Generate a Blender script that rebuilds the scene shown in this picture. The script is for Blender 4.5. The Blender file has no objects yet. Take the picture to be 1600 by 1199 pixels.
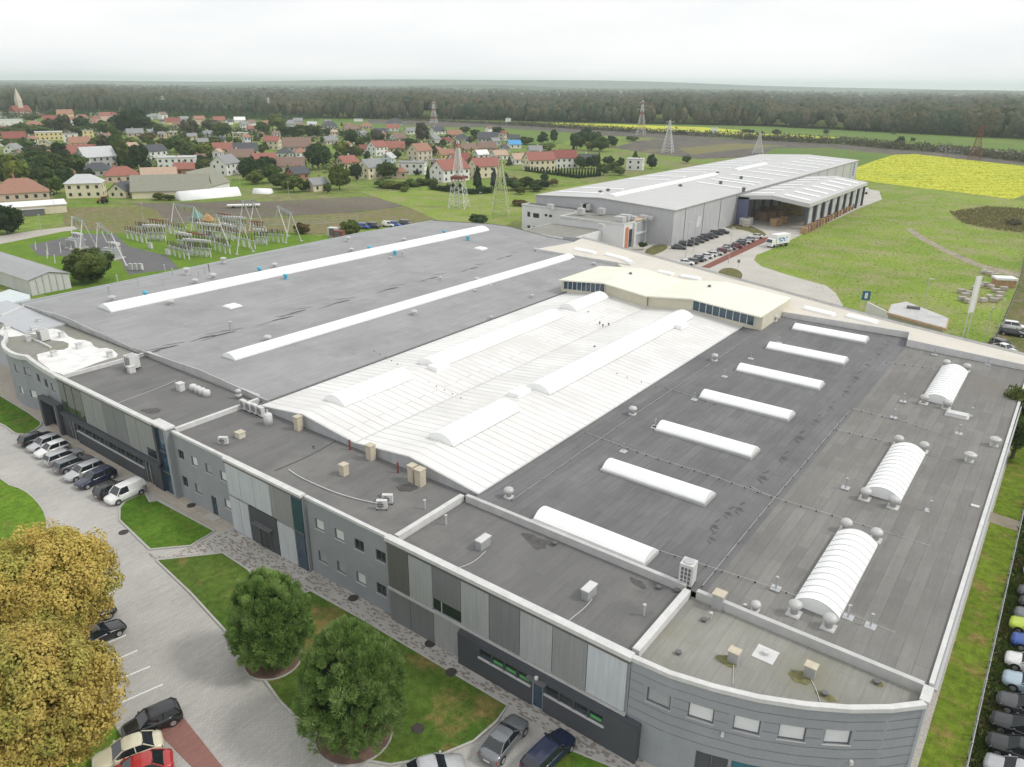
import bpy, math, random
import numpy as np
from math import radians as R, sin, cos, pi
scene = bpy.context.scene
COL = scene.collection
# ---------------------------------------------------------------- camera
CAM_H = 45.0
F_PX = 1166.15
YAW, PITCH, ROLL = R(36.818), R(21.847), R(-0.539)
_f = np.array([-sin(YAW)*cos(PITCH), cos(YAW)*cos(PITCH), -sin(PITCH)])
_r = np.array([cos(YAW), sin(YAW), 0.0]); _d = np.cross(_f, _r)
CM = np.array([cos(ROLL)*_r+sin(ROLL)*_d, -sin(ROLL)*_r+cos(ROLL)*_d, _f])
cd = bpy.data.cameras.new('camera'); cam = bpy.data.objects.new('camera', cd); COL.objects.link(cam)
from mathutils import Matrix, Vector
cam.matrix_world = Matrix(((CM[0][0], -CM[1][0], -CM[2][0], 0), (CM[0][1], -CM[1][1], -CM[2][1], 0),
                           (CM[0][2], -CM[1][2], -CM[2][2], CAM_H), (0, 0, 0, 1)))
cd.sensor_fit = 'HORIZONTAL'; cd.sensor_width = 36.0; cd.lens = 36.0*F_PX/1600.0
cd.clip_start = 0.5; cd.clip_end = 40000.0
scene.camera = cam
# ---------------------------------------------------------------- light
SUN_EL, SUN_AZ = R(46), R(62)          # compass azimuth measured from +Y towards +X
w = bpy.data.worlds.new('World'); scene.world = w; w.use_nodes = True
nt = w.node_tree; N = nt.nodes; L = nt.links; N.clear()
out = N.new('ShaderNodeOutputWorld'); bg = N.new('ShaderNodeBackground')
sky = N.new('ShaderNodeTexSky'); sky.sky_type = 'NISHITA'; sky.sun_disc = False
sky.sun_elevation = SUN_EL; sky.sun_rotation = SUN_AZ; sky.dust_density = 3.0
tc = N.new('ShaderNodeTexCoord'); mp = N.new('ShaderNodeMapping'); mp.inputs['Scale'].default_value = (1.2, 1.2, 7.0)
no = N.new('ShaderNodeTexNoise'); no.inputs['Scale'].default_value = 2.4; no.inputs['Detail'].default_value = 6; no.inputs['Roughness'].default_value = .55
cr = N.new('ShaderNodeValToRGB'); e = cr.color_ramp.elements
e[0].position = .33; e[0].color = (9.9, 10.1, 10.3, 1); e[1].position = .62; e[1].color = (11.2, 11.2, 11.15, 1)
mx = N.new('ShaderNodeMixRGB'); mx.inputs[0].default_value = .93
L.new(tc.outputs['Generated'], mp.inputs[0]); L.new(mp.outputs[0], no.inputs['Vector']); L.new(no.outputs['Fac'], cr.inputs[0])
L.new(sky.outputs[0], mx.inputs[1]); L.new(cr.outputs[0], mx.inputs[2]); L.new(mx.outputs[0], bg.inputs[0])
bg.inputs[1].default_value = 0.1
L.new(bg.outputs[0], out.inputs[0])
sd = bpy.data.lights.new('sun', 'SUN'); sd.energy = 1.7; sd.angle = R(10); sd.color = (1, .96, .9)
so = bpy.data.objects.new('sun', sd); COL.objects.link(so)
so.rotation_euler = (R(90)-SUN_EL, 0, -SUN_AZ+pi)
scene.view_settings.view_transform = 'Standard'; scene.view_settings.look = 'None'
scene.view_settings.exposure = 0.0; scene.view_settings.gamma = 1.0
scene.render.resolution_x = 1024; scene.render.resolution_y = 767
scene.cycles.volume_bounces = 4
# sun direction check: light travels along -Z of the lamp
so.rotation_euler = Vector((sin(SUN_AZ)*cos(SUN_EL), cos(SUN_AZ)*cos(SUN_EL), sin(SUN_EL))).to_track_quat('Z', 'Y').to_euler()

# ---------------------------------------------------------------- survey helpers
def at(px, py, z=0.0):
    d = CM.T @ np.array([(px-800)/F_PX, (py-599.5)/F_PX, 1.0]); t = (z-CAM_H)/d[2]
    return float(t*d[0]), float(t*d[1])
def pr(x, y, z):
    v = CM @ np.array([x, y, z-CAM_H]); return 800+F_PX*v[0]/v[2], 599.5+F_PX*v[1]/v[2]
def onY(px, py, Y):
    d = CM.T @ np.array([(px-800)/F_PX, (py-599.5)/F_PX, 1.0]); t = Y/d[1]
    return float(t*d[0]), float(CAM_H+t*d[2])
def dist(x, y): return math.sqrt(x*x+y*y+CAM_H*CAM_H)
def P(lst, z=0.0): return [at(a, b, z) for a, b in lst]
def height(x, y, py):
    lo, hi = 0.0, 90.0
    for _ in range(40):
        m = (lo+hi)/2
        if pr(x, y, m)[1] > py: lo = m
        else: hi = m
    return lo
def smooth(pts, n=2, closed=True):
    for _ in range(n):
        q = []; m = len(pts)
        rng = range(m) if closed else range(m-1)
        for i in rng:
            a, b = pts[i], pts[(i+1) % m]
            q += [(a[0]*.75+b[0]*.25, a[1]*.75+b[1]*.25), (a[0]*.25+b[0]*.75, a[1]*.25+b[1]*.75)]
        if not closed: q = [pts[0]]+q+[pts[-1]]
        pts = q
    return pts

# ---------------------------------------------------------------- materials
MATS = {}
def ramp(nt, fac, c0, c1, p0=.3, p1=.7):
    r = nt.nodes.new('ShaderNodeValToRGB'); r.color_ramp.elements[0].position = p0; r.color_ramp.elements[1].position = p1
    r.color_ramp.elements[0].color = (*c0, 1); r.color_ramp.elements[1].color = (*c1, 1)
    nt.links.new(fac, r.inputs[0]); return r.outputs[0]
def noise(nt, scale, detail=4, vec=None, rough=.55, coord='obj'):
    n = nt.nodes.new('ShaderNodeTexNoise'); n.inputs['Scale'].default_value = scale
    n.inputs['Detail'].default_value = detail; n.inputs['Roughness'].default_value = rough
    if vec is not None: nt.links.new(vec, n.inputs['Vector'])
    return n.outputs['Fac']
def mixc(nt, fac, a, b, mode='MIX'):
    m = nt.nodes.new('ShaderNodeMixRGB'); m.blend_type = mode
    for i, v in ((0, fac), (1, a), (2, b)):
        if isinstance(v, (int, float)): m.inputs[i].default_value = v
        elif isinstance(v, tuple): m.inputs[i].default_value = (*v, 1) if len(v) == 3 else v
        else: nt.links.new(v, m.inputs[i])
    return m.outputs[0]
def newmat(name, rough=.85, metal=0.0, spec=.3):
    m = bpy.data.materials.new(name); m.use_nodes = True; b = m.node_tree.nodes['Principled BSDF']
    b.inputs['Roughness'].default_value = rough; b.inputs['Metallic'].default_value = metal
    b.inputs['Specular IOR Level'].default_value = spec
    return m, m.node_tree, b
def vec(nt, kind='Position', scale=(1, 1, 1), rot=(0, 0, 0)):
    if kind == 'Position': s = nt.nodes.new('ShaderNodeNewGeometry').outputs['Position']
    else: s = nt.nodes.new('ShaderNodeTexCoord').outputs['Object']
    mpn = nt.nodes.new('ShaderNodeMapping'); mpn.inputs['Scale'].default_value = scale; mpn.inputs['Rotation'].default_value = rot
    nt.links.new(s, mpn.inputs[0]); return mpn.outputs[0]
def plain(name, c, rough=.8, metal=0, var=.12, scale=.8, spec=.3, kind='Position', fine=0.0):
    """one base colour broken by soft large and small variation"""
    if name in MATS: return MATS[name]
    m, nt, b = newmat(name, rough, metal, spec)
    v = vec(nt, kind)
    a = tuple(min(1, x*(1-var)) for x in c); d = tuple(min(1, x*(1+var)) for x in c)
    col = ramp(nt, noise(nt, scale, 5, v), a, d, .25, .75)
    if fine:
        col = mixc(nt, 1.0, col, ramp(nt, noise(nt, scale*14, 3, v), (1-fine,)*3, (1+fine,)*3, .3, .7), 'MULTIPLY')
    nt.links.new(col, b.inputs['Base Color']); MATS[name] = m; return m
def sheets(name, c1, c2, mortar, w=6.0, h=1.0, msize=.012, along='Y', rough=.9, stain=None, big=.1):
    """roofing felt, metal sheets or pavers laid in rows"""
    m, nt, b = newmat(name, rough)
    g = nt.nodes.new('ShaderNodeNewGeometry'); sp = nt.nodes.new('ShaderNodeSeparateXYZ'); nt.links.new(g.outputs['Position'], sp.inputs[0])
    cb = nt.nodes.new('ShaderNodeCombineXYZ')
    if along == 'Y': nt.links.new(sp.outputs['Y'], cb.inputs[0]); nt.links.new(sp.outputs['X'], cb.inputs[1])
    elif along == 'X': nt.links.new(sp.outputs['X'], cb.inputs[0]); nt.links.new(sp.outputs['Y'], cb.inputs[1])
    else: nt.links.new(sp.outputs['Z'], cb.inputs[0]); nt.links.new(sp.outputs['X'], cb.inputs[1])
    br = nt.nodes.new('ShaderNodeTexBrick'); br.inputs['Scale'].default_value = 1
    br.inputs['Brick Width'].default_value = w; br.inputs['Row Height'].default_value = h
    br.inputs['Mortar Size'].default_value = msize; br.inputs['Mortar Smooth'].default_value = .6
    br.inputs['Color1'].default_value = (*c1, 1); br.inputs['Color2'].default_value = (*c2, 1); br.inputs['Mortar'].default_value = (*mortar, 1)
    br.inputs['Bias'].default_value = -.2
    nt.links.new(cb.outputs[0], br.inputs[0])
    v = vec(nt)
    col = mixc(nt, 1.0, br.outputs[0], ramp(nt, noise(nt, .13, 6, v, .62), (1-big,)*3, (1+big,)*3, .3, .7), 'MULTIPLY')
    v2 = vec(nt, 'Position', (3.0, .35, 1) if along == 'Y' else (.35, 3.0, 1))
    col = mixc(nt, 1.0, col, ramp(nt, noise(nt, 1.1, 4, v2, .6), (1-big*.6,)*3, (1+big*.6,)*3, .3, .7), 'MULTIPLY')
    col = mixc(nt, 1.0, col, ramp(nt, noise(nt, 9, 2, v, .6), (.95,)*3, (1.05,)*3, .3, .7), 'MULTIPLY')
    if stain:
        f = nt.nodes.new('ShaderNodeMath'); f.operation = 'SMOOTH_MAX'
        col = mixc(nt, ramp(nt, noise(nt, .09, 7, v, .68), (0, 0, 0), (1, 1, 1), .52, .68), col, stain)
    nt.links.new(col, b.inputs['Base Color'])
    bp = nt.nodes.new('ShaderNodeBump'); bp.inputs['Strength'].default_value = .25; bp.inputs['Distance'].default_value = .02
    nt.links.new(br.outputs['Fac'], bp.inputs['Height']); bp.invert = True; nt.links.new(bp.outputs[0], b.inputs['Normal'])
    MATS[name] = m; return m
def grassmat(name, c0, c1, c2, s1=.05, s2=.6, p=(.4, .65), rot=0, stretch=(1, 1, 1)):
    m, nt, b = newmat(name, .95, 0, .1)
    v = vec(nt, 'Position', stretch, (0, 0, rot))
    a = ramp(nt, noise(nt, s1, 7, v, .62), c0, c1, .36, .64)
    a = mixc(nt, ramp(nt, noise(nt, s1*2.7, 8, v, .7), (0, 0, 0), (1, 1, 1), *p), a, c2)
    a = mixc(nt, 1.0, a, ramp(nt, noise(nt, s2, 6, v, .75), (.62,)*3, (1.4,)*3, .3, .7), 'MULTIPLY')
    a = mixc(nt, 1.0, a, ramp(nt, noise(nt, s2*8, 3, v, .7), (.8,)*3, (1.2,)*3, .3, .7), 'MULTIPLY')
    nt.links.new(a, b.inputs['Base Color'])
    bp = nt.nodes.new('ShaderNodeBump'); bp.inputs['Strength'].default_value = .5; bp.inputs['Distance'].default_value = .15
    nt.links.new(noise(nt, s2*5, 5, v, .7), bp.inputs['Height']); nt.links.new(bp.outputs[0], b.inputs['Normal'])
    MATS[name] = m; return m
def leafmat(name, c0, c1, c2=None, scale=.9):
    m, nt, b = newmat(name, .75, 0, .15)
    v = vec(nt, 'Object'); oi = nt.nodes.new('ShaderNodeObjectInfo')
    ad = nt.nodes.new('ShaderNodeVectorMath'); ad.operation = 'ADD'; nt.links.new(v, ad.inputs[0])
    cm = nt.nodes.new('ShaderNodeCombineXYZ'); ml = nt.nodes.new('ShaderNodeMath'); ml.operation = 'MULTIPLY'; ml.inputs[1].default_value = 60
    nt.links.new(oi.outputs['Random'], ml.inputs[0]); nt.links.new(ml.outputs[0], cm.inputs[0]); nt.links.new(cm.outputs[0], ad.inputs[1])
    a = ramp(nt, noise(nt, scale, 3, ad.outputs[0], .6), c0, c1, .35, .65)
    if c2: a = mixc(nt, ramp(nt, noise(nt, scale*.45, 4, ad.outputs[0], .6), (0, 0, 0), (1, 1, 1), .48, .66), a, c2)
    a = mixc(nt, 1.0, a, ramp(nt, noise(nt, scale*9, 2, ad.outputs[0], .7), (.7,)*3, (1.35,)*3, .3, .7), 'MULTIPLY')
    hs = nt.nodes.new('ShaderNodeHueSaturation'); mr = nt.nodes.new('ShaderNodeMapRange')
    mr.inputs[3].default_value = .75; mr.inputs[4].default_value = 1.3
    nt.links.new(oi.outputs['Random'], mr.inputs[0]); nt.links.new(mr.outputs[0], hs.inputs['Value']); nt.links.new(a, hs.inputs['Color'])
    nt.links.new(hs.outputs[0], b.inputs['Base Color'])
    tl = nt.nodes.new('ShaderNodeBsdfTranslucent'); nt.links.new(hs.outputs[0], tl.inputs[0]); ms = nt.nodes.new('ShaderNodeMixShader'); ms.inputs[0].default_value = .3
    nt.links.new(b.outputs[0], ms.inputs[1]); nt.links.new(tl.outputs[0], ms.inputs[2]); nt.links.new(ms.outputs[0], nt.nodes['Material Output'].inputs[0])
    MATS[name] = m; return m
def glass(name, c, rough=.08):
    m, nt, b = newmat(name, rough, 0, .8); b.inputs['Base Color'].default_value = (*c, 1); MATS[name] = m; return m

M_yard = sheets('yard_pavers', (.44, .425, .40), (.39, .38, .355), (.33, .32, .30), .4, .22, .02, 'Y', .85, None, .12)
M_walk = sheets('sidewalk_pavers', (.45, .40, .335), (.39, .345, .29), (.30, .27, .23), .5, .5, .02, 'X', .85, None, .1)
def mottled():
    m, nt, b = newmat('mottled_pavers', .85); v = vec(nt, 'Position', (3.2, 6.5, 1))
    vo = nt.nodes.new('ShaderNodeTexVoronoi'); vo.distance = 'CHEBYCHEV'; vo.inputs['Scale'].default_value = 1; vo.inputs['Randomness'].default_value = .55
    nt.links.new(v, vo.inputs['Vector']); s = nt.nodes.new('ShaderNodeSeparateColor'); nt.links.new(vo.outputs['Color'], s.inputs[0])
    k = nt.nodes.new('ShaderNodeMath'); k.operation = 'GREATER_THAN'; k.inputs[1].default_value = .72
    v2 = vec(nt); am = nt.nodes.new('ShaderNodeMath'); am.operation = 'MULTIPLY_ADD'; am.inputs[1].default_value = .5; 
    nt.links.new(noise(nt, .9, 3, v2), am.inputs[0]); nt.links.new(s.outputs[0], am.inputs[2])
    sb = nt.nodes.new('ShaderNodeMath'); sb.operation = 'SUBTRACT'; sb.inputs[1].default_value = .25; nt.links.new(am.outputs[0], sb.inputs[0]); nt.links.new(sb.outputs[0], k.inputs[0])
    base = ramp(nt, noise(nt, .5, 4, v2), (.36, .34, .31), (.46, .44, .41))
    nt.links.new(mixc(nt, k.outputs[0], base, (.235, .21, .185)), b.inputs['Base Color']); MATS['mottled'] = m; return m
M_mott = mottled()
M_redpave = sheets('red_pavers', (.30, .15, .125), (.26, .13, .11), (.2, .11, .1), .2, .1, .01, 'Y', .85, None, .12)
M_conc = plain('concrete', (.46, .44, .40), .85, 0, .1, .15, .3, 'Position', .06)
M_kerb = plain('kerb_stone', (.42, .41, .385), .85, 0, .12, 2)
M_lawn = grassmat('lawn', (.06, .13, .014), (.10, .19, .022), (.17, .16, .04), .12, 1.6, (.52, .72))
M_lawnb = grassmat('lawn_bright', (.10, .19, .02), (.14, .24, .025), (.16, .19, .04), .12, 1.6, (.5, .7))
M_lawnd = grassmat('lawn_dry', (.06, .12, .018), (.10, .15, .028), (.23, .17, .065), .07, 1.6, (.53, .66))
M_strip = grassmat('strip_grass', (.12, .18, .02), (.16, .225, .025), (.26, .18, .07), .12, 1.2, (.52, .66))
M_weeds = grassmat('weedy_ground', (.10, .12, .03), (.14, .145, .05), (.18, .145, .09), .12, .9, (.45, .6))
M_meadow = grassmat('meadow', (.16, .24, .035), (.225, .30, .055), (.29, .27, .14), .035, 1.3, (.45, .68))
M_base = grassmat('ground_grass', (.13, .205, .035), (.185, .255, .05), (.21, .20, .095), .012, .25, (.45, .62))
M_field1 = grassmat('green_field', (.105, .175, .04), (.145, .21, .05), (.13, .16, .05), .008, .5, (.5, .7))
M_field2 = grassmat('dry_field', (.15, .17, .055), (.19, .18, .075), (.20, .165, .10), .02, .3, (.45, .6), .6, (1, 3, 1))
M_plough = grassmat('ploughed_soil', (.135, .115, .095), (.17, .15, .12), (.14, .155, .07), .015, .5, (.52, .66), .6, (1, 3, 1))
M_darkfield = grassmat('dark_soil', (.105, .095, .085), (.13, .12, .10), (.19, .165, .10), .006, .1, (.55, .7))
def rape():
    m, nt, b = newmat('rape_flowers', .95, 0, .1); v = vec(nt, 'Position', (1, 1, 1), (0, 0, R(52)))
    wv = nt.nodes.new('ShaderNodeTexWave'); wv.inputs['Scale'].default_value = .028; wv.inputs['Distortion'].default_value = 9; wv.inputs['Detail'].default_value = 4; wv.inputs['Detail Scale'].default_value = .8
    nt.links.new(v, wv.inputs[0])
    a = ramp(nt, wv.outputs['Fac'], (.43, .46, .055), (.52, .53, .06), .0, .9)
    a = mixc(nt, ramp(nt, noise(nt, .02, 6, v, .65), (0, 0, 0), (1, 1, 1), .56, .8), a, (.36, .43, .06))
    a = mixc(nt, 1.0, a, ramp(nt, noise(nt, .6, 5, v, .75), (.9,)*3, (1.08,)*3, .3, .7), 'MULTIPLY')
    nt.links.new(a, b.inputs['Base Color']); MATS['rape'] = m; return m
M_rape = rape()
M_gravel = plain('gravel', (.42, .39, .35), .9, 0, .25, 6)
M_asph = plain('asphalt', (.13, .13, .13), .9, 0, .12, .4, .3, 'Position', .1)
M_dirt = plain('dirt_track', (.30, .26, .20), .95, 0, .25, .3)
M_white = plain('white_paint', (.78, .78, .77), .6, 0, .05, 1)
M_sky = plain('skylight_dome', (.86, .87, .86), .35, 0, .03, .6)
M_trim = plain('light_metal_trim', (.50, .50, .49), .5, .1, .12, .9, .3, 'Position', .06)
M_trimw = plain('white_trim', (.59, .59, .58), .55, 0, .12, 1.1, .3, 'Position', .07)
M_rooft = sheets('dark_felt', (.165, .165, .168), (.135, .135, .138), (.10, .10, .10), 7.0, 1.0, .025, 'Y', .9, (.15, .15, .15), .15)
M_roofb = sheets('worn_felt', (.212, .208, .195), (.165, .16, .151), (.13, .126, .12), 6.5, 1.0, .022, 'Y', .92, (.188, .178, .162), .13)
M_roofg = sheets('grey_felt', (.31, .31, .315), (.285, .285, .29), (.24, .24, .24), 8.0, 1.0, .022, 'Y', .85, (.25, .25, .252), .10)
M_rooff = sheets('front_felt', (.165, .163, .159), (.143, .142, .14), (.115, .115, .113), 6.0, 1.0, .015, 'Y', .9, (.20, .197, .185), .1)
M_roofm = sheets('mossy_felt', (.262, .258, .23), (.232, .23, .21), (.185, .185, .17), 7.0, 1.05, .02, 'Y', .92, (.23, .225, .17), .14)
M_roofw = sheets('white_corrugated', (.73, .725, .71), (.68, .675, .66), (.44, .44, .43), 60.0, 1.15, .075, 'X', .7, (.63, .62, .59), .09)
M_beige = sheets('beige_felt', (.62, .585, .515), (.585, .555, .49), (.53, .51, .46), 12.0, 1.2, .02, 'X', .85, (.64, .61, .55), .05)
M_cream = sheets('cream_sheet', (.77, .765, .65), (.745, .74, .63), (.63, .625, .53), 12.0, 1.0, .03, 'X', .6, None, .05)
M_creamw = plain('cream_wall', (.62, .585, .47), .7, 0, .05, .5)
M_plast = plain('grey_render', (.30, .315, .335), .85, 0, .06, .6, .3, 'Position', .05)
M_plastl = plain('pale_render', (.44, .455, .475), .85, 0, .05, .4)
M_dark = plain('dark_cladding', (.08, .086, .096), .6, 0, .08, .6)
M_black = plain('black_plastic', (.02, .02, .022), .5, 0, .1, 2)
M_rub = plain('rubber', (.025, .025, .025), .8, 0, .1, 2)
def clad(name, c):
    m, nt, b = newmat(name, .55, .15, .4); v = vec(nt)
    s = nt.nodes.new('ShaderNodeSeparateXYZ'); nt.links.new(v, s.inputs[0]); mt = nt.nodes.new('ShaderNodeMath'); mt.operation = 'FRACT'
    m2 = nt.nodes.new('ShaderNodeMath'); m2.operation = 'MULTIPLY'; m2.inputs[1].default_value = 2.4
    nt.links.new(s.outputs[0], m2.inputs[0]); nt.links.new(m2.outputs[0], mt.inputs[0])
    a = ramp(nt, mt.outputs[0], tuple(x*.82 for x in c), c, .0, .14)
    a = mixc(nt, 1.0, a, ramp(nt, noise(nt, .7, 5, vec(nt, 'Position', (3, 1, .4))), (.92,)*3, (1.08,)*3), 'MULTIPLY')
    nt.links.new(a, b.inputs['Base Color']); MATS[name] = m; return m
M_cl = [clad('cladding_dark', (.145, .145, .138)), clad('cladding_mid', (.22, .225, .235)), clad('cladding_light', (.42, .43, .44)), clad('cladding_pale', (.55, .58, .62)), clad('cladding_grey', (.30, .305, .305))]
M_whwall = clad('warehouse_cladding', (.47, .475, .49))
M_whroof = sheets('warehouse_sheet', (.52, .52, .515), (.50, .50, .495), (.44, .44, .44), 14, 2.0, .02, 'X', .6, (.49, .49, .47), .05)
M_glass = glass('window_glass', (.02, .03, .035)); M_glassb = glass('blue_glass', (.03, .07, .11)); M_glassg = glass('green_reflection_glass', (.055, .075, .05), .05)  # M_glassg: the green reflection is put into its base colour
M_blind = plain('white_blind', (.70, .71, .72), .7, 0, .04, 2); M_blindg = plain('grey_blind', (.36, .37, .39), .7, 0, .04, 2)
M_metal = plain('galvanised', (.50, .51, .52), .45, .5, .08, 3); M_steel = plain('steel_dark', (.16, .16, .165), .5, .3, .1, 2)
M_stain = plain('tar_stain', (.095, .093, .09), .85, 0, .3, 1.5); M_staing = plain('moss_stain', (.16, .155, .07), .9, 0, .3, 2)
M_rust = plain('rusty_red', (.20, .075, .055), .8, 0, .25, 2); M_beigeb = plain('beige_brick', (.52, .47, .37), .85, 0, .12, 3)
M_blue = plain('blue_plastic', (.10, .42, .58), .5, 0, .1, 2); M_green = plain('green_print', (.10, .35, .12), .6, 0, .1, 2)
M_wood = plain('timber', (.42, .27, .15), .85, 0, .3, 1.5); M_red = plain('red_paint', (.45, .09, .06), .6, 0, .15, 1); M_bark = plain('bark', (.13, .10, .075), .9, 0, .25, 3)
M_teal = plain('teal_door', (.03, .16, .20), .4, 0, .05, 1)

# ---------------------------------------------------------------- mesh helpers
class MB:
    def __init__(s): s.v = []; s.f = []; s.m = []
    def add(s, vs, fs, mi=0):
        o = len(s.v); s.v += [tuple(map(float, p)) for p in vs]; s.f += [tuple(i+o for i in f) for f in fs]; s.m += [mi]*len(fs); return s
    def box(s, x0, x1, y0, y1, z0, z1, mi=0):
        return s.add([(x0, y0, z0), (x1, y0, z0), (x1, y1, z0), (x0, y1, z0), (x0, y0, z1), (x1, y0, z1), (x1, y1, z1), (x0, y1, z1)],
                     [(0, 3, 2, 1), (4, 5, 6, 7), (0, 1, 5, 4), (1, 2, 6, 5), (2, 3, 7, 6), (3, 0, 4, 7)], mi)
    def obox(s, cx, cy, z0, lx, ly, h, a=0, mi=0):
        c, q = cos(a), sin(a); v = []
        for z in (z0, z0+h):
            for dx, dy in ((-lx/2, -ly/2), (lx/2, -ly/2), (lx/2, ly/2), (-lx/2, ly/2)): v.append((cx+dx*c-dy*q, cy+dx*q+dy*c, z))
        return s.add(v, [(0, 3, 2, 1), (4, 5, 6, 7), (0, 1, 5, 4), (1, 2, 6, 5), (2, 3, 7, 6), (3, 0, 4, 7)], mi)
    def bar(s, a, b, r, n=4, r2=None, mi=0):
        a = Vector(a); b = Vector(b); d = (b-a)
        if d.length < 1e-6: return s
        q = d.to_track_quat('Z', 'Y'); r2 = r if r2 is None else r2; v = []
        for p, rr in ((a, r), (b, r2)):
            for i in range(n):
                t = 2*pi*(i+.5)/n; v.append(p+q @ Vector((cos(t)*rr, sin(t)*rr, 0)))
        return s.add(v, [(i, (i+1) % n, n+(i+1) % n, n+i) for i in range(n)]+[tuple(range(n))[::-1], tuple(range(n, 2*n))], mi)
    def lathe(s, cx, cy, prof, n=12, mi=0):
        v = [(cx+r*cos(2*pi*i/n), cy+r*sin(2*pi*i/n), z) for r, z in prof for i in range(n)]
        f = [(k*n+i, k*n+(i+1) % n, (k+1)*n+(i+1) % n, (k+1)*n+i) for k in range(len(prof)-1) for i in range(n)]
        f += [tuple(range(n))[::-1], tuple(range((len(prof)-1)*n, len(prof)*n))]
        return s.add(v, f, mi)
    def prism(s, pts, z0, z1, mi=0, top=True, bottom=False):
        n = len(pts); A = sum(pts[i][0]*pts[(i+1) % n][1]-pts[(i+1) % n][0]*pts[i][1] for i in range(n))
        if A < 0: pts = pts[::-1]
        v = [(p[0], p[1], z0) for p in pts]+[(p[0], p[1], z1) for p in pts]
        f = [(i, (i+1) % n, n+(i+1) % n, n+i) for i in range(n)]
        if top: f.append(tuple(range(n, 2*n)))
        if bottom: f.append(tuple(range(n))[::-1])
        return s.add(v, f, mi)
    def sheet(s, pts, z, mi=0):
        n = len(pts); A = sum(pts[i][0]*pts[(i+1) % n][1]-pts[(i+1) % n][0]*pts[i][1] for i in range(n))
        if A < 0: pts = pts[::-1]
        return s.add([(p[0], p[1], z) for p in pts], [tuple(range(n))], mi)
    def rail(s, pts, wd, z0, z1, mi=0, closed=False):
        """a wall, kerb or parapet of width wd following a line"""
        n = len(pts); k = []
        for i in range(n):
            if closed: a, b = pts[i-1], pts[(i+1) % n]
            else: a, b = pts[max(i-1, 0)], pts[min(i+1, n-1)]
            d = Vector((b[0]-a[0], b[1]-a[1])); d.normalize(); nrm = Vector((-d.y, d.x))
            e0 = Vector((pts[i][0]-a[0], pts[i][1]-a[1]))
            sc = 1.0
            if (closed or 0 < i < n-1) and e0.length > 1e-6:
                e0.normalize(); cc = max(.5, abs(e0.dot(d))); sc = 1/cc
            p = Vector(pts[i][:2]); k.append((p+nrm*wd/2*sc, p-nrm*wd/2*sc))
        v = []
        for l_, r_ in k: v += [(l_.x, l_.y, z0), (r_.x, r_.y, z0), (r_.x, r_.y, z1), (l_.x, l_.y, z1)]
        f = []
        for i in range(n if closed else n-1):
            a = 4*i; b = 4*((i+1) % n)
            f += [(a+3, a+2, b+2, b+3), (a, a+3, b+3, b), (a+2, a+1, b+1, b+2)]
        if not closed: f += [(0, 1, 2, 3), (4*n-4, 4*n-1, 4*n-2, 4*n-3)]
        return s.add(v, f, mi)
    def barrel(s, a, b, wd, h, z, seg=8, mi=0, base=.25, zb=None):
        """arched rooflight between two ground-plan points"""
        zb = z if zb is None else zb
        a = Vector(a[:2]); b = Vector(b[:2]); d = (b-a).normalized(); nn = Vector((-d.y, d.x)); v = []
        for p, zz in ((a, z), (b, zb)):
            v.append((*(p-nn*wd/2), zz)); 
            for i in range(seg+1):
                t = -1+2*i/seg; q = p+nn*(wd/2*t); v.append((q.x, q.y, zz+base+h*(1-t*t)))
            v.append((*(p+nn*wd/2), zz))
        n = seg+3; f = [(i, i+1, n+i+1, n+i) for i in range(n-1)]
        f = [t[::-1] for t in f]+[tuple(range(n)), tuple(range(n, 2*n))[::-1]]
        return s.add(v, f, mi)
    def build(s, name, mats, parent=None, sm=False, kind=None):
        me = bpy.data.meshes.new(name); me.from_pydata(s.v, [], s.f)
        mats = mats if isinstance(mats, (list, tuple)) else [mats]
        for m in mats: me.materials.append(m)
        if len(mats) > 1: me.polygons.foreach_set('material_index', s.m)
        if sm: me.polygons.foreach_set('use_smooth', [True]*len(s.f))
        me.update(); o = bpy.data.objects.new(name, me); COL.objects.link(o)
        if parent is not None:
            o.parent = parent
            if parent.get('worldparts'): o.location = -Vector(parent.location)
        if kind: o['kind'] = kind
        return o
PENDING = []          # things whose look alone does not single them out: told apart by their place
def tag(o, label, cat, group=None, px=None):
    o['label'] = label; o['category'] = cat
    if group: o['group'] = group
    if px is not None: PENDING.append((o, label, px))
    return o
def thing(name, label, cat, loc=(0, 0, 0), rz=0, group=None, world=False, px=None, scale=1):
    o = bpy.data.objects.new(name, None); COL.objects.link(o); o.location = loc; o.rotation_euler = (0, 0, rz)
    o.empty_display_size = .5; o.scale = (scale,)*3
    if world: o['worldparts'] = 1
    return tag(o, label, cat, group, px)
def copy_tree(o, parent=None):
    c = o.copy(); COL.objects.link(c); c.parent = parent
    for ch in list(o.children): copy_tree(ch, c)
    return c
def setmat(o, m, slot=0):
    o.material_slots[slot].link = 'OBJECT'; o.material_slots[slot].material = m
def ordinal(k):
    return {1: 'first', 2: 'second', 3: 'third', 4: 'fourth', 5: 'fifth', 6: 'sixth', 7: 'seventh', 8: 'eighth', 9: 'ninth', 10: 'tenth'}.get(k, '%d%s' % (k, 'th' if 10 < k % 100 < 20 else {1: 'st', 2: 'nd', 3: 'rd'}.get(k % 10, 'th')))
def finish_labels():
    d = {}
    for o, l, px in PENDING: d.setdefault(l, []).append((px, o))
    for l, lst in d.items():
        if len(lst) == 1: continue
        lst.sort(key=lambda t: t[0])
        for k, (px, o) in enumerate(lst): o['label'] = '%s, %s from the left' % (l, ordinal(k+1)) if len(lst) > 2 else '%s, the %s of the two' % (l, 'left' if k == 0 else 'right')
def structure(mb, name, m, sm=False):
    return mb.build(name, m, None, sm, 'structure')
rnd = random.Random(7)
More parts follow.
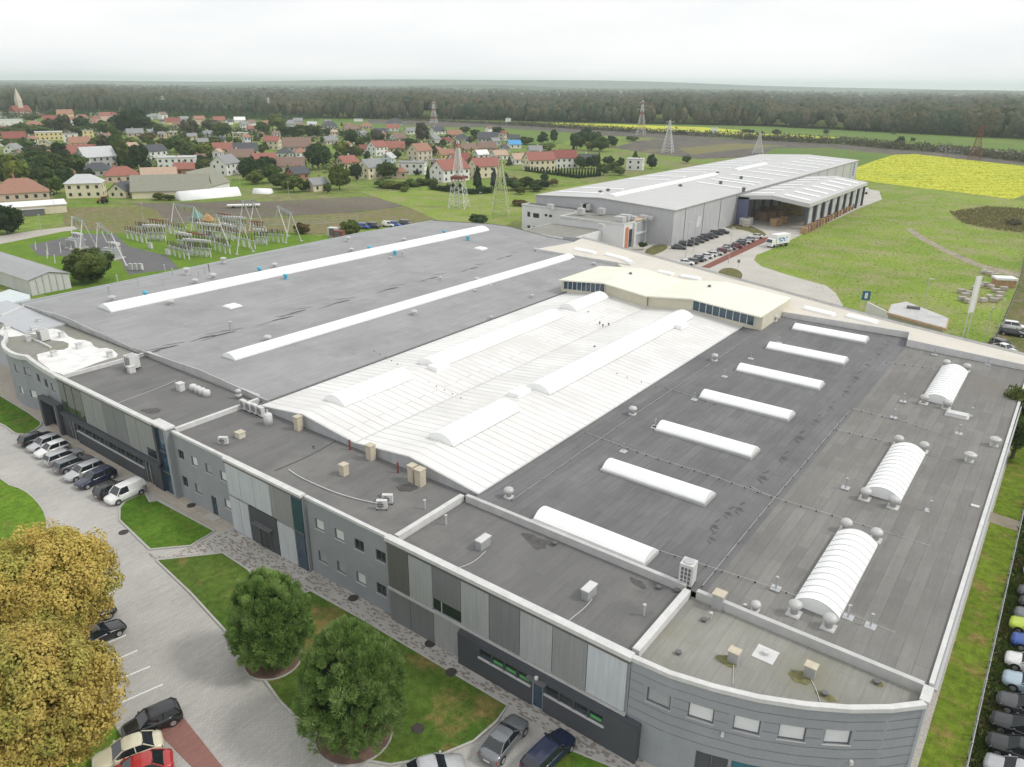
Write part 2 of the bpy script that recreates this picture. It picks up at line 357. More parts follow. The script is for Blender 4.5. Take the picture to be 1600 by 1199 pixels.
# ================================================================ GROUND
g = MB(); GS = 16000
g.add([(-GS, -GS, 0), (GS, -GS, 0), (GS, GS, 0), (-GS, GS, 0)], [(0, 1, 2, 3)])
structure(g, 'ground', M_base)
lev = [0.01]
def ground(name, pts, m, n=0, px=True):
    p = P(pts) if px else pts
    if n: p = smooth(p, n)
    lev[0] += .0028
    return structure(MB().sheet(p, lev[0]), name, m)
# fields
ground('field', [(860, 187), (1000, 190), (1200, 196), (1400, 206), (1600, 219), (1600, 246), (1400, 236), (1200, 222), (1000, 212), (860, 203)], M_field1)
ground('rape_field', [(850, 192), (950, 194), (1100, 199), (1170, 205), (1100, 207), (1000, 205), (880, 198)], M_rape)
ground('rape_field', [(1120, 206), (1260, 212), (1330, 216), (1250, 217), (1130, 212)], M_rape)
ground('field', [(-40, 180), (560, 184), (700, 190), (860, 190), (860, 197), (700, 205), (560, 196), (300, 188), (-40, 190)], M_field1)
ground('ploughed_field', [(575, 187), (760, 190), (1000, 203), (1150, 214), (1060, 217), (900, 211), (700, 199), (575, 193)], M_darkfield)
ground('field', [(560, 198), (760, 199), (900, 208), (880, 224), (800, 240), (640, 215)], M_field1)
ground('ploughed_field', [(955, 231), (1000, 220), (1050, 214), (1200, 219), (1400, 231), (1600, 246), (1600, 258), (1330, 240), (1090, 249), (1000, 238)], M_darkfield)
ground('dry_field', [(1060, 232), (1150, 224), (1230, 228), (1150, 234), (1080, 242)], M_field2)
ground('field', [(1195, 240), (1210, 232), (1290, 231), (1398, 242), (1337, 262), (1300, 262), (1195, 248)], M_field1)
ground('rape_field', [(1337, 281), (1338, 262), (1368, 251), (1398, 242), (1430, 241), (1610, 261), (1640, 290), (1582, 312), (1500, 301), (1420, 292)], M_rape)
ground('meadow', [(1100, 470), (1170, 405), (1250, 366), (1340, 325), (1380, 303), (1337, 283), (1430, 293), (1590, 313), (1700, 330), (1800, 420), (1800, 620), (1600, 620), (1300, 530)], M_meadow)
ground('scrub', [(1480, 330), (1540, 322), (1600, 330), (1700, 340), (1650, 372), (1560, 362), (1500, 350)], grassmat('scrub_ground', (.17, .20, .05), (.20, .19, .08), (.24, .20, .12), .05, .9, (.45, .6)), 3)
ground('dirt_path', [(1425, 357), (1440, 368), (1480, 390), (1530, 412), (1560, 420), (1600, 428), (1600, 434), (1555, 427), (1520, 415), (1470, 392), (1430, 371), (1416, 358)], M_dirt)
ground('village_ground', [(-60, 195), (300, 190), (560, 200), (700, 215), (830, 235), (960, 240), (990, 262), (930, 282), (840, 300), (690, 300), (560, 300), (400, 312), (240, 320), (120, 318), (-60, 330)], M_base)
ground('ploughed_field', [(250, 330), (400, 316), (560, 308), (617, 309), (640, 322), (560, 332), (420, 340), (300, 342)], M_plough)
ground('dry_field', [(300, 345), (420, 341), (560, 333), (640, 323), (700, 342), (640, 350), (540, 360), (470, 372), (400, 372), (330, 360)], M_field2)
ground('dry_field', [(95, 325), (250, 322), (300, 345), (250, 360), (180, 368), (100, 352)], M_field2)
ground('dirt_track', [(200, 318), (330, 316), (400, 312), (402, 316), (330, 325), (290, 352), (262, 345), (240, 326)], M_plough)
ground('meadow', [(560, 300), (700, 298), (840, 298), (940, 285), (960, 290), (830, 330), (780, 360), (700, 352), (640, 325)], M_meadow)
ground('sand_track', [(-20, 372), (60, 360), (115, 354), (122, 358), (70, 372), (0, 386), (-20, 388)], M_gravel)
ground('lawn', [(-20, 386), (100, 362), (130, 360), (260, 372), (440, 362), (520, 372), (500, 420), (300, 440), (100, 470), (0, 440)], M_lawnb)
ground('asphalt_road', [(45, 384), (130, 366), (180, 366), (200, 385), (260, 400), (280, 420), (200, 430), (190, 410), (170, 395), (140, 402), (60, 400)], M_asph)
# factory surroundings
yard = [(-175, 50), (-175, 5), (-170, -30), (40, -30), (40, 33), (2.1, 33), (2.1, 60), (-2, 60), (-2, 130), (-30, 175), (-37.3, 173.9)]
ground('yard', yard[:7]+[(-30, 60), (-150, 60)], M_yard, 0, False)
far = P([(1322, 480), (1306, 459), (1291, 447), (1265, 440), (1227, 429), (1190, 417), (1178, 407), (1182, 399), (1203, 391), (1227, 380), (1250, 368), (1300, 346), (1345, 325), (1378, 312), (1374, 299), (1340, 292)])
ground('concrete_yard', [(-30, 130), (-45, 150), (-37.3, 172)]+far[1:]+[(-110, 330), (-110, 190), (-150, 175), (-110, 150)], M_conc, 0, False)
ground('concrete_road', [(-150, 162), (-150, 200), (-110, 190), (-105, 150)], M_conc, 0, False)
for pts in ([(1095, 418), (1190, 372), (1200, 371), (1203, 376), (1185, 384), (1108, 420)],):
    ground('planting_bed', pts, M_rust)
ground('planting_bed', [(1005, 393), (1025, 382), (1045, 384), (1040, 392), (1015, 402)], M_weeds, 1)
ground('planting_bed', [(1128, 350), (1140, 347), (1170, 352), (1200, 366), (1190, 372), (1165, 360), (1135, 358)], M_weeds, 1)
ground('planting_bed', [(1128, 440), (1120, 425), (1135, 418), (1155, 422), (1162, 432), (1150, 445)], M_weeds, 2)
# lawns with kerbs
def lawn(pts, m, n=1, px=False):
    p = P(pts) if px else pts
    if n: p = smooth(p, n)
    structure(MB().prism(p, 0, .19), 'lawn', m)
    structure(MB().rail(p, .18, 0, .215, 0, True), 'kerb', M_kerb)
lawn([(-150, 37.4), (-126.3, 37.1), (-110.9, 36.9), (-108.8, 35.9), (-107.5, 32.8), (-114.8, 33.1), (-150, 30)], M_lawn, 1)
lawn([(-150, 27), (-95.2, 26.3), (-92, 27.1), (-88, 26.9), (-84, 26.2), (-80, 24.6), (-70, 20), (-62, 17.6), (-56, 16.9), (-47.6, 16.2), (-44.5, 14.9), (-40, 12), (-37, 5), (-60, -12), (-150, -12)], M_lawnb, 1)
lawn([(-80.1, 35.4), (-77.6, 34.6), (-77.2, 35.4), (-66.5, 35.7), (-66.0, 32.6), (-68.7, 29.7), (-76.6, 30.6), (-79.1, 31.9), (-80, 33)], M_lawn, 0)
lawn([(-66.3, 29.1), (-62.2, 33.9), (-57.8, 33.8), (-54.0, 33.0), (-50.6, 33.6), (-50.2, 35.5), (-43.8, 35.6), (-26.8, 35.6), (-26.5, 33.9), (-26.7, 31.4), (-28.0, 28.6), (-30.1, 26.2), (-32.4, 25.1), (-35.7, 24.6), (-41.0, 25.1), (-46.3, 26.3), (-52.0, 27.3), (-58.7, 28.3)], M_lawnd, 0)
lawn([(-22.6, 34.7), (-14.5, 36.2), (-8, 33), (-12, 28), (-20, 30.5)], M_lawn, 1)
ground('sidewalk', [(-150, 37.0), (-110, 37.2), (-106, 35.6), (-82, 35.7), (-66, 35.9), (-66.0, 40), (-150, 43)], M_walk, 0, False)
ground('entrance_path', [(-66.2, 30.0), (-65.6, 36), (-65.2, 38.2), (-50.2, 38.2), (-50.0, 35.5), (-50.4, 33.4), (-54, 32.8), (-58, 34), (-62.5, 34.1), (-66.9, 29.0), (-68.3, 29.3)], M_mott, 0, False)
ground('sidewalk', [(-50.0, 38.2), (-50.2, 35.5), (-16, 35.5), (-16, 38.2)], M_mott, 0, False)
ground('sidewalk', [(-16, 38.2), (-16, 36.9), (-13.5, 36.5), (-8, 33.5), (0.6, 40), (0.6, 46), (-4, 43.2), (-9, 40.5)], M_conc, 0, False)
ground('red_pavement', P([(232, 1131), (262, 1124), (284, 1119), (352, 1205), (330, 1230)]), M_redpave, 0, False)
a = P([(285, 1117), (318, 1160), (352, 1205)]); structure(MB().rail(a, .14, 0, .05), 'kerb', M_kerb)
for k, (a, b_) in enumerate([((118, 1027), (197, 994)), ((133, 1054), (215, 1018)), ((146, 1080), (235, 1043)), ((173, 1107), (255, 1071)), ((100, 985), (180, 925)), ((205, 1150), (240, 1141))]):
    p0, p1 = at(*a), at(*b_); structure(MB().rail([p0, p1], .12, .03, .13), 'parking_line', M_white)
for a, b_ in (((505, 1175), (509, 1180)), ((513, 1183), (518, 1189)), ((521, 1192), (527, 1199))):
    structure(MB().rail([at(*a), at(*b_)], .3, .03, .13), 'road_marking', M_white)
for k, (px, py) in enumerate([(552, 935), (705, 1052), (299, 790), (193, 832), (653, 1140), (672, 1006), (169, 1051)]):
    x, y = at(px, py, .1); zz = .20 if (px in (705, 653)) else .125
    mb = MB().lathe(x, y, [(.48, zz-.03), (.48, zz+.02), (.40, zz+.022), (.38, zz+.012), (.36, zz+.03)], 20)
    o = mb.build('manhole_cover', plain('iron_cover', (.07, .062, .058), .7, .3, .2, 3))
    tag(o, ['iron manhole cover in the mottled pavers by the plastered wall', 'dark manhole cover on the lawn edge right of the pines', 'rusty manhole cover on the pale pavement by the grey wall', 'small manhole cover in the drive near the white van', 'round cover in the dry lawn patch', 'manhole cover in the pavement below the panelled facade', 'manhole cover between the white bay lines'][k], 'manhole cover')
# right-hand strip
ground('gravel_strip', [(-0.9, 38), (-0.2, 38), (-0.2, 130), (-0.9, 130)], M_gravel, 0, False)
ground('grass_strip', [(-0.2, 33), (2.5, 33), (2.5, 130), (-0.2, 130)], M_strip, 0, False)
ground('weedy_verge', [(2.5, 30), (2.5, 132), (-2, 150)]+P([(1532, 557), (1554, 535), (1590, 452), (1602, 395), (1612, 340)])+[(40, 330), (60, 300), (60, 30)], M_weeds, 0, False)
ground('gravel_lot', [(4.4, 30), (40, 30), (40, 100), (4.4, 100)], M_asph, 0, False)
ground('crossing_path', [(-0.4, 89.5), (4.6, 89.0), (4.6, 91.5), (-0.4, 92)], M_dirt, 0, False)
# low tufts that break the flat grass where it is near or weedy
def tufts(name, poly, n, h, m, zz=.02, seed=1, w=.25):
    rg = np.random.default_rng(seed); xs = [p[0] for p in poly]; ys = [p[1] for p in poly]
    X = rg.uniform(min(xs), max(xs), n*4); Y = rg.uniform(min(ys), max(ys), n*4); ins = np.zeros(n*4, bool)
    j = len(poly)-1
    for i in range(len(poly)):
        xi, yi = poly[i]; xj, yj = poly[j]
        c = ((yi > Y) != (yj > Y)) & (X < (xj-xi)*(Y-yi)/(yj-yi+1e-12)+xi); ins ^= c; j = i
    X, Y = X[ins][:n], Y[ins][:n]; n = len(X)
    a = rg.uniform(0, 2*pi, n); hh = rg.uniform(.4, 1.3, n)*h; ww = rg.uniform(.5, 1.3, n)*w; lx = rg.normal(0, .35, n)*hh; ly = rg.normal(0, .35, n)*hh
    V = np.zeros((n, 3, 3)); V[:, 0] = np.c_[X-np.cos(a)*ww, Y-np.sin(a)*ww, np.full(n, zz)]; V[:, 1] = np.c_[X+np.cos(a)*ww, Y+np.sin(a)*ww, np.full(n, zz)]
    V[:, 2] = np.c_[X+lx, Y+ly, zz+hh]
    o = bulk(name, V.reshape(-1, 3), np.arange(n*3).reshape(-1, 3), m); o['kind'] = 'stuff'; return o
def bulk(name, V, F, m, parent=None, sm=False):
    me = bpy.data.meshes.new(name); k = F.shape[1]
    me.vertices.add(len(V)); me.vertices.foreach_set('co', V.astype(np.float32).ravel())
    me.loops.add(F.size); me.loops.foreach_set('vertex_index', F.astype(np.int32).ravel())
    me.polygons.add(len(F)); me.polygons.foreach_set('loop_start', np.arange(0, F.size, k, dtype=np.int32))
    if sm: me.polygons.foreach_set('use_smooth', np.ones(len(F), bool))
    me.update(calc_edges=True); me.materials.append(m)
    o = bpy.data.objects.new(name, me); COL.objects.link(o)
    if parent is not None: o.parent = parent
    return o
tag(tufts('meadow_weeds', P([(1185, 400), (1345, 322), (1440, 300), (1590, 320), (1700, 335), (1760, 480), (1580, 560), (1320, 480), (1230, 425)]), 9000, .12, M_meadow, .03, 3, .3), 'rough green meadow plants right of the warehouse', 'meadow plants')
tag(tufts('verge_weeds', [(2.6, 32), (4.3, 32), (4.3, 112), (2.6, 112)], 9000, .5, leafmat('verge_green', (.06, .11, .02), (.12, .18, .03), (.17, .15, .06)), .03, 4, .12), 'tall weeds between the fence and the parked cars', 'weeds')
tag(tufts('scrub_plants', P([(1485, 332), (1540, 324), (1640, 330), (1650, 368), (1560, 360), (1505, 349)]), 2600, .8, leafmat('scrub_brown', (.17, .16, .07), (.24, .22, .10)), .03, 5, .6), 'brownish scrub in the meadow beside the bare patch', 'scrub')
tag(tufts('rape_plants', P([(1337, 281), (1338, 262), (1398, 242), (1430, 241), (1610, 261), (1640, 290), (1582, 312), (1500, 301), (1420, 292)]), 8000, .18, M_rape, .03, 6, .8), 'yellow flowering rape crop in the near field', 'rape crop')
# ================================================================ FACTORY
FY = 37.7
fac = thing('factory_building', 'long grey factory with flat felt roofs, white barrel rooflights and panelled front', 'factory', (-70, 80, 0), world=True)
def wall_holes(mb, fn, u0, u1, z0, z1, holes, du=2.0, depth=.18, groove=None):
    """wall surface along curve fn(u)->(x,y,nx,ny), openings left free with real reveals; mats 0 wall"""
    us = {u0, u1}; zs = {z0, z1}
    n = max(1, int((u1-u0)/du)); us |= {u0+(u1-u0)*i/n for i in range(n+1)}
    for a, b, c, d in holes: us |= {a, b}; zs |= {c, d}
    us = sorted(us); zs = sorted(zs)
    def pt(u, z, off=0.0):
        x, y, nx, ny = fn(u); return (x-nx*off, y-ny*off, z)
    for i in range(len(us)-1):
        for j in range(len(zs)-1):
            um = (us[i]+us[i+1])/2; zm = (zs[j]+zs[j+1])/2
            if us[i+1]-us[i] < 1e-5 or zs[j+1]-zs[j] < 1e-5: continue
            if any(a < um < b and c < zm < d for a, b, c, d in holes): continue
            mb.add([pt(us[i], zs[j]), pt(us[i+1], zs[j]), pt(us[i+1], zs[j+1]), pt(us[i], zs[j+1])], [(0, 1, 2, 3)])
    for a, b, c, d in holes:
        for (p, q) in (((a, c), (b, c)), ((b, c), (b, d)), ((b, d), (a, d)), ((a, d), (a, c))):
            mb.add([pt(*p), pt(*q), pt(*q, depth), pt(*p, depth)], [(3, 2, 1, 0)])
def opening(fn, hole, parent, kind='blind', depth=.15, name='window', mull=1, framemat=None):
    a, b, c, d = hole; fm = framemat or M_steel
    def pt(u, z, off): x, y, nx, ny = fn(u); return (x-nx*off, y-ny*off, z)
    f = MB(); t = .07; mull = 0 if kind in ('blind', 'grey') else mull
    for (u0, u1, z0, z1) in [(a, b, c, c+t), (a, b, d-t, d), (a, a+t, c+t, d-t), (b-t, b, c+t, d-t)]+[(a+(b-a)*k/(mull+1)-t/2, a+(b-a)*k/(mull+1)+t/2, c+t, d-t) for k in range(1, mull+1)]:
        v = [pt(u0, z0, depth), pt(u1, z0, depth), pt(u1, z1, depth), pt(u0, z1, depth), pt(u0, z0, depth-.06), pt(u1, z0, depth-.06), pt(u1, z1, depth-.06), pt(u0, z1, depth-.06)]
        f.add(v, [(4, 5, 6, 7), (0, 1, 5, 4), (1, 2, 6, 5), (2, 3, 7, 6), (3, 0, 4, 7)])
    fo = f.build(name, fm, parent)
    pm = {'blind': M_blind, 'grey': M_blindg, 'glass': M_glass, 'blue': M_glassb, 'green': M_glassg, 'dark': M_dark, 'teal': M_teal}[kind]
    MB().add([pt(a, c, depth-.005), pt(b, c, depth-.005), pt(b, d, depth-.005), pt(a, d, depth-.005)], [(0, 1, 2, 3)]).build('pane' if kind not in ('blind', 'grey') else 'blind', pm, fo).location = (0, 0, 0)
    if name == 'window':
        MB().add([pt(a-.08, c-.05, 0), pt(b+.08, c-.05, 0), pt(b+.08, c, 0), pt(a-.08, c, 0), pt(a-.08, c-.05, -.08), pt(b+.08, c-.05, -.08), pt(b+.08, c, -.08), pt(a-.08, c, -.08)],
                 [(4, 5, 6, 7), (3, 7, 6, 2), (0, 1, 5, 4), (0, 4, 7, 3), (1, 2, 6, 5)]).build('sill', M_trim, fo).location = (0, 0, 0)
    return fo
flat = lambda Y: (lambda u: (u, Y, 0.0, -1.0))
def pxhole(px0, py0, px1, py1, Y=FY):
    a, z1 = onY(px0, py0, Y); b, z0 = onY(px1, py1, Y); return (a, b, z0, z1)
def facade(x0, x1, z0, z1, holes, m, Y=FY, kinds=None, mull=1, name='wall', depth=.18):
    mb = MB(); wall_holes(mb, flat(Y), x0, x1, z0, z1, holes, 50, depth); o = mb.build(name, m, fac)
    for k, h in enumerate(holes): opening(flat(Y), h, fac, (kinds or ['blind']*len(holes))[k], depth-.03, 'window', mull if h[1]-h[0] < 2.5 else 4)
    return o
# --- section with small windows (left and right of the entrance)
def grid_wins(xs, zs, wd=1.15, hh=1.15): return [(x, x+wd, z, z+hh) for z in zs for x in xs]
h2 = grid_wins([-75.3, -72.6, -69.9, -67.1], [5.35]) + [(-75.4, -74.3, 1.8, 3.1), (-72.8, -71.6, 1.8, 3.0), (-67.1, -65.9, 1.95, 3.05)]
hd = (-69.75, -68.75, 0.05, 2.5)
mb = MB(); wall_holes(mb, flat(FY), -76.4, -65.4, 0, 8.3, h2+[hd], 50); mb.build('wall', M_plast, fac)
for h, k in zip(h2, ['glass', 'blind', 'grey', 'blind', 'glass', 'grey', 'blind']): opening(flat(FY), h, fac, k)
opening(flat(FY), hd, fac, 'blue', .15, 'door')
MB().box(-70.2, -68.3, FY-.9, FY-.02, .04, .14).build('doorstep', M_conc, fac)
h4 = grid_wins([-51.5, -48.7, -46.0, -43.2], [5.45], 1.25) + grid_wins([-51.5, -48.8, -46.1, -43.4], [1.75], 1.25, 1.2)
mb = MB(); wall_holes(mb, flat(FY), -52.6, -41.4, 0, 8.3, h4, 50); mb.build('wall', M_plast, fac)
for h, k in zip(h4, ['blind', 'blind', 'glass', 'glass', 'grey', 'grey', 'blind', 'glass']): opening(flat(FY), h, fac, k)
# --- clad sections
def panels(xs, z0, z1, cols, Y, name='cladding_panel'):
    for i in range(len(xs)-1):
        MB().box(xs[i]+.03, xs[i+1]-.03, Y, Y+.12, z0, z1).build(name, M_cl[cols[i]], fac)
# entrance block
MB().box(-65.3, -52.7, FY-.30, FY+.3, 0, 8.55).build('wall', M_plast, fac)
panels([-65.2, -62.9, -60.5, -57.7, -54.3], 4.55, 8.2, [3, 3, 3, 4], FY-.46)
panels([-65.2, -63.4, -61.9], .15, 4.3, [3, 3], FY-.46); panels([-57.1, -54.3], .15, 4.3, [3], FY-.46)
MB().box(-61.8, -57.2, FY-.44, FY-.302, .1, 4.35).build('dark_surround', M_dark, fac)
opening(flat(FY-.44), (-60.3, -58.4, .1, 2.7), fac, 'glass', -.01, 'door', 1)
MB().box(-60.9, -57.9, FY-1.0, FY-.45, 2.8, 2.9).build('canopy', M_steel, fac)
MB().box(-54.25, -52.9, FY-.42, FY-.302, .1, 8.3).build('stair_glazing', M_glassb, fac)
MB().box(-54.3, -52.75, FY-.50, FY-.425, 4.3, 4.45).build('glazing_bar', M_steel, fac)
# right clad section
xs = [-41.3, -38.75, -36.0, -32.9, -29.95, -26.95, -23.95, -20.95, -17.75]
MB().box(-41.35, -17.6, FY-.25, FY+.3, 0, 8.55).build('wall', M_plast, fac)
up = pxhole(687, 939, 727, 972, FY-.4)
panels(xs[:2], 3.75, 8.1, [0], FY-.42); panels(xs[1:3], 3.75, 8.1, [2], FY-.42)
panels(xs[2:4], 5.0, 8.1, [1], FY-.42); panels(xs[3:], 3.75, 8.1, [2, 1, 2, 4, 3, 0], FY-.42)
MB().box(xs[2]+.05, xs[3]-.05, FY-.36, FY-.28, 3.85, 4.95).build('window', M_glass, fac)
MB().box(xs[2]+.9, xs[2]+1.0, FY-.40, FY-.365, 3.85, 4.95).build('window_bar', M_trim, fac)
panels([-41.3, -38.75, -36.0], .1, 3.45, [1, 1], FY-.42); panels([-36.0, -32.95], .1, 3.45, [2], FY-.42)
MB().box(-41.35, -17.6, FY-.55, FY-.252, 3.5, 3.68).build('ledge', M_trim, fac)
# dark plinth with ribbon window and door
mb = MB(); rib = [(-30.6+i*1.28, -30.6+i*1.28+1.22, 2.05, 2.85) for i in range(4)]+[(-24.15+i*1.28, -24.15+i*1.28+1.22, 2.05, 2.85) for i in range(4)]
dr = (-25.35, -24.35, .05, 2.85)
wall_holes(mb, flat(FY-.9), -32.9, -16.4, 0, 3.3, rib+[dr], 50, .15); mb.box(-32.9, -16.4, FY-.75, FY-.26, 3.302, 3.42); mb.add([(-16.4, FY-.9, 0), (-16.4, FY+1, 0), (-16.4, FY+1, 3.3), (-16.4, FY-.9, 3.3)], [(0, 1, 2, 3)])
mb.add([(-32.9, FY-.9, 0), (-32.9, FY-.2, 0), (-32.9, FY-.2, 3.3), (-32.9, FY-.9, 3.3)], [(3, 2, 1, 0)]); mb.add([(-32.9, FY-.9, 3.3), (-16.4, FY-.9, 3.3), (-16.4, FY+1, 3.3), (-32.9, FY+1, 3.3)], [(0, 1, 2, 3)])
mb.build('plinth', M_dark, fac)
for k, h in enumerate(rib):
    o = opening(flat(FY-.9), h, fac, 'glass', .12, 'window', 0, M_dark)
    if k in (1, 2, 3, 7): MB().box(h[0]+.12, h[1]-.15, FY-.81, FY-.80, h[2]+.1, h[2]+.38).build('green_sticker', M_green, o).location = (0, 0, 0)
opening(flat(FY-.9), dr, fac, 'blue', .12, 'door', 0, M_trim)
for a, b in ((-30.65, -25.45), (-24.2, -18.95)): MB().box(a, b, FY-1.05, FY-.902, 1.93, 2.02).build('sill', M_trim, fac)
MB().box(-25.7, -24.0, FY-1.35, FY-.902, 2.92, 3.02).build('canopy', M_steel, fac)
MB().lathe(-24.9, FY-1.0, [(.16, 3.05), (.16, 3.25), (.1, 3.3)], 10).build('lamp', M_trimw, fac)
# --- left clad section
MB().box(-103.6, -78.7, FY-.25, FY+.3, 0, 8.5).build('wall', M_plast, fac)
xs = [-103.5, -101.6, -99.4, -96.9]
for i in range(3): MB().box(xs[i]+.1, xs[i+1]-.1, FY-.38, FY-.28, 3.7, 8.0).build('window', M_glassg, fac)
panels([-96.8, -94.0, -91.4, -88.6, -85.8, -83.2, -78.9], 3.75, 8.1, [4, 4, 1, 1, 4, 4], FY-.42)
MB().box(-81.5, -79.0, FY-.47, FY-.425, 3.9, 5.0).build('window', M_glass, fac)
MB().box(-103.6, -78.7, FY-.9, FY-.252, 3.25, 3.6).build('ledge', M_dark, fac)
mb = MB(); rb = [(-99.3+i*2.1, -99.3+i*2.1+1.9, 2.05, 2.9) for i in range(8)]; d1 = (-101.6, -99.7, .05, 2.9); d2 = (-82.3, -80.6, .05, 2.9)
wall_holes(mb, flat(FY-.7), -103.4, -78.7, 0, 3.25, rb+[d1, d2], 60, .15); mb.build('plinth', M_dark, fac)
for h in rb: opening(flat(FY-.7), h, fac, 'glass', .12, 'window', 1, M_dark)
for h in (d1, d2): opening(flat(FY-.7), h, fac, 'glass', .12, 'door', 1, M_trim)
MB().box(-99.4, -82.4, FY-.86, FY-.702, 1.93, 2.02).build('sill', M_trim, fac)
# framed entrance at the left end
MB().box(-109.3, -108.6, FY-1.1, FY+.4, 0, 4.1).box(-104.3, -103.62, FY-1.1, FY-.3, 0, 4.1).box(-109.3, -103.62, FY-1.1, FY-.3, 4.102, 4.5).build('entrance_frame', M_dark, fac)
MB().box(-108.4, -104.5, FY-.1, FY-.05, .1, 3.9).build('entrance_glazing', M_glass, fac)
for x in (-107.1, -105.8): MB().box(x-.05, x+.05, FY-.2, FY-.102, .1, 3.9).build('glazing_bar', M_trim, fac)
# glazed stair bay
MB().box(-78.6, -76.6, FY-.35, FY+.3, 0, 8.5).build('stair_glazing', M_glassb, fac)
for z in (.0, 2.7, 5.4): MB().box(-78.65, -76.55, FY-.45, FY-.352, z, z+.12).build('glazing_bar', M_steel, fac)
MB().box(-76.55, -76.05, FY-.7, FY+.3, 0, 8.75).build('pier', M_plast, fac)
MB().box(-79.2, -78.7, FY-.6, FY+.3, 0, 8.7).build('pier', M_dark, fac)
# --- curved right end
arc = [(-17.55, 37.45), (-14.8, 37.6), (-12.0, 38.25), (-9.3, 39.15), (-6.8, 40.35), (-4.5, 41.75), (-2.4, 43.4), (-0.75, 45.1)]
cum = [0]
for i in range(1, len(arc)): cum.append(cum[-1]+math.dist(arc[i-1], arc[i]))
def arcfn(u):
    u = max(0, min(cum[-1], u)); i = max(k for k in range(len(cum)-1) if cum[k] <= u+1e-9); t = (u-cum[i])/(cum[i+1]-cum[i])
    a, b = arc[i], arc[i+1]; d = (b[0]-a[0], b[1]-a[1]); l = math.hypot(*d)
    return (a[0]+d[0]*t, a[1]+d[1]*t, d[1]/l, -d[0]/l)
def arcpx(px, py):
    best = None
    d = CM.T @ np.array([(px-800)/F_PX, (py-599.5)/F_PX, 1.0])
    for i in range(len(arc)-1):
        a, b = arc[i], arc[i+1]; ex, ey = b[0]-a[0], b[1]-a[1]
        det = d[0]*(-ey)-d[1]*(-ex)
        t = (a[0]*(-ey)-a[1]*(-ex))/det; s_ = (d[0]*a[1]-d[1]*a[0])/det
        if -.02 <= s_ <= 1.02: best = (cum[i]+s_*(cum[i+1]-cum[i]), CAM_H+t*d[2])
    return best
holes = []
for (x0, y0, x1, y1) in ((1016, 1076, 1042, 1103), (1079, 1104, 1111, 1127), (1150, 1124, 1183, 1146), (1220, 1138, 1255, 1157), (1292, 1144, 1326, 1163)):
    c = arcpx((x0+x1)/2, (y0+y1)/2); holes.append((c[0]-.85, c[0]+.85, c[1]-.62, c[1]+.62))
zc = sum(h[2] for h in holes)/5; holes = [(h[0], h[1], zc, zc+1.25) for h in holes]
c0 = arcpx(1088, 1170)[0]; gar = [(c0+i*2.35, c0+i*2.35+2.15, .1, 2.9) for i in range(5) if c0+i*2.35+2.15 < cum[-1]-.3]
mb = MB(); wall_holes(mb, arcfn, 0, cum[-1], 0, 8.5, holes+gar, .7, .2); mb.build('curved_wall', M_plast, fac)
for h, k in zip(holes, ['grey', 'blind', 'blind', 'blind', 'blind']): opening(arcfn, h, fac, k, .17)
for k, h in enumerate(gar): opening(arcfn, h, fac, 'teal' if k == 1 else 'dark', .17, 'door', 1)
na = 36
for z in (3.55, 4.35, 5.15, 5.95, 6.75, 7.5):
    gv = MB()
    for i in range(na):
        a, b = cum[-1]*i/na, cum[-1]*(i+1)/na
        if any(h[0]-.05 < (a+b)/2 < h[1]+.05 and h[2] < z < h[3] for h in holes): continue
        q = []
        for u, zz in ((a, z), (b, z), (b, z+.045), (a, z+.045)):
            x, y, nx, ny = arcfn(u); q.append((x+nx*.012, y+ny*.012, zz))
        gv.add(q, [(0, 1, 2, 3)])
    gv.build('wall_groove', plain('groove', (.16, .17, .18)), fac)
for px, py in ((1129, 1146), (1329, 1190)):
    c = arcpx(px, py); x, y, nx, ny = arcfn(c[0]); MB().obox(x+nx*.1, y+ny*.1, c[1]-.15, .22, .2, .3, math.atan2(ny, nx)).build('wall_lamp', M_trimw, fac)
# --- other outer walls
bk = P([(880, 369), (910, 372), (1040, 406.5), (1200, 450), (1400, 505), (1602, 556)], 9.2); bk = [p for p in bk]
bk[-1] = (-.75, bk[-1][1])
dark_edge = P([(397, 396.5), (560, 363.5), (675, 344), (800, 358.5), (896, 379)], 8.4)
ll = P([(0, 480), (44, 471)], 8.4)
Lroof = [(-147.0, 50.0)]+dark_edge
mb = MB(); mb.rail([(-.75, 45.1), (-.75, bk[-1][1])], .3, 0, 8.5); mb.build('side_wall', M_plastl, fac)
mb = MB(); mb.rail(bk[::-1], .3, 0, 9.2); mb.build('back_wall', M_plastl, fac)
mb = MB(); mb.rail([(-146.9, 50.1)]+[(p[0]+.1, p[1]-.1) for p in dark_edge], .3, 0, 8.3); mb.build('back_wall', M_plastl, fac)
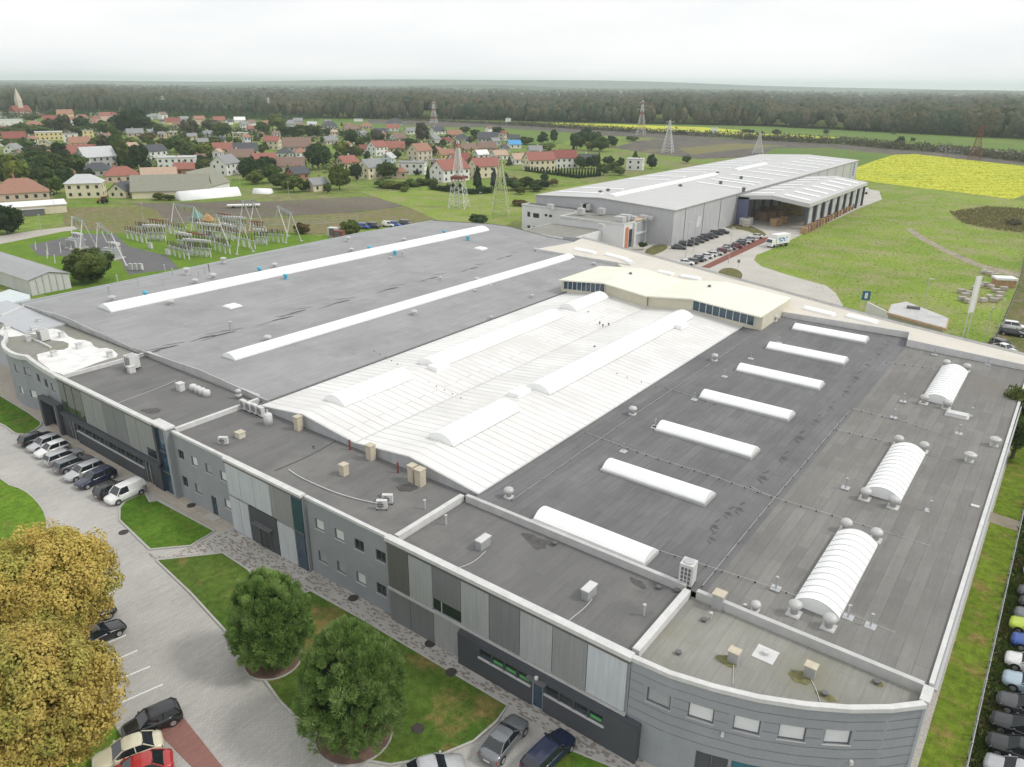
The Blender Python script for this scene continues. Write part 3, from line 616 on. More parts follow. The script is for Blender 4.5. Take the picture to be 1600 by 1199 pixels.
# --- roofs
def zgrid(prof, y0, y1):
    v = []; n = len(prof)
    for y in (y0, y1):
        for x, z in prof: v.append((x, y, z))
    return v, [(i, i+1, n+i+1, n+i) for i in range(n-1)]
roof = lambda name, m, prof, y0, y1: MB().add(*zgrid(prof, y0, y1)).build(name, m, fac)
ybk = P([(1225, 488), (1418, 520), (1418, 532), (1600, 572)], 9.0)
roof('dark_roof', M_rooft, [(-39.9, 8.45), (-19.3, 8.25), (-16.6, 8.28)], 47.2, 128)
roof('worn_roof', M_roofb, [(-16.6, 8.28), (-.9, 8.6)], 47.0, 128)
roof('white_roof', M_roofw, [(-74.3, 8.5), (-66, 9.6), (-57.3, 8.65), (-49, 9.6), (-39.9, 8.5)], 48.2, 118.5)
mb = MB()   # gable wall that closes the white roof towards the front
for (x0, z0), (x1, z1) in zip([(-74.3, 8.5), (-66, 9.6), (-57.3, 8.65), (-49, 9.6)], [(-66, 9.6), (-57.3, 8.65), (-49, 9.6), (-39.9, 8.5)]):
    mb.add([(x0, 48.15, 7.8), (x1, 48.15, 7.8), (x1, 48.15, z1-.01), (x0, 48.15, z0-.01)], [(0, 1, 2, 3)])
mb.build('gable_wall', M_whwall, fac)
mb = MB()
for (x0, z0), (x1, z1) in zip([(-74.3, 8.5), (-66, 9.6), (-57.3, 8.65), (-49, 9.6)], [(-66, 9.6), (-57.3, 8.65), (-49, 9.6), (-39.9, 8.5)]):
    mb.bar((x0, 48.1, z0+.03), (x1, 48.1, z1+.03), .1)
mb.bar((-39.9, 48.1, 8.56), (-39.9, 118.4, 8.56), .09); mb.bar((-57.3, 48.2, 8.68), (-57.3, 115, 8.68), .10)
mb.build('roof_edge_trim', M_trimw, fac)
mb = MB(); mb.bar((-74.4, 48.1, 8.60), (-74.4, 117, 8.60), .12); mb.build('roof_edge_trim', M_steel, fac)
# grey left roof: two ridges, its far edge follows the crooked back wall
prof = lambda x: np.interp(x, [-149, -128, -108, -89, -74.3], [8.35, 9.2, 8.45, 9.1, 8.5])
ex = sorted({-149.0, -145., -140, -134, -128., -120, -108., -100.8, -99, -89., -80, -74.3}); E_ = [(-149.0, 160.2), (-148.5, 159.5), (-110, 156.8), (-100.8, 155.8), (-93.5, 148), (-85.5, 142.5), (-74.3, 140.5)]
de = sorted([(p[0], p[1]) for p in dark_edge if p[0] > -150], key=lambda p: p[0])
print('dark edge', de, 'bk', bk, 'ybk', ybk)
de3 = sorted(P([(675, 344), (800, 358.5), (896, 379)], 8.45)); print('de3', de3)
yb = lambda x: float(np.interp(x, [p[0] for p in de3]+[-74.3], [p[1]-.05 for p in de3]+[141.0]))
mb = MB(); n = len(ex)
v = [(x, 49.6, float(prof(x))) for x in ex]+[(x, yb(x), float(prof(x))) for x in ex]
lx = lambda y: np.interp(y, [50, 100, 160], [-144.6, -148.2, -148.9])
ex2 = sorted([-128., -120, -108., -89., -80, -74.3]+[p[0] for p in de3[1:]]); ys = [49.6, 75, 100, 130]
V = []; rows = []
for y in ys+['b']:
    row = []
    for x in ['l']+ex2:
        xx = float(lx(y if y != 'b' else 158)) if x == 'l' else x; yy = y if y != 'b' else yb(xx)
        row.append((xx, yy, 8.35 if x == 'l' else float(prof(xx))))
    rows.append(row)
n = len(rows[0]); mb.add([p for r_ in rows for p in r_], [(j*n+i, j*n+i+1, (j+1)*n+i+1, (j+1)*n+i) for j in range(len(rows)-1) for i in range(n-1)])
mb.build('grey_roof', M_roofg, fac)
mb = MB().rail([(r_[0][0], r_[0][1]) for r_ in rows], .25, 0, 8.42); mb.build('side_wall', M_plastl, fac)
mb = MB(); 
for a, b in zip([p for p in rows[-1]][:-1], rows[-1][1:]): mb.bar((a[0], a[1], a[2]+.05), (b[0], b[1], b[2]+.05), .09)
mb.build('roof_edge_trim', M_steel, fac)
mb = MB(); mb.add([(-144.6, 49.55, 7.9), (-74.3, 49.55, 7.9)]+[(x, 49.55, float(prof(x))) for x in ex2[::-1]]+[(-144.6, 49.55, 8.35)], [tuple(range(len(ex2)+3))]); mb.build('gable_wall', M_trim, fac)
mb = MB()
for a, b in zip(rows[0][:-1], rows[0][1:]): mb.bar((a[0], 49.55, a[2]+.06), (b[0], 49.55, b[2]+.06), .09)
mb.build('roof_edge_trim', M_trim, fac)
# front blocks
roof('front_roof', M_rooff, [(-40.6, 8.0), (-17.9, 8.0)], 38.0, 47.2)
roof('front_roof', M_rooff, [(-76.4, 8.05), (-41.2, 8.0)], 38.0, 48.2)
roof('front_roof', M_rooff, [(-103.6, 8.0), (-76.5, 8.0)], 38.0, 49.4)
MB().sheet([(a[0], a[1]+.1) for a in arc]+[(-.9, 46.9), (-17.4, 46.9)], 8.0).build('curved_roof', M_roofm, fac)
# parapets and copings
par = MB()
par.box(-103.7, -78.4, FY-.5, FY+.1, 8.42, 8.72); par.box(-79.2, -75.9, FY-.75, FY+.5, 8.78, 9.02); par.box(-75.88, -65.42, FY-.12, FY+.25, 8.3, 8.6)
par.box(-65.4, -52.7, FY-.55, FY+.1, 8.5, 8.78); par.box(-52.66, -41.42, FY-.12, FY+.25, 8.3, 8.58); par.box(-41.4, -17.5, FY-.55, FY+.12, 8.45, 8.8)
par.build('coping', M_trimw, fac)
par = MB(); par.box(-103.7, -78.6, FY-.44, FY-.30, 8.12, 8.418); par.box(-65.35, -52.75, FY-.47, FY-.30, 8.22, 8.498); par.box(-41.35, -17.6, FY-.44, FY-.30, 8.12, 8.448); par.build('eaves_shadow_strip', M_steel, fac)  # solid dark strip stands in for the shaded gap under the coping
for pts_, w_, z_ in (([(-41.0, 38.25), (-41.0, 47.0)], .5, 8.6), ([(-76.2, 38.2), (-76.2, 49.3)], .42, 8.6), ([(-17.7, 38.3), (-17.7, 46.7)], .55, 8.65), ([(-103.5, 38.2), (-103.5, 49.3)], .35, 8.5)): MB().rail(pts_, w_, 7.9, z_).build('roof_upstand', M_trimw, fac)
for pts_, w_, z_ in (([(-40.5, 47.1), (-18.0, 47.1)], .4, 8.72), ([(-17.0, 46.95), (-1.1, 46.95)], .4, 8.75), ([(-103, 49.75), (-76.6, 49.75)], .3, 8.75)): MB().rail(pts_, w_, 7.9, z_).build('roof_upstand', M_trim, fac)
par = MB(); par.rail([(p[0], p[1]+.08) for p in arc], .42, 8.4, 8.72); par.rail([(-.8, 45.3), (-.8, 46.9)], .6, 8.3, 8.74); par.build('coping', M_trimw, fac)
par = MB(); par.rail([(-.72, 47.2), (-.72, bk[-1][1]-.2)], .3, 8.45, 8.78); par.build('coping', M_trimw, fac)
par = MB(); par.rail([(-.4, 47.2), (-.4, bk[-1][1]-6)], .16, 8.25, 8.4); par.build('gutter', M_metal, fac)
# --- beige roof at the back
inner = P([(1600, 572), (1418, 532), (1421, 520), (1223, 488), (1150, 470), (1000, 440), (965, 412), (838, 389), (895, 379)], 9.2)
inner[0] = (-.75, inner[0][1])
bt = bk[1:]+inner
MB().prism(bt, 8.3, 9.2).build('beige_roof', M_beige, fac)
e = MB(); e.rail(bk[1:], .3, 9.202, 9.5); e.build('coping', M_trimw, fac)
e = MB(); e.rail(bk[1:], .12, 9.502, 9.53); e.build('coping_flashing', M_steel, fac)
e = MB(); e.rail([(p[0], p[1]-.1) for p in inner[:2]], .25, 8.3, 9.42); e.rail([(p[0]+.12, p[1]-.1) for p in inner[1:3]], .25, 8.3, 9.4); e.rail([(p[0], p[1]-.05) for p in inner[2:4]], .2, 8.3, 9.32); e.rail(P([(838, 390), (985, 415)], 9.2), .3, 8.3, 9.42); e.build('roof_upstand', M_trimw, fac)
for a, b in (((900, 390), (930, 396)), ((948, 398), (978, 406)), ((975, 405), (988, 412)), ((1030, 425), (1052, 430)), ((1065, 432), (1094, 437)), ((1258, 482), (1303, 493)), ((1325, 494), (1370, 505))):
    p0, p1 = at(*a, 9.3), at(*b, 9.3); MB().barrel(p0, p1, 1.5, .35, 9.2, 6, 0, .25).build('rooflight', M_sky, fac)
# --- clerestory
rp = [(-75.6, 10.95), (-66, 11.9), (-57.3, 10.95), (-49, 11.9), (-36.9, 10.95)]
mb = MB(); n = 5
v = [(x, 115.3, z) for x, z in rp]+[(x, 130.2, z) for x, z in rp]+[(x, 115.3, z-.22) for x, z in rp]+[(x, 130.2, z-.22) for x, z in rp]
f = [(i, i+1, n+i+1, n+i) for i in range(4)]+[(2*n+i+1, 2*n+i, 3*n+i, 3*n+i+1) for i in range(4)]+[(i, 2*n+i, 2*n+i+1, i+1)[::1] for i in range(4)]+[(n+i, n+i+1, 3*n+i+1, 3*n+i) for i in range(4)]+[(0, n, 3*n, 2*n), (4, 2*n+4, 3*n+4, n+4)]
mb.add(v, f); mb.build('clerestory_roof', M_cream, fac)
mb = MB()
for (x0, z0), (x1, z1) in zip(rp[:-1], rp[1:]):
    mb.add([(x0, 116.3, 8.3), (x1, 116.3, 8.3), (x1, 116.3, z1-.2), (x0, 116.3, z0-.2)], [(0, 1, 2, 3)])
mb.add([(-36.95, 116.3, 8.3), (-36.95, 130, 8.3), (-36.95, 130, 10.75), (-36.95, 116.3, 10.75)], [(0, 1, 2, 3)])
mb.add([(-75.55, 116.3, 8.3), (-75.55, 130, 8.3), (-75.55, 130, 10.75), (-75.55, 116.3, 10.75)], [(3, 2, 1, 0)])
mb.build('clerestory_wall', M_creamw, fac)
for x0, x1, z0, z1, n_ in ((-75.0, -66.1, 9.15, 10.72, 9), (-48.9, -38.2, 9.55, 10.72, 9)):
    zf = lambda x: float(np.interp(x, [p[0] for p in rp], [p[1] for p in rp]))-.28
    o = MB().add([(x0, 116.25, z0 if x0 < -60 else 9.75), (x1, 116.25, 9.75 if x0 < -60 else 9.0), (x1, 116.25, zf(x1)), (x0, 116.25, zf(x0))], [(0, 1, 2, 3)]).build('clerestory_window', M_glassb, fac)
    fr = MB()
    for k in range(n_+1):
        x = x0+(x1-x0)*k/n_; fr.box(x-.06, x+.06, 116.15, 116.24, np.interp(x, [x0, x1], [z0, 9.7] if x0 < -60 else [9.7, 9.0]), zf(x))
    fr.build('window_bar', M_trimw, o).location = (0, 0, 0)
mb = MB(); mb.bar((-57.3, 116.1, 9), (-57.3, 116.1, 10.7), .08); mb.build('downpipe', M_rust, fac)
for p in ((985, 432), (1108, 452)):
    x, y = at(*p, 11.4); mb = MB().lathe(x, y, [(.25, 11.0), (.25, 11.9), (.38, 12.0), (.05, 12.25)], 10); mb.build('roof_vent', M_steel, fac)
# --- long barrel rooflights
for (a, b), wd, h in ((((163, 482), (754, 357)), 4.6, .75), (((357, 557), (889, 400)), 3.0, .55)):
    p0, p1 = at(*a, 9.4), at(*b, 9.4); MB().barrel(p0, p1, wd, h, 9.0, 10, 0, .35).build('barrel_rooflight', M_sky, fac)
zr = lambda x: float(np.interp(x, [-74.3, -66, -57.3, -49, -39.9], [8.5, 9.6, 8.65, 9.6, 8.5]))
for a, b, wd in (((541, 632), (651, 588), 3.6), ((683, 572), (876, 491), 3.6), ((896, 482), (948, 462), 3.4), ((680, 682), (790, 630), 3.6), ((838, 606), (1070, 490), 3.6)):
    p0, p1 = at(*a, 9.9), at(*b, 9.9); x = -66 if a[0] < 960 and a[1] < 640 and a[0] not in (838,) and not (a[0] == 680) else -49
    MB().barrel((x, p0[1]), (x, p1[1]), wd, .75, 9.45, 10, 0, .3).build('barrel_rooflight', M_sky, fac)
for a in ((686, 571), (812, 612), (1063, 507)):
    x, y = at(*a, 9.8); MB().obox(x, y, 9.3, 1.6, 2.6, .7, 0).build('smoke_hatch', M_sky, fac)
# cross rooflights on the dark roof
for k, Y in enumerate((48.85, 60.9, 72.9, 84.95, 97.2, 109.1, 121.2)):
    wd = 2.4; o = MB().barrel((-33.1, Y), (-22.0, Y), wd, .55, 8.38, 10, 0, .32).build('rooflight', M_sky, fac)
    if k in (3, 5):
        for xx in (-31.2, -26.6): MB().box(xx, xx+2.4, Y-.55, Y-.1, 9.08, 9.15).build('open_vent_flap', M_creamw, o).location = (0, 0, 0)
    o = MB().rail([(-33.2, Y-1.24), (-21.9, Y-1.24), (-21.9, Y+1.24), (-33.2, Y+1.24)], .12, 8.2, 8.58, 0, True).build('rooflight_kerb', M_trim, fac)
# ribbed rooflights with turbines on the worn roof
for y0, y1 in ((50.2, 62.2), (71.3, 83.6), (100.6, 114.6)):
    o = MB().barrel((-9.0, y0), (-9.0, y1), 3.3, .75, 8.45, 12, 0, .35).build('ribbed_rooflight', M_sky, fac)
    r_ = MB(); k = int((y1-y0)/1.0)
    for i in range(k+1):
        y = y0+(y1-y0)*i/k; q = [(-9.0+1.66*t/6, 8.45+.37+.75*(1-(t/6)**2)) for t in range(-6, 7)]
        for a, b in zip(q[:-1], q[1:]): r_.bar((a[0], y, a[1]), (b[0], y, b[1]), .025, 4)
    r_.build('glazing_rib', M_trim, o).location = (0, 0, 0)
    for x in (-10.25, -7.75):
        for y in (y0-1.1, y1+1.1):
            t = MB().box(x-.5, x+.5, y-.5, y+.5, 8.3, 8.55); t.lathe(x, y, [(.28, 8.55), (.28, 8.95), (.42, 9.02), (.52, 9.2), (.5, 9.4), (.36, 9.55), (.1, 9.62)], 14); t.build('turbine_vent', M_trim, fac, True)
x, y = at(1496, 648, 8.7); MB().obox(x, y, 8.4, 2.5, 1.5, .25).obox(x, y, 8.65, 2.1, 1.15, .28).build('roof_hatch', M_trimw, fac)
# --- small roof furniture, each a part of the roof it pierces
def mush(px, py, m=None, s=1, z=8.4, name='roof_vent'):
    x, y = at(px, py, z+.5*s); m = m or M_metal
    return MB().obox(x, y, z-.1, .7*s, .7*s, .25).lathe(x, y, [(.22*s, z+.15), (.22*s, z+.6*s), (.5*s, z+.62*s), (.5*s, z+.78*s), (.3*s, z+.9*s)], 12).build(name, m, fac)
def turb(px, py, m=None, s=1, z=8.4):
    x, y = at(px, py, z+.7*s); m = m or M_trim
    return MB().obox(x, y, z-.1, .75*s, .75*s, .3).lathe(x, y, [(.26*s, z+.2), (.26*s, z+.5*s), (.42*s, z+.6*s), (.5*s, z+.8*s), (.42*s, z+1.0*s), (.1, z+1.12*s)], 12).build('turbine_vent', m, fac, True)
def pipe(px, py, z=8.4, h=.9, r=.09, base=True, m=None):
    x, y = at(px, py, z); mb = MB().lathe(x, y, [(r, z-.1), (r, z+h), (r*1.6, z+h), (r*1.6, z+h+.12)], 8)
    if base: mb.obox(x, y, z-.05, .75, .75, .12)
    return mb.build('vent_pipe', m or M_metal, fac)
def boxv(px, py, z=8.0, lx=.7, ly=1.2, h=1.0, m=None, capm=None, a=0):
    x, y = at(px, py, z); o = MB().obox(x, y, z-.05, lx, ly, h, a).build('chimney', m or M_metal, fac)
    MB().obox(x, y, z+h-.05, lx+.12, ly+.12, .1, a).build('cap', capm or M_creamw, o).location = (0, 0, 0); return o
for p in ((227, 458), (405, 420), (446, 431), (577, 387), (617, 394), (694, 362), (731, 371)): turb(*p, M_blue, 1.0, 8.95)
for p, s in (((795, 768), 1), ((989, 640), 1), ((1117, 557), 1), ((1211, 496), 1), ((837, 390), .9), ((372, 612), .8), ((1181, 946), .8)): turb(*p, M_trim, s, 8.4)
for p, s in (((175, 467), 1.3), ((291, 423), 1.5), ((333, 432), 1.5), ((305, 440), 1.3), ((349, 406), 1.3), ((544, 373), 1.3), ((549, 391), 1.2), ((429, 415), 1.3), ((631, 375), 1.2), ((745, 437), 1.1), ((647, 489), 1.2), ((418, 529), 1.2), ((267, 473), 1.3), ((894, 405), 1), ((928, 413), 1), ((688, 435), .8), ((831, 463), .8), ((742, 455), .7), ((767, 447), .7), ((767, 496), .7), ((1555, 690), 1.2), ((1516, 714), 1.2), ((808, 509), 1), ((610, 403), .7)):
    mush(*p, M_trim if s > 1 else M_metal, s, 8.7 if p[0] < 760 else 8.5)
for p in ((171, 458), (361, 516), (629, 403), (327, 424), (258, 424), (270, 430), (216, 446), (184, 441), (321, 428), (256, 447), (311, 434)): pipe(*p, 8.7, 1.3, .2 if p[0] in (171, 361, 629) else .1, False, M_metal if p[0] != 327 else M_steel)
for p in ((1460, 555), (1543, 570), (1411, 628), (1396, 653), (1498, 678), (1517, 650), (1321, 763), (1452, 799), (1212, 920), (1360, 979), (1325, 965)): pipe(*p, 8.45, 1.0, .08, True, M_metal)
for p in ((1132, 589), (1085, 625), (1024, 667), (974, 706), (1023, 669), (1173, 561), (1242, 512), (1217, 536)): pipe(*p, 8.4, .9, .04, True, M_metal)
for p in ((866, 487), (919, 490), (942, 510), (951, 508), (929, 544), (1036, 521), (1053, 517), (877, 608), (937, 506), (490, 700), (531, 618)): pipe(*p, 9.0, .22, .1, False, M_steel)
for p in ((1006, 962), (697, 820), (664, 796), (1163, 955), (1110, 968)): pipe(*p, 8.0, .9 if p[0] < 1100 else .5, .09, False, M_trim)
for p in ((1100, 971), (1060, 1022), (1288, 1086), (1369, 1068), (1029, 920), (1058, 925), (867, 851)): pipe(*p, 8.0, .12, .14, False, M_steel)
x, y = at(1523, 793, 8.5); MB().obox(x, y, 8.4, .7, .4, .3).build('roof_vent', M_trimw, fac)
for p in ((363, 478), (751, 388)):
    x, y = at(*p, 8.8); MB().obox(x, y, 8.5, 2.4, 2.4, .3).obox(x, y, 8.8, 2.0, 2.0, .15).build('flat_rooflight', M_sky, fac)
boxv(755, 855, 8, .6, 1.3, .9, M_metal, M_trimw); boxv(920, 932, 8, .6, 1.3, .9, M_metal, M_trimw)
boxv(538, 742, 8, .7, .7, 1.2, M_beigeb, M_beigeb); boxv(376, 684, 8, .8, .8, .7, M_creamw, M_beigeb)
boxv(467, 672, 8, .7, .7, 1.7, M_beigeb, M_beigeb); boxv(580, 718, 8, .8, .7, 1.7, M_beigeb, M_beigeb); boxv(645, 752, 8, .7, .7, 1.8, M_beigeb, M_beigeb); boxv(657, 758, 8, .8, .8, 1.8, M_beigeb, M_beigeb)
boxv(283, 610, 8, .9, .7, 1.0, M_trimw, M_trimw); boxv(206, 582, 8, .8, .8, .9, M_trimw, M_trimw)
boxv(1122, 949, 8, .8, .8, 1.3, M_metal, M_beigeb); boxv(1146, 1033, 8, .7, .6, .9, M_metal, M_beigeb); boxv(1265, 1056, 8, .7, .6, .9, M_metal, M_beigeb)
for p in ((547, 702), (622, 738), (661, 755)):
    x, y = at(*p, 8.1); MB().bar((x, y, 8), (x, y, 9.2), .11, 8).build('downpipe', M_rust, fac)
x, y = at(1196, 1023, 8); MB().obox(x, y, 7.99, 1.5, 1.5, .05).lathe(x, y, [(.22, 8.04), (.22, 8.3), (.1, 8.32)], 12).build('pipe_pad', M_trimw, fac)
# tar and moss marks left on the felt: thin irregular patches
def stain(px, py, z, r, m, seed, el=1.0, ang=0, drape=None):
    rg = random.Random(seed); x, y = at(px, py, z); mb = MB(); n = 16; ph = rg.random()*6
    pts = [(cos(2*pi*i/n)*r*el*(.6+.5*rg.random()), sin(2*pi*i/n)*r*(.6+.5*rg.random())) for i in range(n)]
    pts = [(x+a*cos(ang)-b*sin(ang), y+a*sin(ang)+b*cos(ang)) for a, b in pts]
    pts = smooth(pts, 1)
    if drape is None: mb.sheet(pts, z)
    else:
        zf_ = lambda q: float(np.interp(q, drape[0], drape[1]))+.014+(seed % 7)*.001; c3 = (x, y, zf_(x)); n = len(pts); mb.add([c3]+[(p[0], p[1], zf_(p[0])) for p in pts], [(0, i+1, (i+1) % n+1) for i in range(n)])
    return mb.build('roof_stain', m, fac)
k = 0; DR = ([-39.9, -19.3, -16.6], [8.45, 8.25, 8.28]); GRF = ([-149, -128, -108, -89, -74.3], [8.35, 9.2, 8.45, 9.1, 8.5])
for px, py, s in ((1388, 533, .8), (1372, 553, .8), (1355, 570, .7), (1338, 590, 1.0), (1322, 612, .8), (1298, 636, .6), (1275, 657, .8), (1249, 683, 1.1), (1224, 715, .8), (1192, 746, 1.0), (1155, 795, .8), (1138, 802, .7), (1116, 822, .7), (1112, 841, .6)):
    k += 1; stain(px, py, 8.27, .42*s, M_stain, k, 1.1, .3, DR); stain(px+5, py-8, 8.27, .16*s, M_stain, k+41, 4.5, 1.3, DR); stain(px-4, py+6, 8.27, .13*s, M_stain, k+82, 5, 2.4, DR); stain(px+2, py+3, 8.27, .12*s, M_stain, k+123, 5, .2, DR)
for px, py, L_ in ((235, 553, 4), (262, 545, 4), (325, 528, 3), (350, 524, 5), (440, 500, 5), (465, 489, 4), (532, 474, 5), (612, 453, 4), (677, 436, 3.5), (740, 421, 3), (795, 402, 3)):
    k += 1; stain(px, py, 8.47, .42, M_stain, k, L_*1.1, R(84), GRF); stain(px-14, py+4, 8.47, .16, M_stain, k+9, L_*4, R(97), GRF); stain(px+9, py-6, 8.47, .17, M_stain, k+17, L_*3, R(70), GRF)
stain(835, 846, 8.012, .85, M_stain, 71, 2.0, R(160)); stain(858, 849, 8.016, .35, M_stain, 75, 2.4, R(165)); stain(998, 912, 8.012, .42, M_stain, 72, 2.6, R(165)); stain(637, 762, 8.06, .8, M_stain, 73, 1.5, R(30)); stain(237, 642, 8.012, .9, M_stain, 74, 1.6, R(20))
stain(1136, 1032, 8.012, .7, M_staing, 81, 1.2); stain(1248, 1058, 8.012, .7, M_staing, 82, 1.3); stain(1290, 1088, 8.012, .4, M_staing, 83, 2); stain(594, 785, 8.02, .7, M_stain, 84, 1.2); stain(600, 775, 8.024, .6, M_stain, 85, 1.4); stain(1372, 1068, 8.012, .35, M_staing, 86, 1.5)
# lightning conductor with its holders
def cable(pts, z, step=1.15, r=.018):
    p = P(pts, z); c = MB(); h = MB()
    for a, b in zip(p[:-1], p[1:]):
        c.bar((*a, z+.11), (*b, z+.11), r); d = math.dist(a, b); n = max(1, int(d/step))
        for i in range(n+1):
            t = i/n; h.obox(a[0]+(b[0]-a[0])*t, a[1]+(b[1]-a[1])*t, z-.05, .09, .09, .12)
    o = c.build('lightning_cable', M_trim, fac); h.build('cable_holder', M_black, o).location = (0, 0, 0)
for pts in ([(915, 677), (1010, 712), (1105, 742), (1205, 777), (1300, 806), (1400, 838), (1502, 870)], [(1031, 862), (1180, 910), (1332, 963), (1454, 1013)], [(1173, 762), (1205, 777)], [(1040, 606), (1116, 632)],
            [(1307, 672), (1390, 692)], [(1450, 712), (1550, 736)], [(1330, 639), (1395, 655)], [(1400, 655), (1500, 690)], [(1385, 567), (1470, 577)], [(1470, 577), (1580, 595)], [(1505, 670), (1575, 690)]):
    cable(pts, 8.42)
for pts in ([(800, 783), (890, 720), (995, 647), (1080, 590), (1200, 508)], [(1097, 917), (1200, 791), (1302, 672), (1330, 640)], [(1454, 1013), (1480, 925), (1510, 820), (1540, 720)]): cable(pts, 8.4, 2.2)
for pts in ([(585, 549), (640, 580), (670, 598), (720, 622)], [(905, 560), (980, 590), (1025, 605)]): cable(pts, 9.15, 1.6, .008)
def hose(pts, z, r, m, name='roof_cable'):
    p = smooth(P(pts, z), 2, False); c = MB()
    for a, b in zip(p[:-1], p[1:]): c.bar((*a, z+r), (*b, z+r), r)
    return c.build(name, m, fac)
hose([(451, 735), (470, 748), (520, 770), (560, 782), (590, 788)], 8.03, .07, M_trim)
hose([(759, 862), (740, 880), (712, 890)], 8.01, .04, M_trim); hose([(925, 937), (915, 950), (882, 976)], 8.01, .04, M_trim); hose([(180, 632), (240, 610), (275, 595)], 8.01, .035, M_trim); hose([(430, 736), (480, 715), (524, 690)], 8.02, .06, M_steel); hose([(1146, 1040), (1145, 1070)], 8.01, .03, M_trim); hose([(1267, 1062), (1276, 1080), (1282, 1100)], 8.01, .03, M_trim)
# --- left wing with whitewashed roof
wg = P([(43, 556), (30, 555), (18, 551), (9, 545), (5, 540), (5, 534), (9, 529)], 8.5)
wing = [(-103.75, 37.7), (-107.5, 37.8), (-113.5, 38.3)]+wg
wing = smooth(wing, 1, False)+[(wg[-1][0]-4, wg[-1][1]+1.5)]
wroof = wing+[(-141, 44), (-143.8, 49.3), (-103.75, 49.3)]
wc = [0]
for a, b in zip(wing[:-1], wing[1:]): wc.append(wc[-1]+math.dist(a, b))
wl = wing[::-1]; wcu = [0]
for a, b in zip(wl[:-1], wl[1:]): wcu.append(wcu[-1]+math.dist(a, b))
def wfn(u):
    u = max(0, min(wcu[-1], u)); i = max(k for k in range(len(wcu)-1) if wcu[k] <= u+1e-9); t = (u-wcu[i])/(wcu[i+1]-wcu[i]); a, b = wl[i], wl[i+1]
    l = wcu[i+1]-wcu[i]; d = (b[0]-a[0], b[1]-a[1]); return (a[0]+d[0]*t, a[1]+d[1]*t, d[1]/l, -d[0]/l)
def uof(px, py):
    x, z = onY(px, py, 38.1); best = min(range(200), key=lambda k: abs(pr(*wfn(wcu[-1]*k/199)[:2], z)[0]-px)+ (0 if k > 60 else 50)); return wcu[-1]*best/199, z
wh_ = []
for px, py in ((26, 576), (43, 582), (59, 588), (71, 594), (83, 603), (34, 610), (52, 616), (67, 625)):
    u, z = uof(px, py); z = 5.4 if py < 606 else 1.9; wh_.append((u-.6, u+.6, z, z+1.25))
mb = MB(); wall_holes(mb, wfn, 0, wcu[-1], 0, 8.3, wh_, 1.0); mb.build('curved_wall', M_plast, fac)
for k, h in enumerate(wh_): opening(wfn, h, fac, ['grey', 'grey', 'glass', 'glass', 'grey', 'blind', 'blind', 'blind'][k])
MB().sheet(wroof, 8.0).build('wing_roof', M_roofm, fac)
MB().rail([(p[0], p[1]) for p in wing], .5, 7.9, 8.55).build('coping', M_trimw, fac)
MB().box(-150, -127.5, 43.2, 49.3, 0, 8.28).build('wing_wall', M_plastl, fac)
wash = smooth(P([(50, 556), (92, 588), (120, 579), (165, 562), (188, 557), (172, 543), (150, 545), (140, 532), (112, 530), (96, 515), (70, 512), (62, 500), (30, 497), (0, 512), (0, 526), (22, 527), (55, 520), (70, 531), (108, 534), (106, 546), (80, 548)], 8.02), 1)
MB().sheet(wash, 8.012).build('whitewash', plain('whitewash', (.72, .72, .70), .7, 0, .16, .7, .3, 'Position', .08), fac)
for k, (px, py) in enumerate(((53, 514), (85, 552), (124, 540), (97, 522), (45, 528), (172, 553), (12, 510), (62, 500))):
    boxv(px, py+5, 8, .65, .65, .8, M_trimw, M_trim)
MB().rail(P([(2, 497), (38, 482)], 8), .3, 7.9, 8.5).build('roof_upstand', M_trimw, fac); MB().rail(P([(40, 527), (62, 536), (80, 545)], 8), .25, 7.9, 8.3).build('roof_upstand', M_trimw, fac)
# ladder-like cable tray along the left wing
c = MB()
for dx in (0, .5): c.bar((-139, 49.3+dx*.3, 8.9), (-104, 49.3+dx*.3, 9.0), .04)
for i in range(50): c.bar((-139+i*.7, 49.3, 8.9), (-139+i*.7, 49.47, 8.9), .03)
for i in range(8): c.bar((-137+i*4.5, 49.35, 8), (-137+i*4.5, 49.35, 8.95), .05)
c.build('cable_tray', M_metal, fac)
# ---------------------------------------------------------------- air conditioners standing on the roof
def acunit(px, py, z, label, w=1.0, h=.9, d=.4, a=0.0, px_=None, tall=False):
    x, y = at(px, py, z); t = thing('air_conditioner', label, 'air conditioner', (x, y, z), a, None if px_ is None else 'air conditioners in a row by the roof corner', px=px_)
    MB().box(-w/2, w/2, -d/2, d/2, .12, h).build('housing', M_trimw, t)
    if tall:
        MB().lathe(0, 0, [(w*.38, h), (w*.38, h+.08), (w*.3, h+.09)], 14).build('fan_guard', M_metal, t)
        g_ = MB()
        for k in range(3):
            for j in range(4): g_.box(-w*.36+k*w*.26, -w*.36+k*w*.26+w*.18, -d/2-.01, -d/2-.002, .3+j*(h-.5)/4, .3+j*(h-.5)/4+(h-.5)/5)
        g_.build('grille', M_steel, t)
    else:
        v = MB(); n = 14; r_ = h*.34
        v.add([(-w*.12+r_*cos(2*pi*i/n), -d/2-.012, h*.55+r_*sin(2*pi*i/n)) for i in range(n)], [tuple(range(n))]); v.build('fan_guard', M_steel, t)
        v = MB(); 
        for i in range(3): v.box(-w*.12-r_, -w*.12+r_, -d/2-.03, -d/2-.014, h*.55-r_*.6+i*r_*.6-.015, h*.55-r_*.6+i*r_*.6+.015)
        v.build('fan_bars', M_trimw, t)
    MB().box(-w/2, -w/2+.12, -d/2-.05, d/2+.05, 0, .119).box(w/2-.12, w/2, -d/2-.05, d/2+.05, 0, .119).build('feet', M_black, t)
    return t
acunit(597, 796, 8, 'white air conditioner on the front roof, nearer one of the overlapping pair', 1.0, 1.0, .4, R(35))
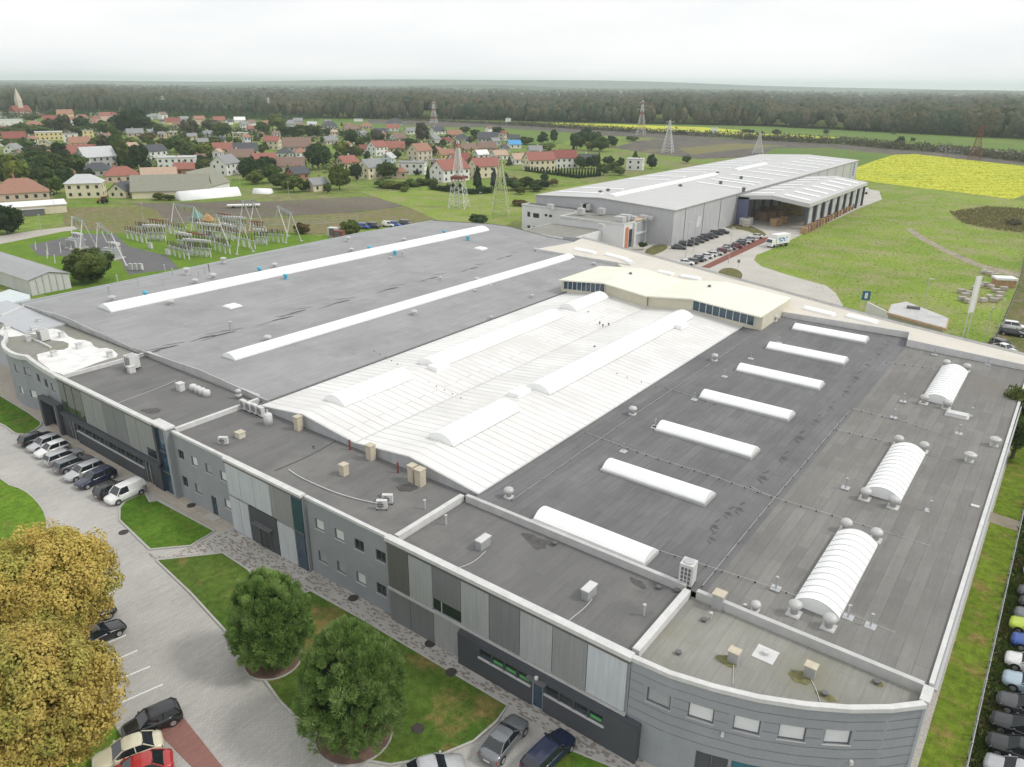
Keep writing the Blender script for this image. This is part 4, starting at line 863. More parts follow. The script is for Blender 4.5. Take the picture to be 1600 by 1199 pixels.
acunit(606, 787, 8, 'white air conditioner on the front roof, behind its overlapping twin', 1.0, 1.0, .4, R(35))
acunit(350, 695, 8, 'lone white air conditioner near the front parapet of the entrance roof', 1.0, .95, .4, R(35))
acunit(1073, 911, 8.3, 'tall white ventilated cooling unit where three roof upstands meet', 1.1, 2.0, 1.1, R(5), None, True)
acunit(208, 575, 8.2, 'big white cooling unit at the corner between whitewashed and dark roofs', 1.5, 1.9, 1.4, R(5), None, True)
acunit(69, 532, 8.0, 'white cooling unit standing in the whitewashed left wing roof', 1.4, 1.8, 1.2, R(5), None, True)
for p in ((382, 640), (391, 644), (400, 647), (409, 651)): acunit(*p, 8.05, 'white air conditioner in the row at the white roof corner', 1.0, 1.25, .45, R(-5), p[0])
x, y = at(420, 664, 8); t = thing('steel_tank', 'white cylindrical tank with conical top by the white roof corner', 'tank', (x, y, 8))
MB().lathe(0, 0, [(.5, 0), (.5, 1.3), (.3, 1.5), (.1, 1.55), (.1, 1.8)], 14).build('shell', M_trimw, t, True); MB().lathe(0, 0, [(.13, 1.8), (.13, 1.9), (.02, 1.95)], 8).build('cap', M_metal, t)
for px, py in ((302, 607), (309, 610), (316, 613), (323, 616)):
    x, y = at(px, py, 8.3); o = MB().lathe(x, y, [(.45, 8.0), (.48, 8.5), (.45, 8.75), (.3, 8.85)], 12).build('roof_drum', M_trimw, None, True); tag(o, 'white round drum in the row of four by the dark upstand', 'drum', 'white drums on the front roof', px)
# ================================================================ BUILDINGS BEHIND
GZ = lev[0]+.003
wz = [(-147, 10.7), (-121.7, 12.0), (-96.6, 10.7)]; W0, W1 = 208.7, 421.0
wh = thing('warehouse', 'very long pale grey metal warehouse with white roof strips behind the factory', 'warehouse', (-121, 300, 0), world=True)
mb = MB(); mb.box(-147, -96.6, W0, W1, 0, 10.68); mb.add([(-147, W0, 10.68), (-96.6, W0, 10.68), (-121.7, W0, 11.95)], [(0, 1, 2)]); mb.build('wall', M_whwall, wh)
mb = MB(); mb.add(*zgrid([(-147.4, 10.75), (-121.7, 12.05), (-96.2, 10.75)], W0-.4, W1+.3)); mb.build('roof', M_whroof, wh)
mb = MB()
for a, b in (((-147.4, 10.75), (-121.7, 12.05)), ((-121.7, 12.05), (-96.2, 10.75))): mb.bar((a[0], W0-.4, a[1]), (b[0], W0-.4, b[1]), .16)
mb.bar((-96.2, W0-.4, 10.72), (-96.2, W1, 10.72), .14); mb.build('eaves_trim', M_trim, wh)
for k in range(15):
    y = W0+8+k*13.7; MB().box(-96.595, -96.5, y, y+.14, 0, 10.6).build('downpipe', M_steel, wh)
for a, b in (((958, 306), (1118, 272)), ((1150, 265.5), (1200, 256))):
    p0, p1 = at(*a, 12.2), at(*b, 12.2); MB().barrel((-121.7, p0[1]), (-121.7, p1[1]), 3.4, .45, 11.95, 8).build('ridge_rooflight', M_sky, wh)
def strips(lst, xa, xb, za, zb):
    for px, py in lst:
        y = at(px, py, (za+zb)/2)[1]
        MB().add([(xa, y-.75, za), (xb, y-.75, zb), (xb, y+.75, zb), (xa, y+.75, za), (xa, y-.75, za+.3), (xb, y-.75, zb+.3), (xb, y+.75, zb+.3), (xa, y+.75, za+.3)],
                 [(4, 5, 6, 7), (0, 1, 5, 4), (1, 2, 6, 5), (2, 3, 7, 6), (3, 0, 4, 7)]).build('rooflight_strip', M_sky, wh)
strips([(910, 302), (942, 295.5), (1012, 281), (1036, 276), (1070, 269.5), (1090, 266), (1108, 262), (1124, 258.5), (1140, 255), (1155, 252), (1168, 249.5)], -144.5, -127.5, 10.9, 11.75)
strips([(1109, 289), (1132, 284), (1143, 281.6), (1164, 277), (1186, 271), (1205, 267.5), (1227, 264), (1243, 259.5), (1258, 256), (1270, 253), (1284, 250)], -116.5, -99.5, 11.8, 10.95)
for p in ((963, 307), (1015, 296), (1080, 282), (1063, 292), (1121, 272), (938, 302), (950, 299), (1126, 287), (1158, 279), (1162, 297)):
    x, y = at(*p, 11.6); MB().obox(x, y, 10.9, .9, .9, 1.0).lathe(x, y, [(.4, 11.9), (.8, 12.1), (.8, 12.3), (.1, 12.6)], 8).build('roof_vent', M_steel, wh)
M_bluel = plain('blue_lettering', (.12, .17, .42), .6, 0, .08, 1)
for k, z in enumerate((3.6, 4.9, 6.2, 7.5, 8.8)): MB().box(-96.55, -96.5, 413.5, 416.2, z, z+.9).build('blue_sign_letter', M_bluel, wh)
# loading canopy
C0, C1 = 259.0, 336.0
cn = thing('loading_canopy', 'open loading canopy on dark posts along the right side of the warehouse', 'canopy', (-84, 290, 0), world=True)
cp = [(-96.1, 9.9), (-84.5, 10.9), (-72.0, 9.3)]
mb = MB(); mb.add(*zgrid(cp, C0, C1)); mb.add([(p[0], C0, p[1]-.02) for p in cp]+[(p[0], C0, p[1]-1.3) for p in cp[::-1]], [(0, 5, 4, 1), (1, 4, 3, 2)][::1])
mb.add([(-72.0, C0, 9.28), (-72.0, C1, 9.28), (-72.0, C1, 8.1), (-72.0, C0, 8.1)], [(3, 2, 1, 0)]); mb.build('roof', M_whroof, cn)
for i in range(7):
    y = C0+5+i*10.3
    for a, b in (((-94.5, 10.08), (-86.3, 10.79)), ((-82.5, 10.68), (-73.8, 9.56))):
        MB().add([(a[0], y, a[1]), (b[0], y, b[1]), (b[0], y+2.3, b[1]), (a[0], y+2.3, a[1]), (a[0], y, a[1]+.22), (b[0], y, b[1]+.22), (b[0], y+2.3, b[1]+.22), (a[0], y+2.3, a[1]+.22)], [(4, 5, 6, 7), (0, 1, 5, 4), (1, 2, 6, 5), (2, 3, 7, 6), (3, 0, 4, 7)]).build('rooflight_strip', M_sky, cn)
for i in range(9):
    y = C0+.6+i*9.4; MB().box(-73.2, -72.4, y, y+.7, 0, 8.9).build('post', M_dark, cn)
    MB().box(-95.9, -95.0, y+4, y+4.8, 0, 9.3).build('post', M_steel, cn)
    if i < 8: MB().box(-72.95, -72.85, y+3.2, y+7.0, 1.2, 8.0).build('curtain', plain('grey_curtain', (.42, .43, .45), .8), cn)
MB().box(-96.4, -92.4, C0, C0+.5, 0, 9.5).build('side_wall', plain('blue_wall', (.12, .13, .22), .7), cn)
# office
of = thing('office_building', 'white two storey office block in front of the long warehouse', 'office', (-126, 200, 0), world=True)
def bwin(parent, x0, x1, Y, z0, z1, m=None): MB().box(x0, x1, Y-.03, Y+.05, z0, z1).build('window', m or M_glass, parent)
M_wr = plain('white_render', (.66, .66, .655), .85, 0, .04, .3)
MB().box(-148.5, -127.5, 203, 208.6, 0, 8.0).build('wall', M_wr, of)
MB().box(-127.45, -105.2, 194.2, 208.62, 0, 7.4).build('wall', M_wr, of)
MB().box(-131, -112.5, 177, 194.1, 0, 5.0).build('link_wall', M_wr, of)
MB().box(-148.2, -127.8, 203.3, 208.4, 7.99, 8.03).build('roof', M_rooff, of); MB().box(-127.2, -105.5, 194.5, 208.4, 7.39, 7.43).build('roof', M_roofm, of); MB().box(-130.7, -112.8, 177.3, 194.0, 4.99, 5.03).build('roof', M_roofm, of)
MB().rail([(-148.5, 208), (-148.5, 203), (-127.5, 203)], .25, 7.9, 8.3).rail([(-127.4, 203), (-127.4, 194.2), (-105.2, 194.2), (-105.2, 208)], .3, 7.2, 7.75).build('coping', M_trimw, of)
for px0, py0, px1, py1 in ((824, 331, 828, 339), (833, 333, 842, 341), (851, 334.5, 855, 338.5), (858, 335.5, 862, 340), (824, 352, 828, 357), (833, 354, 842, 358), (850, 355, 854, 360), (857, 356, 861, 360), (879, 339, 883, 361), (890, 340, 894, 359)):
    a = onY(px0, py0, 202.9); b = onY(px1, py1, 202.9); bwin(of, a[0], b[0], 202.95, max(.4, b[1]), a[1])
for y0, y1, z0, z1, m in ((195.2, 197.0, .3, 6.4, plain('terracotta', (.50, .20, .10), .7)), (197.5, 199.2, .3, 5.6, M_glass), (201.4, 207.6, 4.2, 6.8, M_blindg), (201.4, 207.6, .5, 3.4, M_blindg)):
    MB().box(-105.2, -105.08, y0, y1, z0, z1).build('glazing', m, of)
MB().box(-105.19, -104.6, 199.7, 200.9, 0, 7.2).build('pier', M_trimw, of); MB().box(-105.19, -104.7, 201.0, 208.2, 3.5, 4.1).build('pier', M_trimw, of)
MB().box(-107.5, -104.6, 200.9, 208.3, 7.76, 7.9).build('wood_edge', plain('pale_wood', (.60, .45, .30), .8), of)
for px, py, s in ((860, 322, 1.2), (917, 322, 1.4), (924, 322, 1.4), (908, 329, 1.3), (940, 329, 1.3)):
    x, y = at(px, py, 9); y = min(y, 207.5); MB().obox(x, y, 8.0, 1.6*s, 1.3*s, 1.3*s).build('rooftop_unit', M_trim, of)
for px, py, s in ((969, 343, 1.7), (977, 340, 1.7), (989, 340, 1.3), (1005, 338, 1.2), (940, 350, .9), (1024, 336, 1.0)):
    x, y = at(px, py, 8.4); MB().obox(x, min(y, 207), 7.41, 1.8*s, 1.3*s, 1.1*s).build('rooftop_unit', M_trim, of)
# gatehouse
gh = thing('gatehouse', 'small flat-roofed gatehouse with timber fascia behind the beige roof', 'gatehouse', (-20, 158, 0), world=True)
gp = P([(1395, 478), (1417, 474), (1478, 498), (1474, 513), (1390, 490)], 3.6)
MB().prism([(p[0], p[1]) for p in gp], 0, 3.3).build('wall', plain('gate_wall', (.45, .42, .38)), gh); c_ = (sum(p[0] for p in gp)/5, sum(p[1] for p in gp)/5)
big = [(c_[0]+(p[0]-c_[0])*1.1, c_[1]+(p[1]-c_[1])*1.1) for p in gp]
MB().prism(big, 3.3, 3.75, 0, True, True).build('fascia', plain('terracotta_fascia', (.50, .33, .22), .8), gh); MB().prism([(c_[0]+(p[0]-c_[0])*1.06, c_[1]+(p[1]-c_[1])*1.06) for p in gp], 3.751, 3.82).build('roof', M_trim, gh)
x, y = at(1427, 482, 3.9); MB().obox(x, y, 3.821, 2.4, .9, .5, .2).build('rooftop_unit', M_steel, gh)
sw = P([(1356, 472), (1390, 489)], 3.2); wl_ = MB().rail(sw, .3, 0, 3.2).build('screen_wall', M_wr); tag(wl_, 'low grey screen wall leading to the gatehouse', 'wall')
# metal hall on the left
sh = thing('metal_hall', 'long grey metal hall with low gabled roof left of the factory', 'hall', (-195, 80, 0), world=True)
A_ = Vector(at(45, 438, 3.6)); B_ = Vector(at(107, 427, 3.6)); D_ = (Vector(at(-60, 372, 3.6))-A_).normalized(); LEN = 62
w_ = (B_-A_).length; nb = (B_-A_).normalized(); D_ = Vector((-nb.y, nb.x)) if Vector((-nb.y, nb.x)).dot(D_) > 0 else Vector((nb.y, -nb.x))
a0, b0, a1, b1 = A_, B_, A_+D_*LEN, B_+D_*LEN; m0 = (a0+b0)/2; m1 = (a1+b1)/2; zt = 4.6
M_hall = sheets('hall_cladding', (.60, .60, .60), (.52, .52, .53), (.36, .36, .37), 20, .8, .06, 'Z', .6, None, .06)
MB().add([(*a0, 0), (*b0, 0), (*b0, 3.6), (*m0, zt), (*a0, 3.6)], [(0, 1, 2, 3, 4)]).add([(*a0, 0), (*a1, 0), (*a1, 3.6), (*a0, 3.6)], [(0, 3, 2, 1)]).add([(*b0, 0), (*b1, 0), (*b1, 3.6), (*b0, 3.6)], [(0, 1, 2, 3)]).build('wall', M_hall, sh)
ov = nb*.4; q0 = -D_*.4
mb = MB(); mb.add([(*(a0-ov+q0), 3.6), (*(m0+q0), zt+.12), (*m1, zt+.12), (*(a1-ov), 3.6)], [(0, 1, 2, 3)]); mb.add([(*(b0+ov+q0), 3.6), (*(m0+q0), zt+.12), (*m1, zt+.12), (*(b1+ov), 3.6)], [(3, 2, 1, 0)]); mb.build('roof', M_whroof if 0 else plain('hall_roof', (.33, .335, .34), .7, 0, .07, .5), sh)
for k in range(1, 6): p = a0+(b0-a0)*k/6-D_*.05; MB().obox(p.x, p.y, 0, .25, .2, 3.6+min(k, 6-k)*.3, 0).build('pilaster', M_trim, sh)
an = thing('annex_building', 'pale flat-roofed annex touching the grey hall at the left edge', 'annex', (-170, 58, 0), world=True)
ap = P([(-30, 478), (-10, 462), (15, 453), (47, 462), (47, 468), (20, 474), (0, 492)], 4.6)
MB().prism(ap, 0, 4.5).build('wall', M_plastl, an); MB().prism([(p[0]*1.001, p[1]*1.001) for p in ap], 4.501, 4.7).build('roof', plain('annex_roof', (.55, .62, .62), .6, 0, .05, .5), an)
# ================================================================ HOUSES
def perp(px):       # ground direction that looks horizontal on the photo at this column
    x, y = at(px, 300, 0); return math.atan2(y, x)-pi/2
WALLC = {'white': (.72, .72, .70), 'cream': (.66, .60, .44), 'grey': (.42, .42, .42), 'tan': (.52, .42, .34), 'yellow': (.66, .56, .30), 'brick': (.34, .17, .12), 'pink': (.60, .45, .40), 'pale blue': (.55, .60, .66), 'beige': (.56, .50, .42)}
ROOFC = {'red': (.30, .125, .10), 'orange': (.32, .175, .125), 'brown': (.22, .15, .12), 'dark grey': (.085, .09, .10), 'grey': (.26, .265, .27), 'light grey': (.50, .51, .52), 'maroon': (.24, .085, .07), 'tan': (.45, .33, .25), 'blue': (.10, .33, .60), 'white': (.74, .74, .73), 'green grey': (.26, .26, .21)}
HM = {}
def hm(kind, c):
    k = kind+c
    if k not in HM:
        rgb = WALLC[c] if kind == 'w' else ROOFC[c]
        HM[k] = plain(('house_wall_' if kind == 'w' else 'house_roof_')+c.replace(' ', '_'), rgb, .85, 0, .08, .8, .3, 'Position', .05)
    return HM[k]
def house(px, py, wpx, wc, rc, typ='gable', st=1, ang=0, asp=1.25, label=None, where='in the village', pitch=.56, detail=True, wm=None):
    x, y = at(px, py, 0); d = dist(x, y); W_ = wm or wpx*d/F_PX*(1 if label else .9)
    a = perp(px)+R(ang); Lr = W_/(abs(cos(R(ang)))+abs(sin(R(ang)))/asp) if typ != 'flat' else W_
    if not label: asp = min(asp, 1.45)
    Lx = Lr; Ly = Lr/asp
    if Lx > 17 and typ != 'flat' and not wm: Lx = 17+ (Lx-17)*.6
    hw = 2.9*st+.2; back = abs(sin(R(ang)))*Lx/2*.5+abs(cos(R(ang)))*Ly/2*.5
    n = math.hypot(x, y); cx, cy = x+x/n*back, y+y/n*back
    lab = label or '%s%s house, %s %s roof, %s' % ('' if st < 2 else 'tall ', wc, rc, {'gable': 'gabled', 'hip': 'hipped', 'flat': 'flat'}[typ], where)
    t = thing('village_house', lab, 'house', (cx, cy, 0), a, 'houses of the village', px=None if label else px)
    hx, hy = Lx/2, Ly/2; mw, mr = hm('w', wc), hm('r', rc); rg = random.Random(int(px*7+py*3))
    MB().box(-hx, hx, -hy, hy, 0, hw).build('wall', mw, t)
    o = .45; rh = pitch*hy*2*.75
    if typ == 'flat':
        r_ = MB().box(-hx-.25, hx+.25, -hy-.25, hy+.25, hw, hw+.35).build('roof', mr, t); rh = .35
    elif typ == 'gable':
        m = MB(); z0 = hw-.15; zt_ = hw+rh; th = .22
        m.add([(-hx-o, -hy-o, z0), (hx+o, -hy-o, z0), (hx+o, 0, zt_), (-hx-o, 0, zt_), (hx+o, hy+o, z0), (-hx-o, hy+o, z0),
               (-hx-o, -hy-o, z0-th), (hx+o, -hy-o, z0-th), (hx+o, 0, zt_-th), (-hx-o, 0, zt_-th), (hx+o, hy+o, z0-th), (-hx-o, hy+o, z0-th)],
              [(0, 1, 2, 3), (3, 2, 4, 5), (6, 0, 3, 9), (9, 3, 5, 11), (1, 7, 8, 2), (2, 8, 10, 4), (0, 6, 7, 1), (5, 4, 10, 11), (7, 6, 9, 8), (8, 9, 11, 10)]); r_ = m.build('roof', mr, t)
        MB().add([(-hx, -hy, hw), (-hx, hy, hw), (-hx, 0, zt_-.2)], [(0, 2, 1)]).build('gable', mw, t); MB().add([(hx, -hy, hw), (hx, hy, hw), (hx, 0, zt_-.2)], [(0, 1, 2)]).build('gable', mw, t)
    else:
        k = max(.5, hx-hy*.9); m = MB(); z0 = hw-.1; zt_ = hw+rh*.85
        m.add([(-hx-o, -hy-o, z0), (hx+o, -hy-o, z0), (hx+o, hy+o, z0), (-hx-o, hy+o, z0), (-k, 0, zt_), (k, 0, zt_)], [(0, 1, 5, 4), (1, 2, 5), (2, 3, 4, 5), (3, 0, 4), (3, 2, 1, 0)]); r_ = m.build('roof', mr, t)
    if detail:
        cx_ = rg.uniform(-.5, .5)*hx; MB().box(cx_-.35, cx_+.35, .2, .9, hw, hw+rh+.9).build('chimney', hm('w', 'brick') if rg.random() < .6 else M_trimw, r_)
        for s_ in range(st):
            z = .9+s_*2.9
            nx_ = max(2, int(Lx/3.2))
            for k in range(nx_):
                xx = -hx+(k+.5)*Lx/nx_
                for sg in (-1,): MB().box(xx-.55, xx+.55, sg*hy-.06, sg*hy+.02, z, z+1.3).build('window', M_glass, t)
            ny_ = max(1, int(Ly/3.6))
            for k in range(ny_):
                yy = -hy+(k+.5)*Ly/ny_
                for sg in (-1, 1): MB().box(sg*hx-.05, sg*hx+.05, yy-.5, yy+.5, z, z+1.3).build('window', M_glass, t)
        if typ == 'gable' and rh > 2:
            for sg in (-1, 1): MB().box(sg*hx-.05, sg*hx+.05, -.5, .5, hw+.2, hw+1.3).build('window', M_glass, t)
    return t
NEAR, MID, FAR = 'in the near village', 'in the middle village', 'in the far village'
H = [(137, 309, 48, 'cream', 'light grey', 'hip', 2, -12, 1.5, 'cream two storey house with low light grey roof behind the tractor'),
 (35, 312, 66, 'tan', 'orange', 'hip', 1, 0, 1.5, 'bungalow with broad orange-red hipped roof behind the white shed'),
 (194, 309, 36, 'cream', 'dark grey', 'gable', 1, 60, 1.3, 'cream gabled house with dark slate roof beside the two storey cream house'),
 (155, 275, 40, 'grey', 'dark grey', 'hip', 1, -5, 1.6, None), (192, 284, 50, 'tan', 'red', 'hip', 1, 5, 1.6, None), (154, 262, 52, 'grey', 'light grey', 'gable', 2, 20, 1.4, None),
 (130, 247, 40, 'brick', 'red', 'gable', 1, -4, 1.5, None), (125, 230, 30, 'cream', 'orange', 'gable', 1, 10, 1.5, None), (112, 222, 17, 'white', 'grey', 'flat', 2, -10, 1.1, None),
 (139, 216, 14, 'yellow', 'grey', 'flat', 2, 0, 1, None), (78, 219, 34, 'yellow', 'light grey', 'flat', 2, 0, 2.4, None), (72, 231, 14, 'cream', 'grey', 'gable', 1, 80, 1.2, None), (22, 240, 24, 'white', 'grey', 'gable', 1, 60, 1.3, None),
 (2, 229, 12, 'white', 'grey', 'gable', 1, 60, 1.3, None), (24, 222, 28, 'tan', 'maroon', 'gable', 1, 0, 1.6, None), (54, 202, 26, 'tan', 'orange', 'hip', 1, 0, 2, None), (14, 197, 34, 'white', 'light grey', 'flat', 2, 0, 2.6, None),
 (103, 186, 22, 'yellow', 'orange', 'gable', 2, 10, 1.5, None), (165, 189, 16, 'pink', 'red', 'gable', 2, 15, 1.3, None), (185, 192, 16, 'tan', 'maroon', 'gable', 1, 0, 1.4, None), (150, 190, 14, 'pink', 'red', 'hip', 1, 0, 1.4, None), (175, 184, 18, 'white', 'maroon', 'hip', 1, 0, 1.6, None),
 (113, 196, 14, 'white', 'red', 'gable', 2, 50, 1.3, None), (80, 191, 18, 'pink', 'maroon', 'gable', 1, 0, 1.6, None), (148, 202, 14, 'white', 'red', 'gable', 2, 60, 1.3, None), (160, 206, 16, 'white', 'brown', 'gable', 1, 0, 1.4, None), (150, 181, 15, 'white', 'light grey', 'flat', 1, 0, 1.8, None), (2, 184, 12, 'white', 'grey', 'gable', 1, 0, 1.5, None),
 (62, 184, 14, 'yellow', 'brown', 'gable', 1, 30, 1.4, None), (92, 190, 14, 'grey', 'grey', 'gable', 1, 0, 1.6, None), (128, 188, 16, 'white', 'red', 'gable', 1, 30, 1.4, None), (196, 186, 14, 'tan', 'red', 'gable', 1, 10, 1.5, None), (170, 199, 12, 'white', 'maroon', 'gable', 1, 30, 1.5, None),
 (279, 264, 48, 'white', 'light grey', 'flat', 2, -8, 1.8, 'large white flat-roofed block of houses behind the barns'), (290, 273, 30, 'brick', 'red', 'gable', 1, -5, 1.4, None), (243, 252, 36, 'white', 'dark grey', 'gable', 2, 35, 1.4, None),
 (354, 274, 40, 'white', 'grey', 'gable', 2, 55, 1.3, 'white two storey gabled house with balcony right of the barns'), (350, 240, 30, 'tan', 'red', 'gable', 1, 0, 1.4, None), (385, 242, 36, 'beige', 'dark grey', 'gable', 1, 0, 1.5, None), (378, 253, 38, 'beige', 'brown', 'gable', 1, 0, 1.9, None),
 (262, 212, 28, 'cream', 'light grey', 'flat', 1, 0, 2, None), (255, 187, 14, 'white', 'brown', 'gable', 2, 40, 1.3, None), (270, 195, 22, 'yellow', 'maroon', 'gable', 1, 10, 1.6, None), (281, 201, 18, 'cream', 'brown', 'gable', 1, 0, 1.5, None), (312, 195, 18, 'tan', 'orange', 'gable', 2, 20, 1.4, None),
 (343, 192, 17, 'tan', 'red', 'gable', 1, 0, 1.4, None), (358, 195, 13, 'white', 'dark grey', 'gable', 1, 50, 1.3, None), (375, 192, 16, 'white', 'white', 'gable', 1, 0, 1.5, None), (383, 204, 14, 'white', 'grey', 'gable', 2, 20, 1.2, None), (325, 215, 18, 'grey', 'grey', 'gable', 1, 30, 1.5, None), (212, 214, 22, 'tan', 'grey', 'gable', 1, 0, 1.8, None), (376, 214, 24, 'cream', 'light grey', 'flat', 1, 0, 2, None),
 (245, 186, 14, 'grey', 'grey', 'gable', 1, 0, 1.6, None), (232, 187, 12, 'white', 'grey', 'gable', 1, 0, 1.4, None), (288, 190, 14, 'grey', 'grey', 'gable', 1, 20, 1.4, None), (300, 200, 14, 'white', 'grey', 'gable', 1, 0, 1.4, None), (238, 212, 16, 'beige', 'grey', 'gable', 1, 20, 1.6, None),
 (427, 234, 28, 'cream', 'red', 'gable', 2, -20, 1.3, None), (446, 247, 26, 'white', 'dark grey', 'hip', 1, 0, 1.3, None), (470, 246, 24, 'white', 'orange', 'hip', 1, 10, 1.2, None), (465, 236, 46, 'grey', 'brown', 'gable', 1, 0, 2.4, None), (413, 259, 40, 'cream', 'red', 'gable', 1, 15, 1.5, None), (456, 268, 44, 'beige', 'brown', 'gable', 1, -5, 2, None),
 (466, 281, 34, 'brick', 'dark grey', 'gable', 1, 35, 1.3, 'brick house with dark slate roof behind the cream cottage'), (496, 299, 34, 'cream', 'grey', 'gable', 1, 35, 1.3, 'cream cottage with steep grey roof at the edge of the ploughed field'), (542, 263, 36, 'cream', 'red', 'gable', 1, 40, 1.3, 'cream house with bright red roof behind the round yellow-green tree'),
 (581, 280, 42, 'cream', 'grey', 'gable', 2, 40, 1.3, 'tall cream house with grey roof above the hedge'), (516, 226, 26, 'beige', 'grey', 'gable', 1, 30, 1.4, None), (549, 207, 26, 'tan', 'brown', 'gable', 1, 20, 1.4, None), (572, 202, 20, 'tan', 'orange', 'hip', 1, 0, 1.5, None), (392, 197, 18, 'white', 'brown', 'gable', 1, 50, 1.3, None), (394, 207, 14, 'white', 'red', 'gable', 1, 0, 1.3, None),
 (417, 198, 16, 'tan', 'orange', 'gable', 1, 10, 1.4, None), (450, 198, 20, 'grey', 'grey', 'gable', 1, 10, 1.6, None), (515, 201, 26, 'grey', 'dark grey', 'hip', 1, 0, 1.6, None), (488, 199, 14, 'white', 'light grey', 'gable', 1, 0, 1.6, None), (466, 193, 14, 'grey', 'grey', 'gable', 1, 0, 1.5, None),
 (645, 273, 40, 'white', 'grey', 'flat', 2, -12, 1.5, 'white cube-shaped flat-roofed house above the hedge'), (624, 278, 26, 'tan', 'orange', 'hip', 1, 0, 1.5, None), (607, 255, 26, 'pale blue', 'light grey', 'gable', 1, 70, 1.3, None), (590, 244, 34, 'white', 'red', 'gable', 2, 45, 1.3, None), (616, 238, 34, 'tan', 'red', 'gable', 1, 0, 1.8, None),
 (656, 251, 42, 'beige', 'orange', 'gable', 2, 45, 1.3, None), (697, 249, 32, 'yellow', 'orange', 'gable', 1, 25, 1.4, None), (731, 240, 34, 'yellow', 'brown', 'gable', 1, 35, 1.5, None), (718, 258, 40, 'white', 'maroon', 'gable', 1, 30, 1.4, None),
 (703, 284, 60, 'white', 'red', 'gable', 2, 40, 1.6, 'large white house with long red dormered roof behind the near lattice mast'), (757, 278, 50, 'cream', 'red', 'gable', 2, 30, 1.6, 'large cream house with red roof between the two near lattice masts'),
 (752, 249, 26, 'white', 'white', 'gable', 1, 30, 1.3, None), (622, 222, 30, 'white', 'brown', 'gable', 1, 40, 1.3, None), (678, 224, 24, 'white', 'grey', 'gable', 1, 60, 1.3, None), (684, 210, 26, 'white', 'dark grey', 'gable', 1, 30, 1.5, None), (710, 216, 26, 'tan', 'orange', 'gable', 1, 10, 1.5, None), (617, 197, 28, 'grey', 'dark grey', 'hip', 1, 0, 1.6, None),
 (614, 205, 20, 'white', 'red', 'gable', 1, 0, 1.6, None), (642, 210, 20, 'white', 'grey', 'gable', 1, 20, 1.4, None), (595, 213, 22, 'grey', 'dark grey', 'gable', 1, 0, 1.4, None), (566, 214, 16, 'white', 'grey', 'gable', 1, 40, 1.3, None), (722, 222, 22, 'grey', 'dark grey', 'hip', 1, 0, 1.3, None), (679, 268, 16, 'grey', 'grey', 'flat', 2, 0, 1.1, None), (573, 240, 22, 'white', 'maroon', 'gable', 1, 0, 1.5, None), (560, 190, 14, 'white', 'grey', 'flat', 1, 0, 2, None),
 (842, 267, 50, 'cream', 'red', 'gable', 2, 25, 1.7, 'cream house with red roof and pale dormers above the thuja hedge'), (881, 263, 40, 'white', 'maroon', 'gable', 2, 20, 1.4, 'white house with dark red roof next to the cream dormered one'), (811, 257, 34, 'white', 'tan', 'gable', 1, 30, 1.3, None), (836, 242, 24, 'grey', 'grey', 'gable', 1, 10, 1.3, None),
 (780, 250, 30, 'white', 'tan', 'gable', 1, 30, 1.4, None), (787, 239, 20, 'grey', 'dark grey', 'gable', 1, 70, 1.3, None), (803, 232, 22, 'white', 'blue', 'gable', 1, 20, 1.4, 'house with bright blue roof at the right of the village'), (760, 238, 32, 'tan', 'brown', 'gable', 1, 10, 1.6, None), (762, 222, 32, 'grey', 'dark grey', 'gable', 1, 0, 1.7, None), (773, 227, 20, 'grey', 'grey', 'gable', 1, 40, 1.3, None),
 (803, 222, 18, 'grey', 'dark grey', 'gable', 1, 0, 1.4, None), (918, 258, 32, 'grey', 'dark grey', 'gable', 1, 20, 1.4, 'low dark-roofed house among trees right of the thuja hedge'), (992, 266, 24, 'white', 'beige' if 0 else 'light grey', 'flat', 2, -10, 1.4, 'pale cube-shaped building beside the left corner of the warehouse')]
for h in H:
    px, py, wpx, wc, rc, typ, st, ang, asp, lab = h
    house(px, py, wpx, wc, rc, typ, st, ang, asp, lab, NEAR if py > 240 else (MID if py > 205 else FAR), detail=py > 200)
# further small houses that fill the streets
rgh = random.Random(19); placed = [(h[0], h[1], h[2]) for h in H]
for i in range(150):
    px = rgh.uniform(0, 790); lo = 193 if px < 560 else 210; hi = float(np.interp(px, [0, 250, 400, 560, 800], [262, 262, 250, 244, 250])); py = lo+(hi-lo)*rgh.random()**1.3
    sz = rgh.uniform(15, 20)*(.55+.45*(py-190)/60)
    if any(abs(px-a) < (b_+sz)*.5 and abs(py-c) < 5+sz*.12 for a, c, b_ in placed): continue
    placed.append((px, py, sz)); wc = rgh.choice(['white', 'white', 'cream', 'beige', 'grey', 'tan', 'pale blue']); rc = rgh.choice(['red', 'brown', 'brown', 'dark grey', 'grey', 'maroon', 'tan', 'orange'])
    house(px, py, sz, wc, rc, 'gable', rgh.choice([1, 1, 2]), rgh.choice([0, 25, 50, 65, -35]), 1.3, None, NEAR if py > 240 else (MID if py > 205 else FAR), detail=py > 215)
